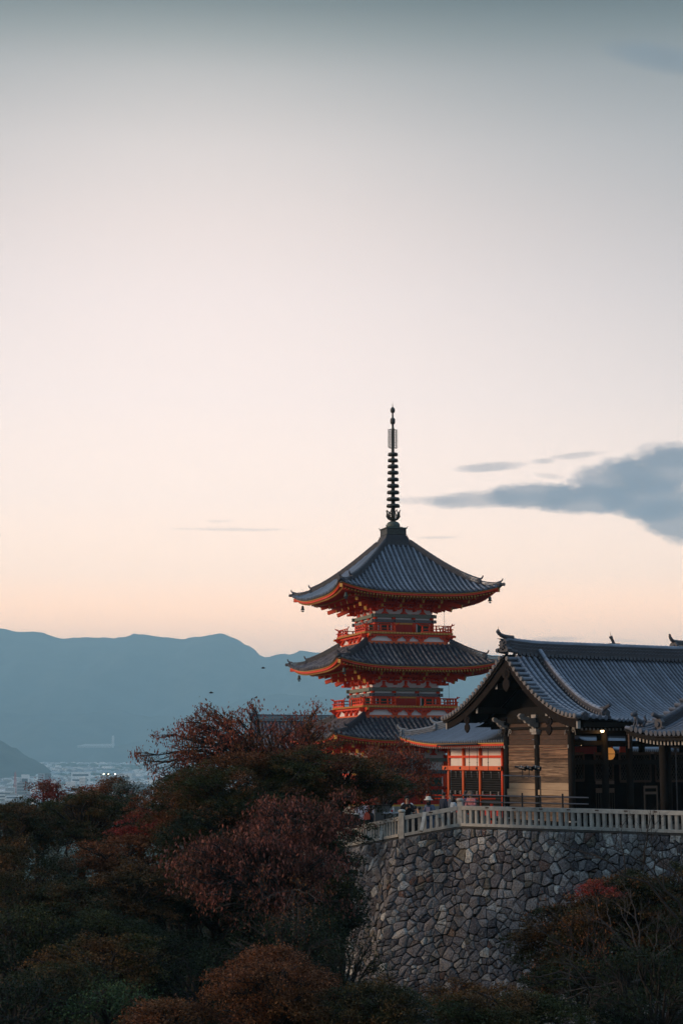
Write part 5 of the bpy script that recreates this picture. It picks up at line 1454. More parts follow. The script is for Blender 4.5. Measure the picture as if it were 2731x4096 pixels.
# roof seen through the timber hall
far_gable('inner_court_roof', 'strip of tiled roof glimpsed through the dark timber hall', (at(2300, 2925, 92)), (at(2560, 2925, 100)), 2.6, .75, TILE_LT, zground=-3.0, ridge_h=.3, orn=(False, False), pitch=.3)
p = at(2490, 2975, 88)
o = thing('red_gatepost', 'red and white post top glimpsed through the timber hall', 'post', (p.x, p.y, GZ))
mb = MB(); mb.box((0, 0, (p.z - GZ) / 2), (.36, .3, p.z - GZ)); mb.build('post', RED, o)
mb = MB(); mb.box((0, 0, p.z - GZ + .08), (.42, .34, .16)); mb.build('cap', WHITEW, o)
# ================================================================ ground of the valley and the terrace
SOIL = mat('dark_soil', (0.035, 0.030, 0.024), (0.022, 0.030, 0.018), rough=1, scale=.6, amount=1, bump=.05, bscale=3, spec=0)
TERR = mat('packed_earth', (0.060, 0.055, 0.048), (0.035, 0.032, 0.028), rough=1, scale=1.4, amount=.8, bump=.01, spec=.1)
def ground_z(x, y):
    zl = interp([(-60, -13), (20, -11), (35, -9.8), (50, -8.6), (65, -8.0), (85, -7.4), (200, -9)], y) - .10 * max(0, -x - 14)
    z = zl + (-12.5 - zl) * max(0, min(1, (x - .5) / 4)) * max(0, min(1, (84 - y) / 8))
    k = max(0, min(1, (y - 95) / 650)); k = k * k * (3 - 2 * k)
    z = z * (1 - k) + (BASEZ - 3) * k
    return max(z, BASEZ - 3) + noise.fractal(Vector((x / 14, y / 14, 0)), 1, 2, 4) * .9
gx = np.concatenate([np.linspace(-600, -90, 16), np.linspace(-80, 60, 57), np.linspace(70, 600, 16)])
gy = np.concatenate([np.linspace(-60, 0, 8), np.linspace(3, 160, 60), np.linspace(175, 950, 26)])
V = [(x, y, ground_z(x, y)) for y in gy for x in gx]
idx = np.arange(len(V)).reshape(len(gy), len(gx))
Fq = np.stack([idx[:-1, :-1], idx[:-1, 1:], idx[1:, 1:], idx[1:, :-1]], -1).reshape(-1, 4)
me = npmesh('hillside', np.array(V), Fq, SOIL); link('hillside', me, kind='structure')

P0, P1, P2, P3 = Vector((-3.6, 79.5)), Vector((2.38, 65.3)), Vector((4.66, 65.0)), Vector((12.34, 59.6))
P4 = P3 + (P3 - P2).normalized() * 7
PATHP = [P0, P1, P2, P3, P4]
SL = [0]
for a, b in zip(PATHP, PATHP[1:]): SL.append(SL[-1] + (b - a).length)
S1, S2, S3, S4 = SL[1:]
ZTOP = [(-50, -5.9), (0, -4.85), (S1, -2.98), (S2, -2.56), (S3, -2.60), (S4 + 5, -2.64)]
def ztop(s):
    for (a, za_), (b, zb_) in zip(ZTOP, ZTOP[1:]):
        if s <= b: return za_ + (zb_ - za_) * (s - a) / (b - a)
    return ZTOP[-1][1]
def pxy(s):
    s = min(max(s, -8), S4 + 3)
    for i in range(4):
        if s <= SL[i + 1] or i == 3:
            return PATHP[i] + (PATHP[i + 1] - PATHP[i]) * ((s - SL[i]) / (SL[i + 1] - SL[i]))
NRM = [(-8, Vector((-.93, -.37))), (S1 - 5, Vector((-.90, -.42))), (S1 - .6, Vector((-.72, -.70))), (S1 + 1.2, Vector((-.62, -.78))), (S2 + 1, Vector((-.58, -.81))), (S2 + 4, Vector((-.575, -.818))), (S4 + 5, Vector((-.575, -.818)))]
def nxy(s):
    for (a, na), (b, nb_) in zip(NRM, NRM[1:]):
        if s <= b: 
            k = max(0, (s - a) / (b - a)); return (na * (1 - k) + nb_ * k).normalized()
    return NRM[-1][1]
def WPt(s, h, out=0.0):
    """retaining wall surface: s along the top, h metres below it, battered outwards"""
    p, n = pxy(s), nxy(s); off = .25 * h + .014 * h * h + out + .12
    return Vector((p.x + n.x * off, p.y + n.y * off, ztop(s) - .10 - h))
# terrace sheet
ring = [P4 + Vector((40, -28)), P4, P3, P2, P1, P0, Vector((-9, 90)), Vector((-16, 125)), Vector((-30, 190)), Vector((80, 190)), Vector((90, 60))]
rz_ = [GZ, GZ, GZ, GZ + .02, -3.22, -5.1, -5.4, -5.0, -6.5, -4.5, GZ]
mb = MB(); cpt = [(14, 90, -2.98), (3.8, 105, -3.9)]
vs_ = [(p.x, p.y, z) for p, z in zip(ring, rz_)]
mb.v = vs_ + [(12, 72, GZ - .02), (16, 95, -3.02), (3.8, 112, -4.02), (3.8, 127, -4.02)]
mb.f = [(0, 1, 11), (1, 2, 11), (2, 3, 11), (3, 4, 11), (4, 5, 12, 11), (5, 6, 13, 12), (6, 7, 14, 13), (7, 8, 14), (8, 9, 14), (9, 12, 13, 14), (9, 10, 12), (10, 0, 11, 12)]
mb.f = [tuple(reversed(f)) if False else f for f in mb.f]
mb.build('terrace', TERR, kind='structure')

# ---------------------------------------------------------------- stone retaining wall
STN = bpy.data.materials.new('wall_stone'); STN.use_nodes = True
t = STN.node_tree; g = G(t); bs = t.nodes['Principled BSDF']; bs.inputs['Roughness'].default_value = .92; bs.inputs['Specular IOR Level'].default_value = .2
tcn = g.n('ShaderNodeTexCoord').outputs['Object']
atn = g.n('ShaderNodeAttribute', attribute_name='tint')
tint = atn.outputs['Fac']
basec = g.ramp(tint, [(0.0, (0.075, 0.070, 0.080)), (.30, (0.165, 0.158, 0.168)), (.55, (0.27, 0.265, 0.27)), (.75, (0.39, 0.39, 0.38)), (.90, (0.60, 0.61, 0.57)), (.93, (0.17, 0.095, 0.075)), (.96, (0.17, 0.155, 0.12)), (1.0, (0.20, 0.175, 0.14))])
nA = g.noise(tcn, 5.5, 6, .75); nB = g.noise(tcn, 15, 6, .8)
basec = g.mix(g.m('MULTIPLY', g.ramp(nA, [(.42, (0, 0, 0)), (.66, (1, 1, 1))]), .55), basec, g.mix(1.0, basec, (0.42, 0.38, 0.40), 'MULTIPLY'))
basec = g.mix(g.m('MULTIPLY', g.ramp(nB, [(.53, (0, 0, 0)), (.62, (1, 1, 1))]), .6), basec, (0.50, 0.50, 0.48))
basec = g.mix(g.m('MULTIPLY', g.ramp(g.noise(tcn, 22, 4, .7), [(.50, (0, 0, 0)), (.60, (1, 1, 1))]), .7), basec, (0.05, 0.045, 0.05))
mpw = g.n('ShaderNodeMapping'); t.links.new(tcn, mpw.inputs[0]); mpw.inputs['Scale'].default_value = (1, 1, .28)
stain = g.ramp(g.noise(mpw.outputs[0], .9, 5, .6), [(.42, (0, 0, 0)), (.64, (1, 1, 1))])
basec = g.mix(g.m('MULTIPLY', stain, .6), basec, g.mix(1.0, basec, (0.36, 0.38, 0.36), 'MULTIPLY'))
t.links.new(basec, bs.inputs['Base Color'])
b = g.n('ShaderNodeBump'); b.inputs['Distance'].default_value = .03; b.inputs['Strength'].default_value = 1; t.links.new(g.m('ADD', g.m('MULTIPLY', nA, 1.2), nB), b.inputs['Height']); t.links.new(b.outputs[0], bs.inputs['Normal'])
wall = thing('retaining_wall', 'high battered retaining wall of rough grey fieldstones below the stone fence', 'stone wall', (0, 0, 0))
def clip(poly, nx_, ny_, c):
    out = []
    for i in range(len(poly)):
        a, b = poly[i], poly[(i + 1) % len(poly)]
        da_, db_ = a[0] * nx_ + a[1] * ny_ - c, b[0] * nx_ + b[1] * ny_ - c
        if da_ <= 0: out.append(a)
        if (da_ < 0 < db_) or (db_ < 0 < da_):
            k = da_ / (da_ - db_); out.append((a[0] + (b[0] - a[0]) * k, a[1] + (b[1] - a[1]) * k))
    return out
RW = random.Random(21)
sa, sb, hb_ = 3.0, S3 + 2.2, 8.2
seeds = []
h = .17; row = 0
while h < hb_:
    rh = RW.choice([.12, .17, .22, .27, .33]); s = sa + RW.random() * .4
    while s < sb:
        wd = RW.choice([.13, .20, .27, .34, .46]) * (1.0 if row else 1.0)
        seeds.append((s + RW.uniform(-.09, .09), h + (RW.uniform(-.13, .13) if row else RW.uniform(-.02, .03)), wd)); s += wd
    h += rh; row += 1
big = [q for q in seeds if q[1] > .5 and RW.random() < .07]; kept = []
for q in seeds:
    if any(q is not b_ and math.hypot(q[0] - b_[0], (q[1] - b_[1]) * 1.25) < .29 for b_ in big) and q not in big: continue
    kept.append((q[0], q[1], q[2] + (.22 if q in big else 0)))
seeds = kept
cell = {}
for i, q in enumerate(seeds): cell.setdefault((int(q[0] / .8), int(q[1] / .8)), []).append(i)
stones = []
for i, (s, h, wd) in enumerate(seeds):
    poly = [(s - .6, max(-.02, h - .5)), (s + .6, max(-.02, h - .5)), (s + .6, h + .5), (s - .6, h + .5)]
    ci, cj = int(s / .8), int(h / .8)
    for a in (-1, 0, 1):
        for b_ in (-1, 0, 1):
            for j in cell.get((ci + a, cj + b_), ()):
                if j == i: continue
                s2, h2, _ = seeds[j]; dx_, dy_ = s2 - s, h2 - h; dd = math.hypot(dx_, dy_)
                if dd > 1.2: continue
                k = max(.28, min(.72, .5 + (wd - seeds[j][2]) * .42))
                mx, my = s + dx_ * k, h + dy_ * k
                poly = clip(poly, dx_, dy_, mx * dx_ + my * dy_)
                if len(poly) < 3: break
            if len(poly) < 3: break
        if len(poly) < 3: break
    if len(poly) < 3: continue
    A_ = abs(sum(poly[k][0] * poly[(k + 1) % len(poly)][1] - poly[(k + 1) % len(poly)][0] * poly[k][1] for k in range(len(poly)))) / 2
    if A_ < .012: continue
    stones.append((s, h, poly, A_))
def stone_geo(s, h, poly):
    cx = sum(p[0] for p in poly) / len(poly); cy = sum(p[1] for p in poly) / len(poly)
    pts = []
    n = len(poly)
    for i in range(n):
        a, b = poly[i], poly[(i + 1) % n]; L_ = math.hypot(b[0] - a[0], b[1] - a[1])
        if L_ < .03: continue
        ck = RW.uniform(.02, .10); pts.append((a[0] + (b[0] - a[0]) * ck, a[1] + (b[1] - a[1]) * ck))
        if L_ > .16: pts.append(((a[0] + b[0]) / 2 + RW.uniform(-.012, .012), (a[1] + b[1]) / 2 + RW.uniform(-.012, .012)))
        ck = 1 - RW.uniform(.02, .10); pts.append((a[0] + (b[0] - a[0]) * ck, a[1] + (b[1] - a[1]) * ck))
    n = len(pts); base = RW.uniform(-.035, .05); tx, ty = RW.uniform(-.24, .24), RW.uniform(-.28, .20)
    V = []; 
    rings = [(1.0, -.16), (.97, base - .035), (.90, base + .008), (.5, base + .028)]
    gap = RW.choice([.004, .008, .012, .02, .03])
    for sc_, o_ in rings:
        for (x, y) in pts:
            dx_, dy_ = x - cx, y - cy; L_ = math.hypot(dx_, dy_) + 1e-6
            q = max(.1, sc_ - gap / L_)
            jj = RW.uniform(-.018, .018) if sc_ < .9 else 0
            xx, yy = cx + dx_ * q, cy + dy_ * q
            V.append(tuple(WPt(xx, yy, o_ + (dx_ * q * tx + dy_ * q * ty if sc_ < .97 else 0) + jj)))
    V.append(tuple(WPt(cx, cy, base + .03 + RW.uniform(-.015, .015))))
    Fs = []
    for r in range(3):
        for k in range(n): a, b = r * n + k, r * n + (k + 1) % n; Fs.append((a, b, b + n, a + n))
    for k in range(n): Fs.append((3 * n + k, 3 * n + (k + 1) % n, 4 * n))
    return V, Fs
def tint_of(s, h):
    r = RW.random()
    if r < .035: return RW.uniform(.925, .945)
    if r < .07: return RW.uniform(.955, 1.0)
    t_ = RW.gauss(.44, .24) + (.14 if h < .9 and s > S2 else 0)  # sunlight on the wall head painted in as a lighter tint
    return max(0, min(.88, t_))
def vis_area(st): 
    w = WPt(st[0], st[1]); return st[3] / (w.y ** 2) * (1 if st[0] > S2 - 1 else .4) * (1 if st[1] < 5.4 else .1) * (0.05 if st[0] > S3 + .4 else 1)
stones.sort(key=vis_area, reverse=True)
for st in stones[:300]:
    V, Fs = stone_geo(*st[:3])
    me = bpy.data.meshes.new('stone'); me.from_pydata(V, [], Fs); me.materials.append(STN)
    at_ = me.attributes.new('tint', 'FLOAT', 'POINT'); at_.data.foreach_set('value', [tint_of(st[0], st[1])] * len(V)); me.update()
    link('stone', me, wall)
V, Fs, T = [], [], []
for st in stones[300:]:
    v_, f_ = stone_geo(*st[:3]); o_ = len(V); V += v_; Fs += [tuple(i + o_ for i in f) for f in f_]; T += [tint_of(st[0], st[1])] * len(v_)
me = bpy.data.meshes.new('smaller_stones'); me.from_pydata(V, [], Fs); me.materials.append(STN)
at_ = me.attributes.new('tint', 'FLOAT', 'POINT'); at_.data.foreach_set('value', T); me.update(); link('smaller_stones', me, wall, kind='stuff')
# earth body behind the stones
mb = MB(); N = 60
for j, h in enumerate((-.02, 2, 4, 6, 8, 11, 14)):
    for i in range(N + 1): mb.v.append(tuple(WPt(-6 + (S4 + 8) * i / N, h, -.13)))
for j in range(6):
    for i in range(N): q = j * (N + 1) + i; mb.f.append((q, q + N + 1, q + N + 2, q + 1))
mb.build('earth_core', mat('dark_joint', (0.012, 0.011, 0.011), rough=1, spec=0), wall)
# ledge of earth and coping between the wall head and the fence
mb = MB()
for i in range(N + 1):
    s = -6 + (S4 + 8) * i / N; a = WPt(s, -.02, .03 + .05 * noise.noise(Vector((s, 0, 0)))); p_ = pxy(s); n_ = nxy(s); zt_ = ztop(s)
    mb.v += [tuple(a), (p_.x + n_.x * .10, p_.y + n_.y * .10, zt_ - .01), (p_.x - n_.x * .3, p_.y - n_.y * .3, zt_ - .012)]
for i in range(N):
    for k in (0, 1): q = 3 * i + k; mb.f.append((q, q + 3, q + 4, q + 1))
mb.build('wall_ledge', TERR, wall)

# ---------------------------------------------------------------- stone fence
fence = thing('stone_fence', 'pale granite fence of square balusters along the top of the retaining wall', 'stone fence', (0, 0, 0))
def fence_run(s0, s1, pitch, name_tail=''):
    L_ = s1 - s0; n = round(L_ / pitch)
    d = (pxy(s1) - pxy(s0)).normalized(); ang = math.atan2(d.y, d.x)
    for i in range(n):
        s = s0 + (i + .5) * L_ / n; p_ = pxy(s); zb_ = ztop(s)
        mb = MB(); mb.box((0, 0, .36), (.108 + R.uniform(-.006, .006), .13, .53)); mb.build('baluster', STONE, fence, loc=(p_.x, p_.y, zb_ - .0)).rotation_euler = (R.uniform(-.01, .01), R.uniform(-.012, .012), ang)
    m_ = max(1, round(L_ / 1.2))
    for k in range(m_):
        a, b = s0 + L_ * k / m_ + .006, s0 + L_ * (k + 1) / m_ - .006; pa, pb = pxy(a), pxy(b)
        mb = MB(); mb.bar((pa.x, pa.y, ztop(a) + .705), (pb.x, pb.y, ztop(b) + .705), .19, .155)
        mb.build('top_rail', STONE, fence)
        mb = MB(); mb.bar((pa.x, pa.y, ztop(a) + .055), (pb.x, pb.y, ztop(b) + .055), .24, .11); mb.build('base_rail', STONE, fence)
    for k in range(1, m_):
        a = s0 + L_ * k / m_; p_ = pxy(a); n_ = Vector((d.y, -d.x))
        mb = MB(); mb.box((p_.x + n_.x * .098, p_.y + n_.y * .098, ztop(a) + .73), (.15, .012, .05), ang); mb.build('rail_clamp', mat('rusty_clamp', (0.07, 0.045, 0.035), rough=.8), fence)
fence_run(S2 + .10, S4 + 2.5, .262)
fence_run(S1 + .10, S2 - .10, .222)
fence_run(S1 - 13.5, S1 - .10, .262)
def post(s, hgt, name='fence_post'):
    p_ = pxy(s); z = ztop(s) - .08; h_ = hgt
    mb = MB(); mb.box((0, 0, h_ / 2), (.20, .20, h_)); o = mb.build(name, STONE, fence, loc=(p_.x, p_.y, z))
    mb = MB(); mb.lathe([(.075, 0), (.12, .015), (.145, .04), (.15, .075), (.12, .115), (.05, .135)], (0, 0, 0), 4 * 4); c = mb.build('post_cap', STONE, o, True, loc=(0, 0, h_ + .0))
    o.rotation_euler = (0, 0, -.3)
post(S2, 1.02); post(S1, 1.0); post(S1 - 9.5, 1.0)
for (px, pyt, pyb, D) in ((1698, 3252, 3325, 64.9), (1484, 3292, 3366, 68.4), (1534, 3283, 3362, 67.1)):
    a = at(px, pyt, D); b = at(px - 14, pyb, D - .45)
    mb = MB(); mb.bar(a, b, .12, .13, Vector((1, 0, .2))); mb.build('fence_brace', STONE, fence)

# ---------------------------------------------------------------- metal handrail on the terrace
a0, a1 = at(1848, 3181, 68.2), at(2352, 3191, 64.6); b0, b1 = at(1848, 3207, 68.2), at(2352, 3217, 64.6)
rail = thing('handrail', 'grey metal pipe handrail with two bars in front of the plank wall', 'handrail', (a0.x, a0.y, GZ))
def rel(v): return v - rail.location
mb = MB(); mb.tube([rel(a0) + Vector((-.0, 0, -.12)), rel(a0), rel(a1)], .026, 8); mb.build('rail', PIPE, rail)
mb = MB(); mb.tube([rel(b0), rel(b1)], .026, 8); mb.build('rail', PIPE, rail)
for px in (1918, 2017, 2094, 2165, 2253):
    k = (px - 1848) / 504; p_ = rel(a0.lerp(a1, k)); ex = .12 if px in (2094, 2253) else .0
    mb = MB(); mb.tube([Vector((p_.x, p_.y, 0)), p_ + Vector((0, 0, ex + .02))], .036, 8); mb.build('post', IRON, rail)

# ---------------------------------------------------------------- spotlight rack
q0, q1 = at(2008, 3102, 67.6), at(2160, 3106, 67.0)
rack = thing('spotlight_rack', 'bar carrying black spotlights on a pole in front of the timber plank wall', 'spotlights', (q0.x + .1, q0.y, GZ))
def rel2(v): return v - rack.location
mb = MB(); mb.tube([rel2(q0), rel2(q1)], .022, 7); mb.build('bar', PIPE, rack)
for px in (2016, 2159):
    c = rel2(at(px, 3104, 67.4)); mb = MB(); mb.tube([(c.x, c.y, 0), (c.x, c.y, c.z)], .03, 7); mb.build('pole', IRON, rack)
for px0, px1, r in ((2076, 2100, .085), (2101, 2127, .085), (2129, 2160, .09)):
    a, b = rel2(at(px0, 3070, 67.2)), rel2(at(px1, 3075, 67.0)); a = a + Vector((0, 0, 0))
    mb = MB(); d = (b - a).normalized(); mb.tube([a, a + d * .02, b - d * .05, b], [r * .7, r, r, r * 1.12], 12)
    if px0 == 2076: mb.tube([a - d * .22, a], [.045, .05], 8)
    sp = mb.build('spotlight', IRON, rack)
    m_ = (a + b) / 2; lo_ = Vector((m_.x, m_.y + .02, rel2(q0).z))
    mb = MB(); mb.tube([m_ - Vector((0, 0, r)), lo_], .018, 6); mb.tube([lo_ + Vector((-.05, 0, -.02)), lo_ + Vector((-.03, 0, -.09)), lo_ + Vector((.08, 0, -.08))], .012, 5); mb.build('clamp', IRON, sp)
    mb = MB(); mb.tube([m_ + Vector((-.06, -r, 0)), m_ + Vector((-.05, -r * .6, r * .9)), m_ + Vector((-.04, 0, r * 1.15))], .012, 5); mb.build('yoke', WHITEW, sp)

# ---------------------------------------------------------------- red railing with capped post near the pagoda
p_ = at(1712, 3262, 84); zb_ = -3.4
o = thing('red_railing', 'vermilion railing with a dark capped newel post before the pagoda', 'railing', (p_.x, 84, zb_))
tz = at(1712, 3172, 84).z - zb_; top = at(1712, 3149, 84).z - zb_
mb = MB(); mb.tube([(0, 0, 0), (0, 0, tz)], .10, 12); mb.build('newel_post', ORANGE, o, True)
mb = MB(); mb.lathe([(.11, tz), (.115, tz + .08), (.09, tz + .09), (.095, tz + .14), (.06, tz + .17), (.085, tz + .20), (.07, tz + .26), (.02, top + .03)], (0, 0, 0), 12); mb.build('post_cap', VERDI, o, True)
for py in (3181, 3194):
    z = at(1712, py, 84).z - zb_; mb = MB(); mb.bar((.1, 0, z), (3.4, -.3, z), .08, .07); mb.build('rail', RED, o)
mb = MB(); mb.box((3.2, -.3, .6), (.12, .12, 1.2)); mb.build('rail_post', RED, o)

# ---------------------------------------------------------------- things left of the fence post: table, board, box
def slab(name, label, cat, px, py, D, dims, m_, legs=None, rz=0.0):
    p_ = at(px, py, D); o = thing(name, label, cat, (p_.x, D, p_.z - legs if legs else p_.z - dims[2]), rz)
    return o, p_
o, p_ = slab('stall_table', 'small grey-blue topped table left of the stone fence post', 'table', 1563, 3249, 69, (1, .6, .05), None, legs=.95)
mb = MB(); mb.box((0, 0, .93), (.62, .55, .05)); mb.build('table_top', mat('blue_grey_board', (0.30, 0.34, 0.38), rough=.6), o)
for sx in (-1, 1):
    for sy in (-1, 1): mb = MB(); mb.box((sx * .26, sy * .22, .45), (.05, .05, .9)); mb.build('leg', IRON, o)
q = at(1573, 3247, 69)
o = thing('bottle', 'clear plastic bottle standing on the small table left of the fence post', 'bottle', (q.x, 69, p_.z + .005))
mb = MB(); mb.lathe([(.030, 0), (.033, .02), (.033, .13), (.012, .19), (.012, .22)], (0, 0, 0), 10); mb.build('bottle_body', mat('clear_plastic', (0.55, 0.57, 0.58), rough=.2), o, True)
mb = MB(); mb.lathe([(.014, .22), (.014, .24)], (0, 0, 0), 8); mb.build('cap', WHITE, o)
q = at(1567, 3247, 69); o = thing('cup', 'small red cup beside the plastic bottle on the table', 'cup', (q.x, 68.95, p_.z + .005))
mb = MB(); mb.lathe([(.03, 0), (.042, .09), (.038, .09), (.028, .02)], (0, 0, 0), 10); mb.build('cup_body', REDD, o)
q = at(1527, 3275, 70); o = thing('cabinet', 'plain grey-brown cabinet between the white board and the small table', 'cabinet', (q.x, 70, q.z - .5), .1)
mb = MB(); mb.box((0, 0, .55), (.62, .5, 1.0)); mb.build('cabinet_body', mat('grey_brown_board', (0.12, 0.11, 0.10), rough=.8), o); mb = MB(); mb.box((0, 0, 1.06), (.68, .56, .03)); mb.build('lid', DARKW, o)
q = at(1450, 3275, 74); o = thing('white_awning', 'slanting pale awning sheet under the branches left of the fence', 'awning', (q.x, 74, -5.0))
za_, zb2 = at(1450, 3217, 74).z + 5, at(1450, 3276, 74).z + 5; xa, xb, xc, xd = [at(p, 3250, 74).x - q.x for p in (1419, 1540, 1472, 1442)]
mb = MB(); mb.prism([(xa, za_), (xb, za_ + .02), (xb - .3, zb2 + .28), (xc, zb2), (xd, zb2 + .02), (xa - .02, zb2 + .45)], (0, 0, 0), (1, 0, 0), (0, .25, .97), (0, 1, 0), .04); mb.build('awning_sheet', mat('pale_cloth', (0.36, 0.36, 0.42), (0.30, 0.30, 0.34), rough=.9), o)
for xx in (xa + .1, xb - .1): mb = MB(); mb.tube([(xx, .3, 0), (xx, .3, za_)], .03, 6); mb.build('awning_pole', IRON, o)
q = at(1403, 3254, 71); o = thing('marker_post', 'yellowish wooden post standing on a dark stone block under the maple', 'post', (q.x, 71, q.z))
zt_ = at(1403, 3217, 71).z - q.z; mb = MB(); mb.box((0, 0, zt_ / 2), (.07, .07, zt_)); mb.build('post', mat('yellow_wood', (0.42, 0.30, 0.14), rough=.8), o)
mb = MB(); mb.box((0, 0, zt_ + .01), (.09, .09, .03)); mb.build('cap', DARKW, o)
q = at(1408, 3256, 71); o = thing('stone_block', 'dark sloping-topped stone block carrying the yellowish post', 'stone', (q.x, 71.0, q.z - 1.2))
mb = MB(); mb.prism([(-.28, 0), (.62, 0), (.30, 1.19), (-.22, 1.19)], (0, 0, 0), (1, 0, 0), (0, 0, 1), (0, 1, 0), .6); mb.build('block', mat('dark_granite', (0.03, 0.03, 0.032), rough=.8), o)
mb = MB(); mb.box((.04, 0, 1.20), (.60, .66, .035)); mb.build('top_slab', STONE, o)

# ================================================================ people on the terrace
SKIN = mat('skin', (0.45, 0.26, 0.18), (0.40, 0.22, 0.15), rough=.55, scale=6)
HAIRD = mat('dark_hair', (0.012, 0.010, 0.010), rough=.5); HAIRG = mat('grey_brown_hair', (0.16, 0.13, 0.11), (0.07, 0.055, 0.05), rough=.8, scale=30)
def cloth(name, a, b=None, scale=5, **k): return mat(name, a, b, rough=.85, scale=scale, **k)
def skin_mesh(name, verts, edges, radii, m_, parent, root=0, sub=1):
    me = bpy.data.meshes.new(name); me.from_pydata([tuple(v) for v in verts], edges, []); me.materials.append(m_)
    o = bpy.data.objects.new(name, me); COL.objects.link(o); o.parent = parent
    md = o.modifiers.new('skin', 'SKIN'); md.use_smooth_shade = True
    sl = me.skin_vertices[0].data
    for i, r_ in enumerate(radii): 
        sl[i].radius = (r_, r_) if not hasattr(r_, '__len__') else r_
        sl[i].use_root = (i == root)
    if sub: s_ = o.modifiers.new('subd', 'SUBSURF'); s_.levels = sub; s_.render_levels = sub
    return o
def person(px, pytop, D, zg, rz, label, top_m, leg_m, hair_m, pose='stand', hair='short', hat=False, lean=0.0, tilt=0.0):
    """rz: facing, 0 = towards the camera"""
    ht = at(px, pytop, D); H = max(1.45, ht.z - zg); k = H / 1.74
    o = thing('person', label, 'person', (ht.x, D, ht.z - H), rz)
    o.scale = (k, k, k)
    ly = -lean
    # joints; the figure faces -y
    J = dict(pelvis=(0, 0, .93), waist=(0, ly * .3, 1.06), chest=(0, ly * .7, 1.27), neckb=(0, ly, 1.45), neck=(0, ly - .01, 1.50), skull=(0, ly - .02 - tilt * .1, 1.62), crown=(0, ly - .015 - tilt * .06, 1.69))
    for s_, n_ in ((-1, 'l'), (1, 'r')):
        J['sh' + n_] = (s_ * .185, ly, 1.40); 
        if pose == 'raise': J['el' + n_] = (s_ * .25, ly - .06, 1.13); J['wr' + n_] = (s_ * .07, ly - .27, 1.28 + (.05 if s_ > 0 else -.02)); hd = Vector((-s_ * .5, -.3, .75))
        elif pose == 'phone': J['el' + n_] = (s_ * .24, ly - .05, 1.12); J['wr' + n_] = (s_ * .09, ly - .27, 1.12); hd = Vector((-s_ * .45, -.8, .15))
        else: J['el' + n_] = (s_ * .245, ly + .02, 1.12); J['wr' + n_] = (s_ * .25, ly - .07, .87); hd = Vector((-s_ * .05, -.12, -1))
        J['ha' + n_] = tuple(Vector(J['wr' + n_]) + hd.normalized() * .05)
        J['hp' + n_] = (s_ * .09, 0, .90); J['kn' + n_] = (s_ * .10, -.02, .49); J['an' + n_] = (s_ * .105, .02, .08); J['to' + n_] = (s_ * .12, -.15, .035)
    rad = dict(pelvis=(.14, .11), waist=(.125, .095), chest=(.155, .105), neckb=.075, neck=.052, skull=(.078, .092), crown=(.06, .07))
    names = list(J); edges = [('pelvis', 'waist'), ('waist', 'chest'), ('chest', 'neckb'), ('neckb', 'neck'), ('neck', 'skull'), ('skull', 'crown')]
    for n_ in 'lr':
        edges += [('chest', 'sh' + n_), ('sh' + n_, 'el' + n_), ('el' + n_, 'wr' + n_), ('wr' + n_, 'ha' + n_), ('pelvis', 'hp' + n_), ('hp' + n_, 'kn' + n_), ('kn' + n_, 'an' + n_), ('an' + n_, 'to' + n_)]
        for a, b in (('sh', .055), ('el', .038), ('wr', .026), ('ha', (.030, .016)), ('hp', .085), ('kn', .058), ('an', .040), ('to', .035)): rad[a + n_] = b
    ix = {n_: i for i, n_ in enumerate(names)}
    V = [J[n_] for n_ in names]; E = [(ix[a], ix[b]) for a, b in edges]; RR = [rad[n_] for n_ in names]
    for s_, n_ in ((-1, 'l'), (1, 'r')):                     # five fingers on each hand
        w_ = Vector(J['wr' + n_]); hnd = Vector(J['ha' + n_]); d = (hnd - w_).normalized(); x = d.cross(Vector((0, 1, .2))).normalized(); cu = d.cross(x).normalized()
        for f_, (off, L_) in enumerate(((-.024, .060), (-.008, .072), (.008, .068), (.023, .052))):
            b0 = len(V); p0_ = hnd + x * off + d * .022
            V += [tuple(p0_), tuple(p0_ + d * L_ * .5 + cu * .006), tuple(p0_ + d * L_ * .85 + cu * .028)]; RR += [.009, .0085, .007]
            E += [(ix['ha' + n_], b0), (b0, b0 + 1), (b0 + 1, b0 + 2)]
        b0 = len(V); p0_ = hnd - x * .03 * s_ - d * .01; V += [tuple(p0_), tuple(p0_ - x * .018 * s_ + d * .03)]; RR += [.011, .009]; E += [(ix['ha' + n_], b0), (b0, b0 + 1)]
    skin_mesh('body', V, E, RR, SKIN, o)
    # jacket and sleeves
    n2 = ['pelvis', 'waist', 'chest', 'neckb', 'shl', 'ell', 'wrl', 'shr', 'elr', 'wrr']; i2 = {n_: i for i, n_ in enumerate(n2)}
    r2 = dict(pelvis=(.185, .145), waist=(.168, .130), chest=(.19, .135), neckb=.085, shl=.078, shr=.078, ell=.062, elr=.062, wrl=.044, wrr=.044)
    V2 = [Vector(J[n_]) for n_ in n2]; V2[0] = Vector((0, .0, .90))
    skin_mesh('jacket', V2, [(i2[a], i2[b]) for a, b in (('pelvis', 'waist'), ('waist', 'chest'), ('chest', 'neckb'), ('chest', 'shl'), ('shl', 'ell'), ('ell', 'wrl'), ('chest', 'shr'), ('shr', 'elr'), ('elr', 'wrr'))], [r2[n_] for n_ in n2], top_m, o)
    n3 = ['pelvis', 'hpl', 'knl', 'anl', 'hpr', 'knr', 'anr']; i3 = {n_: i for i, n_ in enumerate(n3)}
    skin_mesh('trousers', [J[n_] for n_ in n3], [(0, 1), (1, 2), (2, 3), (0, 4), (4, 5), (5, 6)], [(.16, .13), .105, .082, .066, .105, .082, .066], leg_m, o)
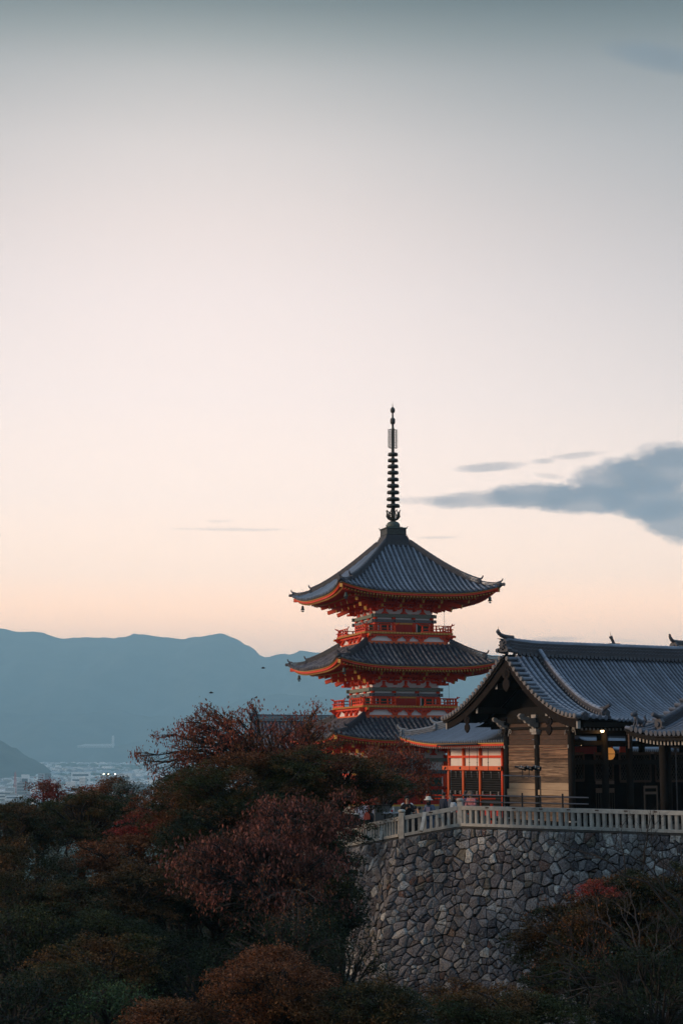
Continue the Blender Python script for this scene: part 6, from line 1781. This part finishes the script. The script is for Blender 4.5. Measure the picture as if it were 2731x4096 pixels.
    for s_ in (-1, 1): mb = MB(); mb.tube([(s_ * .105, .06, .04), (s_ * .11, -.06, .045), (s_ * .12, -.18, .03)], [.045, .05, .035], 8); mb.build('shoe', HAIRD, o, True)
    # head details
    c = Vector(J['skull']) + Vector((0, 0, .01))
    mb = MB(); mb.tube([c + Vector((0, -.085, .02)), c + Vector((0, -.115, -.02)), c + Vector((0, -.09, -.03))], [.01, .016, .01], 6); mb.build('nose', SKIN, o, True)
    for s_ in (-1, 1):
        mb = MB(); mb.lathe([(.004, -.012), (.016, 0), (.004, .012)], tuple(c + Vector((s_ * .033, -.088, .018))), 8); mb.build('eye', HAIRD, o)
        mb = MB(); mb.lathe([(.006, -.03), (.018, 0), (.006, .03)], tuple(c + Vector((s_ * .088, .0, .0))), 7); mb.build('ear', SKIN, o, True)
    mb = MB(); mb.box(tuple(c + Vector((0, -.088, -.052))), (.045, .012, .010)); mb.build('mouth', REDD, o)
    prof = [(.02, .128), (.07, .115), (.10, .07), (.108, .02), (.100, -.02 if hair == 'short' else -.07)]
    if hair == 'long': prof += [(.10, -.17), (.06, -.20)]
    if hair == 'curly': prof = [(.03, .15), (.09, .135), (.13, .07), (.14, .0), (.125, -.06), (.10, -.09)]
    mb = MB(); n = 16; prof = prof[::-1]
    for r_, z_ in prof:
        for i in range(n):
            a = 2 * PI * i / n; rr = r_ * (1 + (.10 if hair == 'curly' else .03) * math.sin(a * 5 + z_ * 60))
            y_ = math.sin(a) * rr * 1.05
            if y_ < -.045 and z_ < .075: y_ = -.045 if hair != 'short' else -.03
            mb.v.append(tuple(c + Vector((math.cos(a) * rr * .95, y_ + .012, z_ + .01))))
    for j in range(len(prof) - 1):
        for i in range(n): a_, b_ = j * n + i, j * n + (i + 1) % n; mb.f.append((a_, b_, b_ + n, a_ + n))
    mb.f.append(tuple((len(prof) - 1) * n + i for i in range(n))); mb.f.append(tuple(reversed(range(n))))
    mb.build('hair', hair_m, o, True)
    if hat:
        mb = MB(); mb.lathe([(.20, .02), (.205, .035), (.13, .085), (.115, .10), (.108, .16), (.08, .185), (.02, .19)], tuple(c + Vector((0, 0, .01))), 18)
        h_ = mb.build('sun_hat', cloth('cream_hat', (0.62, 0.60, 0.52), (0.5, 0.48, 0.42)), o, True)
    return o
BLK = cloth('black_cloth', (0.010, 0.010, 0.012)); NAVY = cloth('navy_cloth', (0.020, 0.030, 0.055), (0.012, 0.018, 0.035)); DENIM = cloth('denim', (0.09, 0.13, 0.20), (0.06, 0.08, 0.13))
SLATE = cloth('slate_cloth', (0.06, 0.08, 0.11)); LBLUE = cloth('pale_blue_cloth', (0.30, 0.38, 0.45)); FLORAL = cloth('red_floral_cloth', (0.42, 0.10, 0.11), (0.55, 0.42, 0.42), scale=24, contrast=.06)
PURP = cloth('purple_floral_cloth', (0.05, 0.035, 0.07), (0.30, 0.22, 0.32), scale=20, contrast=.08)
pm = person(1627, 3187, 66.6, -3.22, .1, 'man in a black jacket with white shoulder patches holding a phone up to his chest', BLK, BLK, HAIRD, 'raise')
for s_ in (-1, 1): mb = MB(); mb.tube([(s_ * .13, -.02, 1.49), (s_ * .20, -.03, 1.455), (s_ * .235, -.04, 1.40)], [.022, .03, .022], 6); mb.build('shoulder_patch', WHITE, pm, True)
mb = MB(); mb.box((0.0, -.34, 1.40), (.07, .012, .14)); o = mb.build('phone', BLK); o['label'] = 'black phone held up by the man in the black jacket'; o['category'] = 'phone'
o.location = pm.location; o.rotation_euler = pm.rotation_euler; o.scale = pm.scale
pw = person(1719, 3193, 66.9, -3.15, -.55, 'woman in a cream sun hat and denim jacket over a pink top', DENIM, DENIM, HAIRD, 'phone', 'long', True, .05, .8)
mb = MB(); mb.prism([(-.07, -.20), (.07, -.20), (.085, .14), (-.085, .14)], (0, -.185, 1.22), (1, 0, 0), (0, 0, 1), (0, 1, 0), .03); mb.build('pink_top', cloth('pink_cloth', (0.62, 0.42, 0.46)), pw)
person(1773, 3171, 71.5, -2.95, 2.2, 'taller man with short dark hair in a navy jacket seen from behind', NAVY, BLK, HAIRD, 'stand')
person(1801, 3174, 72.6, -2.95, -1.2, 'man in a slate jacket standing right behind the navy-jacketed man', SLATE, BLK, HAIRD, 'stand')
person(1812, 3184, 67.6, -3.0, 1.9, 'dark-haired person in a pale blue top half hidden by the corner fence post', LBLUE, BLK, HAIRD, 'phone', 'long')
person(1857, 3167, 69.4, -2.9, 1.4, 'dark-haired woman in a purple patterned top behind the handrail', PURP, BLK, HAIRD, 'phone', 'long', lean=.05)
person(1886, 3167, 68.8, -2.9, -.6, 'curly grey-haired woman in a red and white floral blouse leaning at the handrail', FLORAL, BLK, HAIRG, 'phone', 'curly', lean=.08, tilt=.8)
pb = person(1481, 3223, 68.8, -3.75, 1.2, 'person in dark clothes with a red bag under the maple left of the fence post', BLK, NAVY, HAIRD, 'stand', 'long')
q = pb.location; o = thing('bag', 'red-orange cloth bag hanging beside the person in dark clothes', 'bag', (at(1467, 3255, 68.5).x, 68.45, at(1467, 3280, 68.5).z))
mb = MB(); mb.prism([(-.15, 0), (.13, .03), (.12, .22), (.03, .34), (-.05, .33), (-.13, .20)], (0, 0, 0), (1, 0, 0), (0, 0, 1), (0, 1, 0), .12); mb.build('bag_body', cloth('red_bag_cloth', (0.50, 0.09, 0.055)), o)
mb = MB(); mb.tube([(-.05, 0, .32), (.0, 0, .5), (.08, 0, .62), (.10, 0, .32)], .012, 5); mb.build('strap', REDD, o)
for px, py, D, lab in ((1657, 3224, 74, 'dark-haired visitor lower down, just right of the man in black'), (1674, 3227, 76, 'dark-haired visitor lower down, second right of the man in black'), (1699, 3226, 75, 'dark-haired visitor whose head shows left of the cream sun hat')):
    person(px, py, D, -3.9, R.uniform(0, 6), lab, R.choice([BLK, NAVY]), BLK, HAIRD, 'stand', 'short')
# ================================================================ trees
def foliage_mat(name, stops, patch=None, patch_scale=.7, rough=.6, trans=.12):
    m = bpy.data.materials.new(name); m.use_nodes = True
    t = m.node_tree; g = G(t); bs = t.nodes['Principled BSDF']; bs.inputs['Roughness'].default_value = rough; bs.inputs['Specular IOR Level'].default_value = .12
    tint = g.n('ShaderNodeAttribute', attribute_name='tint').outputs['Fac']
    c = g.ramp(tint, stops)
    if patch:
        tcn = g.n('ShaderNodeTexCoord').outputs['Object']
        k = g.ramp(g.noise(tcn, patch_scale, 3, .5), [(.46, (0, 0, 0)), (.60, (1, 1, 1))])
        c = g.mix(g.m('MULTIPLY', k, .85), c, g.ramp(tint, patch))
    t.links.new(c, bs.inputs['Base Color'])
    if trans:
        tr = g.n('ShaderNodeBsdfTranslucent'); t.links.new(c, tr.inputs[0])
        ms = g.n('ShaderNodeMixShader'); ms.inputs[0].default_value = trans
        t.links.new(bs.outputs[0], ms.inputs[1]); t.links.new(tr.outputs[0], ms.inputs[2]); t.links.new(ms.outputs[0], t.nodes['Material Output'].inputs['Surface'])
    return m
def st(*cs): return [(i / (len(cs) - 1), c) for i, c in enumerate(cs)]
OLIVE = st((0.014,0.023,0.008), (0.032,0.044,0.013), (0.080,0.074,0.024))
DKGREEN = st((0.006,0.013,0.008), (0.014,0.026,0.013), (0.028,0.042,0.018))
RUST = st((0.058,0.022,0.011), (0.145,0.052,0.022), (0.29,0.115,0.050))
BROWN = st((0.045,0.024,0.010), (0.11,0.050,0.018), (0.23,0.105,0.036))
CRIM = st((0.130, 0.016, 0.016), (0.247, 0.029, 0.026), (0.351, 0.058, 0.039))
ORNG = st((0.182, 0.046, 0.019), (0.312, 0.085, 0.033), (0.416, 0.156, 0.052))
PINK = st((.050, .020, .016), (.130, .044, .034), (.33, .12, .09))
SAGE = st((0.036, 0.054, 0.042), (0.072, 0.096, 0.078), (0.264, 0.300, 0.264))
FM = dict(rust=foliage_mat('rusty_maple_leaves', RUST, BROWN), brown=foliage_mat('brown_maple_leaves', BROWN, DKGREEN), olive=foliage_mat('olive_maple_leaves', OLIVE, BROWN),
          green=foliage_mat('dark_green_leaves', DKGREEN, OLIVE), crimson=foliage_mat('crimson_maple_leaves', CRIM, RUST), orange=foliage_mat('orange_maple_leaves', ORNG, CRIM),
          pink=foliage_mat('pinkish_cherry_leaves', PINK, st((.03, .02, .015), (.07, .035, .022), (.15, .07, .045)), 1.1), redch=foliage_mat('red_cherry_leaves', st((.10, .028, .020), (.21, .050, .034), (.36, .11, .065)), BROWN, 1.2),
          sage=foliage_mat('glossy_evergreen_leaves', SAGE, DKGREEN, 1.5, rough=.3), mixed=foliage_mat('half_turned_maple_leaves', OLIVE, RUST, .55), greenrust=foliage_mat('mostly_green_maple_leaves', st((.010, .017, .008), (.024, .034, .014), (.05, .055, .022)), BROWN, .8), deep=foliage_mat('dark_evergreen_leaves', DKGREEN, None),  # deep: plain dark green leaf colour without patches
          fresh=foliage_mat('green_shrub_leaves', st((.02, .04, .02), (.04, .075, .03), (.07, .11, .045)), None))
BARK = mat('bark', (0.016, 0.014, 0.013), (0.035, 0.031, 0.028), rough=.9, scale=3, amount=.8, stretch=(1, 1, .3))
BARKP = mat('pale_bark', (0.085, 0.076, 0.074), (0.03, 0.028, 0.028), rough=.9, scale=3, amount=.8)
def leaves(centers, n_per, spread, size, droop=0.0, aspect=.55, up=1.0, flat=.55):
    """diamond leaves around clump centres; returns verts, quads, tint"""
    C = np.repeat(centers, n_per, 0); N = len(C)
    off = RN.normal(size=(N, 3)) * spread; off[:, 2] *= flat
    P = C + off
    nrm = RN.normal(size=(N, 3)) * .55; nrm[:, 2] += up
    nrm /= np.linalg.norm(nrm, axis=1)[:, None]
    ax = RN.normal(size=(N, 3)); ax[:, 2] -= droop * 3
    ax -= nrm * (ax * nrm).sum(1)[:, None]; 
    if droop: ax = ax * (1 - droop) + np.array([0, 0, -1.0]) * droop + RN.normal(size=(N, 3)) * .25
    ax /= np.linalg.norm(ax, axis=1)[:, None] + 1e-9
    bx = np.cross(nrm, ax); bx /= np.linalg.norm(bx, axis=1)[:, None] + 1e-9
    L_ = size * RN.uniform(.65, 1.35, N)[:, None]; W_ = L_ * aspect
    a = P - ax * L_ * .5; c = P + ax * L_ * .5
    fold = nrm * W_ * .25
    b = P + bx * W_ * .5 + fold; d = P - bx * W_ * .5 + fold
    V = np.stack([a, b, c, d], 1).reshape(-1, 3)
    Fq = np.arange(4 * N).reshape(-1, 4)
    ct = np.repeat(RN.uniform(.25, .75, len(centers)), n_per)
    tint = np.clip(np.repeat(ct + RN.normal(size=N) * .22, 4), 0, 1)
    return V, Fq, tint
def limb(mb, a, b, ra, rb, sag=.12, n=6, jit=.08, sides=6):
    a, b = Vector(a), Vector(b); L_ = (b - a).length; pts = []
    for i in range(n + 1):
        k = i / n; p = a.lerp(b, k); p.z += math.sin(k * PI) * L_ * sag
        if 0 < i < n: p += Vector((R.uniform(-1, 1), R.uniform(-1, 1), R.uniform(-1, 1))) * L_ * jit * .5
        pts.append(p)
    mb.tube(pts, [ra + (rb - ra) * i / n for i in range(n + 1)], sides); return pts
NLEAF = 0
def tree(name, label, px, py, D, rx, ry, mkey, kind='maple', leaf=.075, dens=1.0, npad=None, trunk_px=None, group=None, rd=None, bark=None, cat='tree', pads_extra=(), tall=None, hollow=0.6, flatpad=.34, lean_low=.8):
    """crown centre (px, py) at distance D, half-extents rx, ry in photo pixels"""
    global NLEAF
    c = at(px, py, D); k = D / 6570; Rx, Rz = rx * k, ry * k * 1.15; Ry = rd or max(Rx * .75, 1.2)
    tb = at(trunk_px[0], trunk_px[1], D) if trunk_px else c
    bx_, by_ = tb.x, c.y + Ry * .2
    gz = ground_z(bx_, by_) - .3
    gz = min(gz, c.z - Rz - .5)
    root = thing(name, label, cat, (bx_, by_, gz), 0, group)
    O = Vector((bx_, by_, gz))
    cl = c - O
    mb = MB(); mbl = MB()
    fork = Vector((cl.x * .25, cl.y * .3, max(.5, cl.z - Rz * 1.0)))
    rt = .06 + .02 * Rx
    limb(mb, (0, 0, 0), fork, rt * 1.5, rt, 0, 5, .03, 8)
    pads = []
    n = int((npad or (16 + 7 * Rx * Rz)) * (1.15 if kind == 'maple' else 1.2))
    for i in range(n):
        while True:
            d = Vector(RN.normal(size=3)); d.normalize()
            if d.z > -lean_low: break
        q = R.uniform(hollow, 1.0) ** .6 * (1 + .42 * noise.noise(Vector((d.x * 1.6 + px * .37, d.y * 1.6, d.z * 1.6 + py * .11))))
        pads.append((cl + Vector((d.x * Rx * q, d.y * Ry * q, d.z * Rz * q)), R.uniform(.20, .34) * min(Rx, 3.2) * (1.15 if kind == 'maple' else .85)))
    for (ex, ey, er) in pads_extra:
        p_ = at(ex, ey, D) - O; pads.append((p_, er * k))
    cents = []
    for (pc, pr) in pads:
        pr = max(.22, pr)
        if kind == 'maple':
            m_ = max(7, int(74 * pr * pr * dens) + 7)
            r_ = pr * np.sqrt(RN.random(m_)); a = RN.random(m_) * 2 * PI
            o_ = math.atan2(pc.y - cl.y, pc.x - cl.x) + R.uniform(-.4, .4); u_ = r_ * np.cos(a) * 1.45; w_ = r_ * np.sin(a) * .72; tl = R.uniform(.05, .38)
            cz = -u_ * tl + (1 - (r_ / pr) ** 2) * pr * flatpad + RN.normal(size=m_) * .035 - (RN.random(m_) < .22) * RN.random(m_) * pr * .35
            cents.append(np.stack([pc.x + u_ * math.cos(o_) - w_ * math.sin(o_), pc.y + u_ * math.sin(o_) + w_ * math.cos(o_), pc.z + cz], 1))
        else:
            m_ = max(5, int((30 if kind == 'bush' else 17) * pr * pr * dens) + 4)
            v = RN.normal(size=(m_, 3)) * np.array([pr * .68, pr * .6, pr * .22]); cents.append(v + np.array([pc.x, pc.y, pc.z]))
        # limb to the pad, with side twigs
        if kind != 'maple' or R.random() < .75:
            if kind == 'bush' and R.random() < .5: continue
            st_ = fork.lerp(pc, R.uniform(0, .15)) if R.random() < .5 else fork
            pts = limb(mbl, st_, pc, rt * (.55 if kind == 'maple' else .45), .018, .10, 6, .10, 5)
            for j in range(4 if kind == 'maple' else 6):
                s0 = pts[R.choice([3, 4, 5])]; e = pc + Vector((R.uniform(-1, 1) * pr, R.uniform(-1, 1) * pr, R.uniform(-.3, .5) * pr)); limb(mbl, s0, e, .020, .006, .05, 3, .12, 4)
    C_ = np.concatenate(cents)
    if kind == 'maple': V, Fq, T = leaves(C_, 17, .085, leaf, 0, .62, 1.0, .42)
    elif kind == 'cherry': V, Fq, T = leaves(C_, 15, .15, leaf * 1.15, .62, .40, .3, .9)
    elif kind == 'bush': V, Fq, T = leaves(C_, 22, .15, leaf, 0, .6, .7, .8)
    NLEAF += len(Fq)
    bk = bark or BARK
    mb.build('trunk', bk, root, True); mbl.build('limbs', bk, root, True)
    link('foliage', npmesh('foliage', V, Fq, FM[mkey], {'tint': T}), root)
    return root
# --- beside and in front of the pagoda
tree('cherry_tree', 'sparse reddish-brown cherry spreading left against the blue mountains', 950, 2975, 60, 260, 115, 'redch', 'cherry', .10, 1.15, 40, (1120, 3100), rd=2.0,
     pads_extra=[(590, 3045, 40), (650, 3090, 45), (700, 3120, 45), (560, 3022, 20), (620, 3060, 34), (690, 2990, 34), (740, 2890, 36), (830, 2860, 34), (1000, 2850, 34), (1010, 2820, 16), (820, 2838, 18), (640, 2950, 18), (760, 3110, 44), (800, 3150, 44)])
tree('cherry_tree', 'thin reddish cherry crown in front of the long dark roof, left of the pagoda', 1185, 2975, 62, 110, 85, 'redch', 'cherry', .10, 1.6, 26, (1200, 3100), rd=1.2,
     pads_extra=[(1170, 2865, 22), (1250, 2850, 18), (1272, 2825, 14), (1290, 2905, 24), (1320, 2960, 30)])
tree('maple_tree', 'large domed maple with rusty top left of the pagoda base', 975, 3225, 57, 310, 155, 'mixed', 'maple', .062, 1.25, 74, (1000, 3400), rd=3.0)
tree('maple_tree', 'spreading maple with dark green right end reaching over the stone fence', 1310, 3140, 58.5, 245, 112, 'mixed', 'maple', .062, 1.25, 62, (1330, 3300), rd=2.6,
     pads_extra=[(1480, 3140, 50), (1530, 3170, 34), (1500, 3105, 46), (1540, 3145, 32), (1440, 3170, 40)])
tree('maple_tree', 'crimson sprays of a small maple inside the big dark maple crown', 1320, 3062, 57.0, 80, 22, 'crimson', 'maple', .06, .8, 7, (1150, 3200), rd=.5)
tree('maple_tree', 'shaded olive maple below the big domed maple', 1080, 3330, 55, 330, 110, 'green', 'maple', .065, 1.0, 42, (1080, 3600), rd=2.4)
tree('cherry_tree', 'red-leaved cherry with pale limbs in front of the pagoda ground floor', 1585, 3105, 80, 150, 120, 'redch', 'cherry', .11, 1.8, 44, (1500, 3290), bark=BARKP, rd=2.2,
     pads_extra=[(1700, 3080, 30), (1715, 3130, 26), (1480, 3010, 36), (1700, 3180, 30)])
# --- pinkish cherry in the foreground
tree('cherry_tree', 'pinkish cherry with drooping leaves reaching right towards the fence end', 1190, 3295, 47, 190, 85, 'pink', 'cherry', .092, 1.3, 44, (1200, 3700), rd=1.8,
     pads_extra=[(1400, 3185, 26), (1360, 3180, 30), (1340, 3440, 46), (1400, 3470, 30)])
tree('cherry_tree', 'wide pinkish-red cherry hanging over the dark slope', 985, 3480, 45, 290, 150, 'pink', 'cherry', .092, 1.2, 62, (1150, 3900), rd=2.2,
     pads_extra=[(860, 3640, 50), (920, 3680, 40), (1250, 3500, 44), (1330, 3480, 34), (1290, 3590, 30), (1100, 3690, 26), (1380, 3620, 26)])
# --- tops of the trees at the far left, against the city
tree('maple_tree', 'orange-red maple top in front of the city at the left', 420, 3205, 84, 135, 50, 'orange', 'maple', .09, 1.0, 26, group=None, rd=2.0, pads_extra=[(255, 3200, 26), (330, 3180, 24), (500, 3160, 26)])
tree('maple_tree', 'dark red maple tuft sticking up in front of the city, leftmost', 172, 3168, 82, 42, 36, 'crimson', 'bush', .09, 1.0, 12, rd=.8)
tree('maple_tree', 'small dark red maple tuft right of the leftmost tuft', 232, 3166, 83, 26, 32, 'crimson', 'bush', .09, 1.0, 8, rd=.6)
tree('maple_tree', 'brownish maple tuft rising highest in front of the city', 430, 3140, 83, 40, 34, 'rust', 'bush', .09, 1.0, 12, rd=.8)
tree('maple_tree', 'small pointed dark tuft right of the highest maple tuft', 482, 3142, 84, 20, 28, 'brown', 'bush', .09, 1.0, 7, rd=.5)
tree('evergreen_tree', 'glossy grey-green evergreen behind the orange-red maple', 510, 3188, 80, 85, 40, 'sage', 'bush', .09, 1.0, 16, rd=1.4)
tree('maple_tree', 'olive maple at the left edge below the city', 90, 3272, 78, 150, 55, 'olive', 'maple', .08, 1.1, 30, rd=2.4, pads_extra=[(110, 3200, 26), (130, 3205, 26)])
tree('maple_tree', 'rounded olive-brown maple in the middle of the left slope', 330, 3290, 70, 190, 90, 'olive', 'maple', .075, 1.15, 44, rd=2.6)
tree('maple_tree', 'brown maple under the leftmost olive crown', 30, 3330, 66, 190, 90, 'greenrust', 'maple', .075, 1.1, 36, rd=2.6)
tree('maple_tree', 'rusty maple between the orange top and the big domed maple', 690, 3225, 66, 130, 75, 'rust', 'maple', .072, 1.1, 32, rd=1.8)
tree('maple_tree', 'crimson-red maple in the middle of the slope', 570, 3320, 61, 90, 60, 'crimson', 'maple', .070, 1.1, 24, rd=1.4)
tree('maple_tree', 'red-brown maple below the crimson-red maple', 470, 3430, 58, 150, 70, 'rust', 'maple', .070, 1.1, 34, rd=1.9)
tree('maple_tree', 'rusty maple shoulder left of the pinkish cherry', 760, 3400, 56, 150, 120, 'mixed', 'maple', .068, 1.1, 42, rd=1.9)
tree('evergreen_tree', 'greyish evergreen in the shade of the left slope', 245, 3470, 58, 110, 60, 'sage', 'bush', .075, 1.0, 22, rd=1.5)
tree('maple_tree', 'dark maple at the left edge halfway down the slope', 70, 3510, 55, 200, 120, 'greenrust', 'maple', .07, 1.1, 44, rd=2.3)
tree('maple_tree', 'brown maple with light tips above the dark hollow', 520, 3580, 52, 200, 90, 'brown', 'maple', .066, 1.1, 44, rd=1.9)
tree('maple_tree', 'dusky maple left of the dark hollow', 280, 3650, 50, 220, 100, 'greenrust', 'maple', .066, 1.1, 46, rd=2.0)
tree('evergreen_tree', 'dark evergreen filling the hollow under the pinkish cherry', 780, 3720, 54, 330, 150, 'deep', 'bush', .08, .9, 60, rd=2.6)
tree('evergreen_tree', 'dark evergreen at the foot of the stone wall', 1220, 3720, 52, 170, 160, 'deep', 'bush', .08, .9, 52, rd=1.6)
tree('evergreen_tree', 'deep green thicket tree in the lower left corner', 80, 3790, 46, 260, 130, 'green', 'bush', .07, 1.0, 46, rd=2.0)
tree('maple_tree', 'green and yellow-tipped maple in the lower left', 400, 3870, 42, 220, 90, 'olive', 'maple', .06, 1.1, 48, rd=1.6)
tree('shrub', 'bright green shrub near the bottom left', 430, 4030, 38, 180, 60, 'fresh', 'bush', .055, 1.0, 34, rd=1.2, cat='shrub')
tree('maple_tree', 'rusty low maple at the bottom edge left of centre', 690, 4080, 36, 170, 55, 'rust', 'maple', .055, 1.1, 34, rd=1.2)
tree('evergreen_tree', 'dark evergreen low in the left corner under the yellow-tipped maple', 60, 4040, 38, 220, 100, 'deep', 'bush', .06, 1.0, 40, rd=1.5)
tree('evergreen_tree', 'almost black evergreen between the two rusty bottom maples', 800, 3930, 43, 200, 110, 'deep', 'bush', .065, 1.0, 40, rd=1.5)
tree('maple_tree', 'domed rusty-orange maple at the bottom centre', 1095, 3985, 36, 225, 150, 'rust', 'maple', .050, 1.35, 84, rd=1.4)
tree('maple_tree', 'rust and olive maple at the bottom right of the domed one', 1500, 4050, 35, 210, 90, 'greenrust', 'maple', .050, 1.3, 56, rd=1.2)
# --- lower right
tree('maple_tree', 'broad dark maple covering the right part of the stone wall', 2500, 3800, 45, 300, 210, 'greenrust', 'maple', .064, 1.7, 110, rd=1.8, tall=1,
     pads_extra=[(2180, 3640, 40), (2230, 3650, 50), (2140, 3760, 44), (2200, 3740, 50), (2250, 3690, 50), (2320, 3600, 50)])
tree('maple_tree', 'small maple with crimson top against the stone wall', 2400, 3568, 44.2, 85, 24, 'crimson', 'maple', .055, .8, 10, rd=.7)
tree('maple_tree', 'olive-rust maple at the right edge high on the stone wall', 2690, 3550, 46, 95, 90, 'greenrust', 'maple', .06, 1.1, 28, rd=1.2)
tree('evergreen_tree', 'dark tree filling the lower right corner', 2620, 4020, 39, 260, 170, 'deep', 'bush', .06, 1.0, 74, rd=1.6)
tree('maple_tree', 'low dark maple along the bottom edge right of centre', 2050, 4060, 38, 280, 60, 'olive', 'maple', .055, 1.1, 46, rd=1.2)
tree('maple_tree', 'brownish maple tips before the wall foot at the bottom', 1830, 3990, 41, 120, 40, 'brown', 'maple', .055, .9, 18, rd=.9)
# --- darker crowns that close the canopy between the named ones
for (px, py, D, rx, ry, mk, kd, lab) in (
    (250, 3370, 74, 230, 110, 'green', 'bush', 'dark green crown behind the rounded olive-brown maple'), (560, 3260, 76, 160, 80, 'green', 'bush', 'dark green crown between the orange top and the crimson-red maple'),
    (1150, 3800, 42, 270, 120, 'deep', 'bush', 'dark evergreen hiding the trunk of the pinkish cherry'), (620, 3480, 60, 160, 120, 'green', 'maple', 'dark maple behind the brown maple with light tips'),
    (880, 3560, 56, 200, 150, 'deep', 'bush', 'nearly black crown deep behind the wide pinkish-red cherry'), (20, 3650, 50, 190, 110, 'greenrust', 'maple', 'half-turned maple at the left edge low down'),
    (380, 3760, 46, 240, 90, 'green', 'maple', 'dark green maple over the green and yellow-tipped one'), (640, 3860, 45, 210, 110, 'deep', 'bush', 'dark crown right of the green and yellow-tipped maple'),
    (250, 3960, 40, 230, 90, 'greenrust', 'maple', 'half-turned maple near the bottom left'), (1390, 3880, 46, 120, 100, 'green', 'bush', 'green bush tree at the corner of the wall foot'),
    (1330, 3480, 53, 130, 120, 'green', 'maple', 'dark crown between the pinkish cherry and the fence'), (1370, 3640, 52, 80, 120, 'deep', 'bush', 'dark climbing foliage at the left corner of the stone wall'),
    (1200, 3300, 60, 110, 90, 'deep', 'bush', 'dark crown under the spreading maple beside the fence'), (860, 3280, 56.5, 240, 120, 'greenrust', 'maple', 'brown lower tier of the large domed maple'),
    (1150, 3120, 69, 110, 110, 'green', 'bush', 'hidden evergreen added behind the big domed maple to shade the stone fence'), (1235, 3210, 66, 60, 60, 'green', 'bush', 'small dark evergreen at the far end of the stone fence'),  # the first is unseen, added to keep sun off the left fence run
    (2700, 3780, 43.5, 130, 150, 'green', 'maple', 'dark green maple at the right edge in front of the wall'), (2330, 3960, 42, 220, 90, 'green', 'maple', 'dark green maple before the wall foot at the lower right'),
    (2560, 3650, 45.2, 180, 90, 'greenrust', 'maple', 'half-turned maple high against the right end of the wall'), (1280, 4060, 38, 180, 70, 'brown', 'maple', 'brown maple between the two bottom rusty ones'),
    (150, 3330, 90, 200, 70, 'deep', 'bush', 'far dark crown behind the olive maple at the left edge'), (420, 3290, 92, 220, 60, 'deep', 'bush', 'far dark crown behind the orange-red maple top')):
    tree('evergreen_tree' if kd == 'bush' else 'maple_tree', lab, px, py, D, rx, ry, mk, kd, .075 if D > 50 else .058, 1.0, None)
# --- bare trees
def bare_tree(label, base, tips, D, r0, bark=BARKP, seed=1, lf=0):
    rr = random.Random(seed); b = at(base[0], base[1], D)
    root = thing('bare_tree', label, 'tree', (b.x, b.y, b.z), 0, None); mb = MB()
    ends = []
    def grow(a, e, ra, depth):
        n = 6; pts = []; L_ = (e - a).length
        for i in range(n + 1):
            k = i / n; p = a.lerp(e, k) + Vector((rr.uniform(-1, 1), rr.uniform(-1, 1), rr.uniform(-1, 1))) * L_ * .035 * (0 < i < n); p.z += math.sin(k * PI) * L_ * .06; pts.append(p)
        mb.tube(pts, [ra * (1 - .75 * i / n) for i in range(n + 1)], 6 if ra > .02 else 4)
        if depth > 0:
            for j in range(4 if depth > 1 else 3):
                q = pts[rr.choice([2, 3, 4, 5])]; d = (e - a).normalized(); sd = Vector((rr.uniform(-1, 1), rr.uniform(-.6, .6), rr.uniform(-.3, 1.0))).normalized()
                grow(q, q + (d * .75 + sd * .85).normalized() * L_ * rr.uniform(.35, .6), ra * .45, depth - 1)
        else: ends.append(e)
    for (tx, ty) in tips: grow(Vector((0, 0, 0)), at(tx, ty, D + rr.uniform(-.8, .8)) - b, r0, 3)
    mb.build('branches', bark, root, True)
    if lf:
        C_ = np.array([tuple(e) for e in ends]); V, Fq, T = leaves(C_, lf, .06, .06, .5, .4, .3, 1); link('last_leaves', npmesh('last_leaves', V, Fq, FM['rust'], {'tint': T}), root, kind='stuff')
    return root
bare_tree('bare dark branches crossing the stone wall from the right edge', (2780, 3740), [(2360, 3410), (2540, 3420), (2720, 3380)], 43.0, .045, BARK, 3)
bare_tree('pale bare limbs in front of the broad dark maple', (2560, 3840), [(2480, 3630), (2330, 3640), (2440, 3750), (2520, 3560)], 42.6, .026, BARKP, 5)
bare_tree('pale bare limbs forking at the right edge lower down', (2600, 3860), [(2731, 3740), (2640, 3700), (2700, 3800)], 42.0, .022, BARKP, 8)
bare_tree('long low bare branch reaching left over the wall foot', (2520, 3960), [(2100, 3900), (2260, 3830), (2180, 3760), (2350, 3880)], 41.0, .05, BARK, 12, 3)
bare_tree('bare branches bending down at the bottom right', (2560, 3920), [(2330, 4060), (2250, 4000), (2420, 4000)], 40.2, .035, BARKP, 15)
bare_tree('thin hanging bare twigs under the pinkish cherry', (1170, 3560), [(1180, 3760), (1110, 3720), (1230, 3790), (990, 3640), (1300, 3620)], 41.0, .013, BARKP, 17, 2)
bare_tree('bare leafless twigs left of the reddish cherry, over the city', (760, 3140), [(600, 3090), (640, 3115), (690, 3070)], 59.0, .03, BARK, 21)
bare_tree('small pale bare tree at the foot of the wall', (1345, 3880), [(1330, 3830), (1355, 3825), (1320, 3850)], 47.0, .02, BARKP, 25)
# --- undergrowth on the slope: one uncountable mass
C_ = []
for i in range(3200):
    x = RN.uniform(-24, 16); y = RN.uniform(28, 84)
    if x > -4.5 and y > 56: continue
    C_.append((x, y, ground_z(x, y) + RN.uniform(.1, 1.3)))
V, Fq, T = leaves(np.array(C_), 14, .34, .16, 0, .55, .9, .6)
NLEAF += len(Fq)
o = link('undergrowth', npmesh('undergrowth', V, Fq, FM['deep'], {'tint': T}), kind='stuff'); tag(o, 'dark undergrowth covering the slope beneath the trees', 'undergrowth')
print('LEAVES', NLEAF)
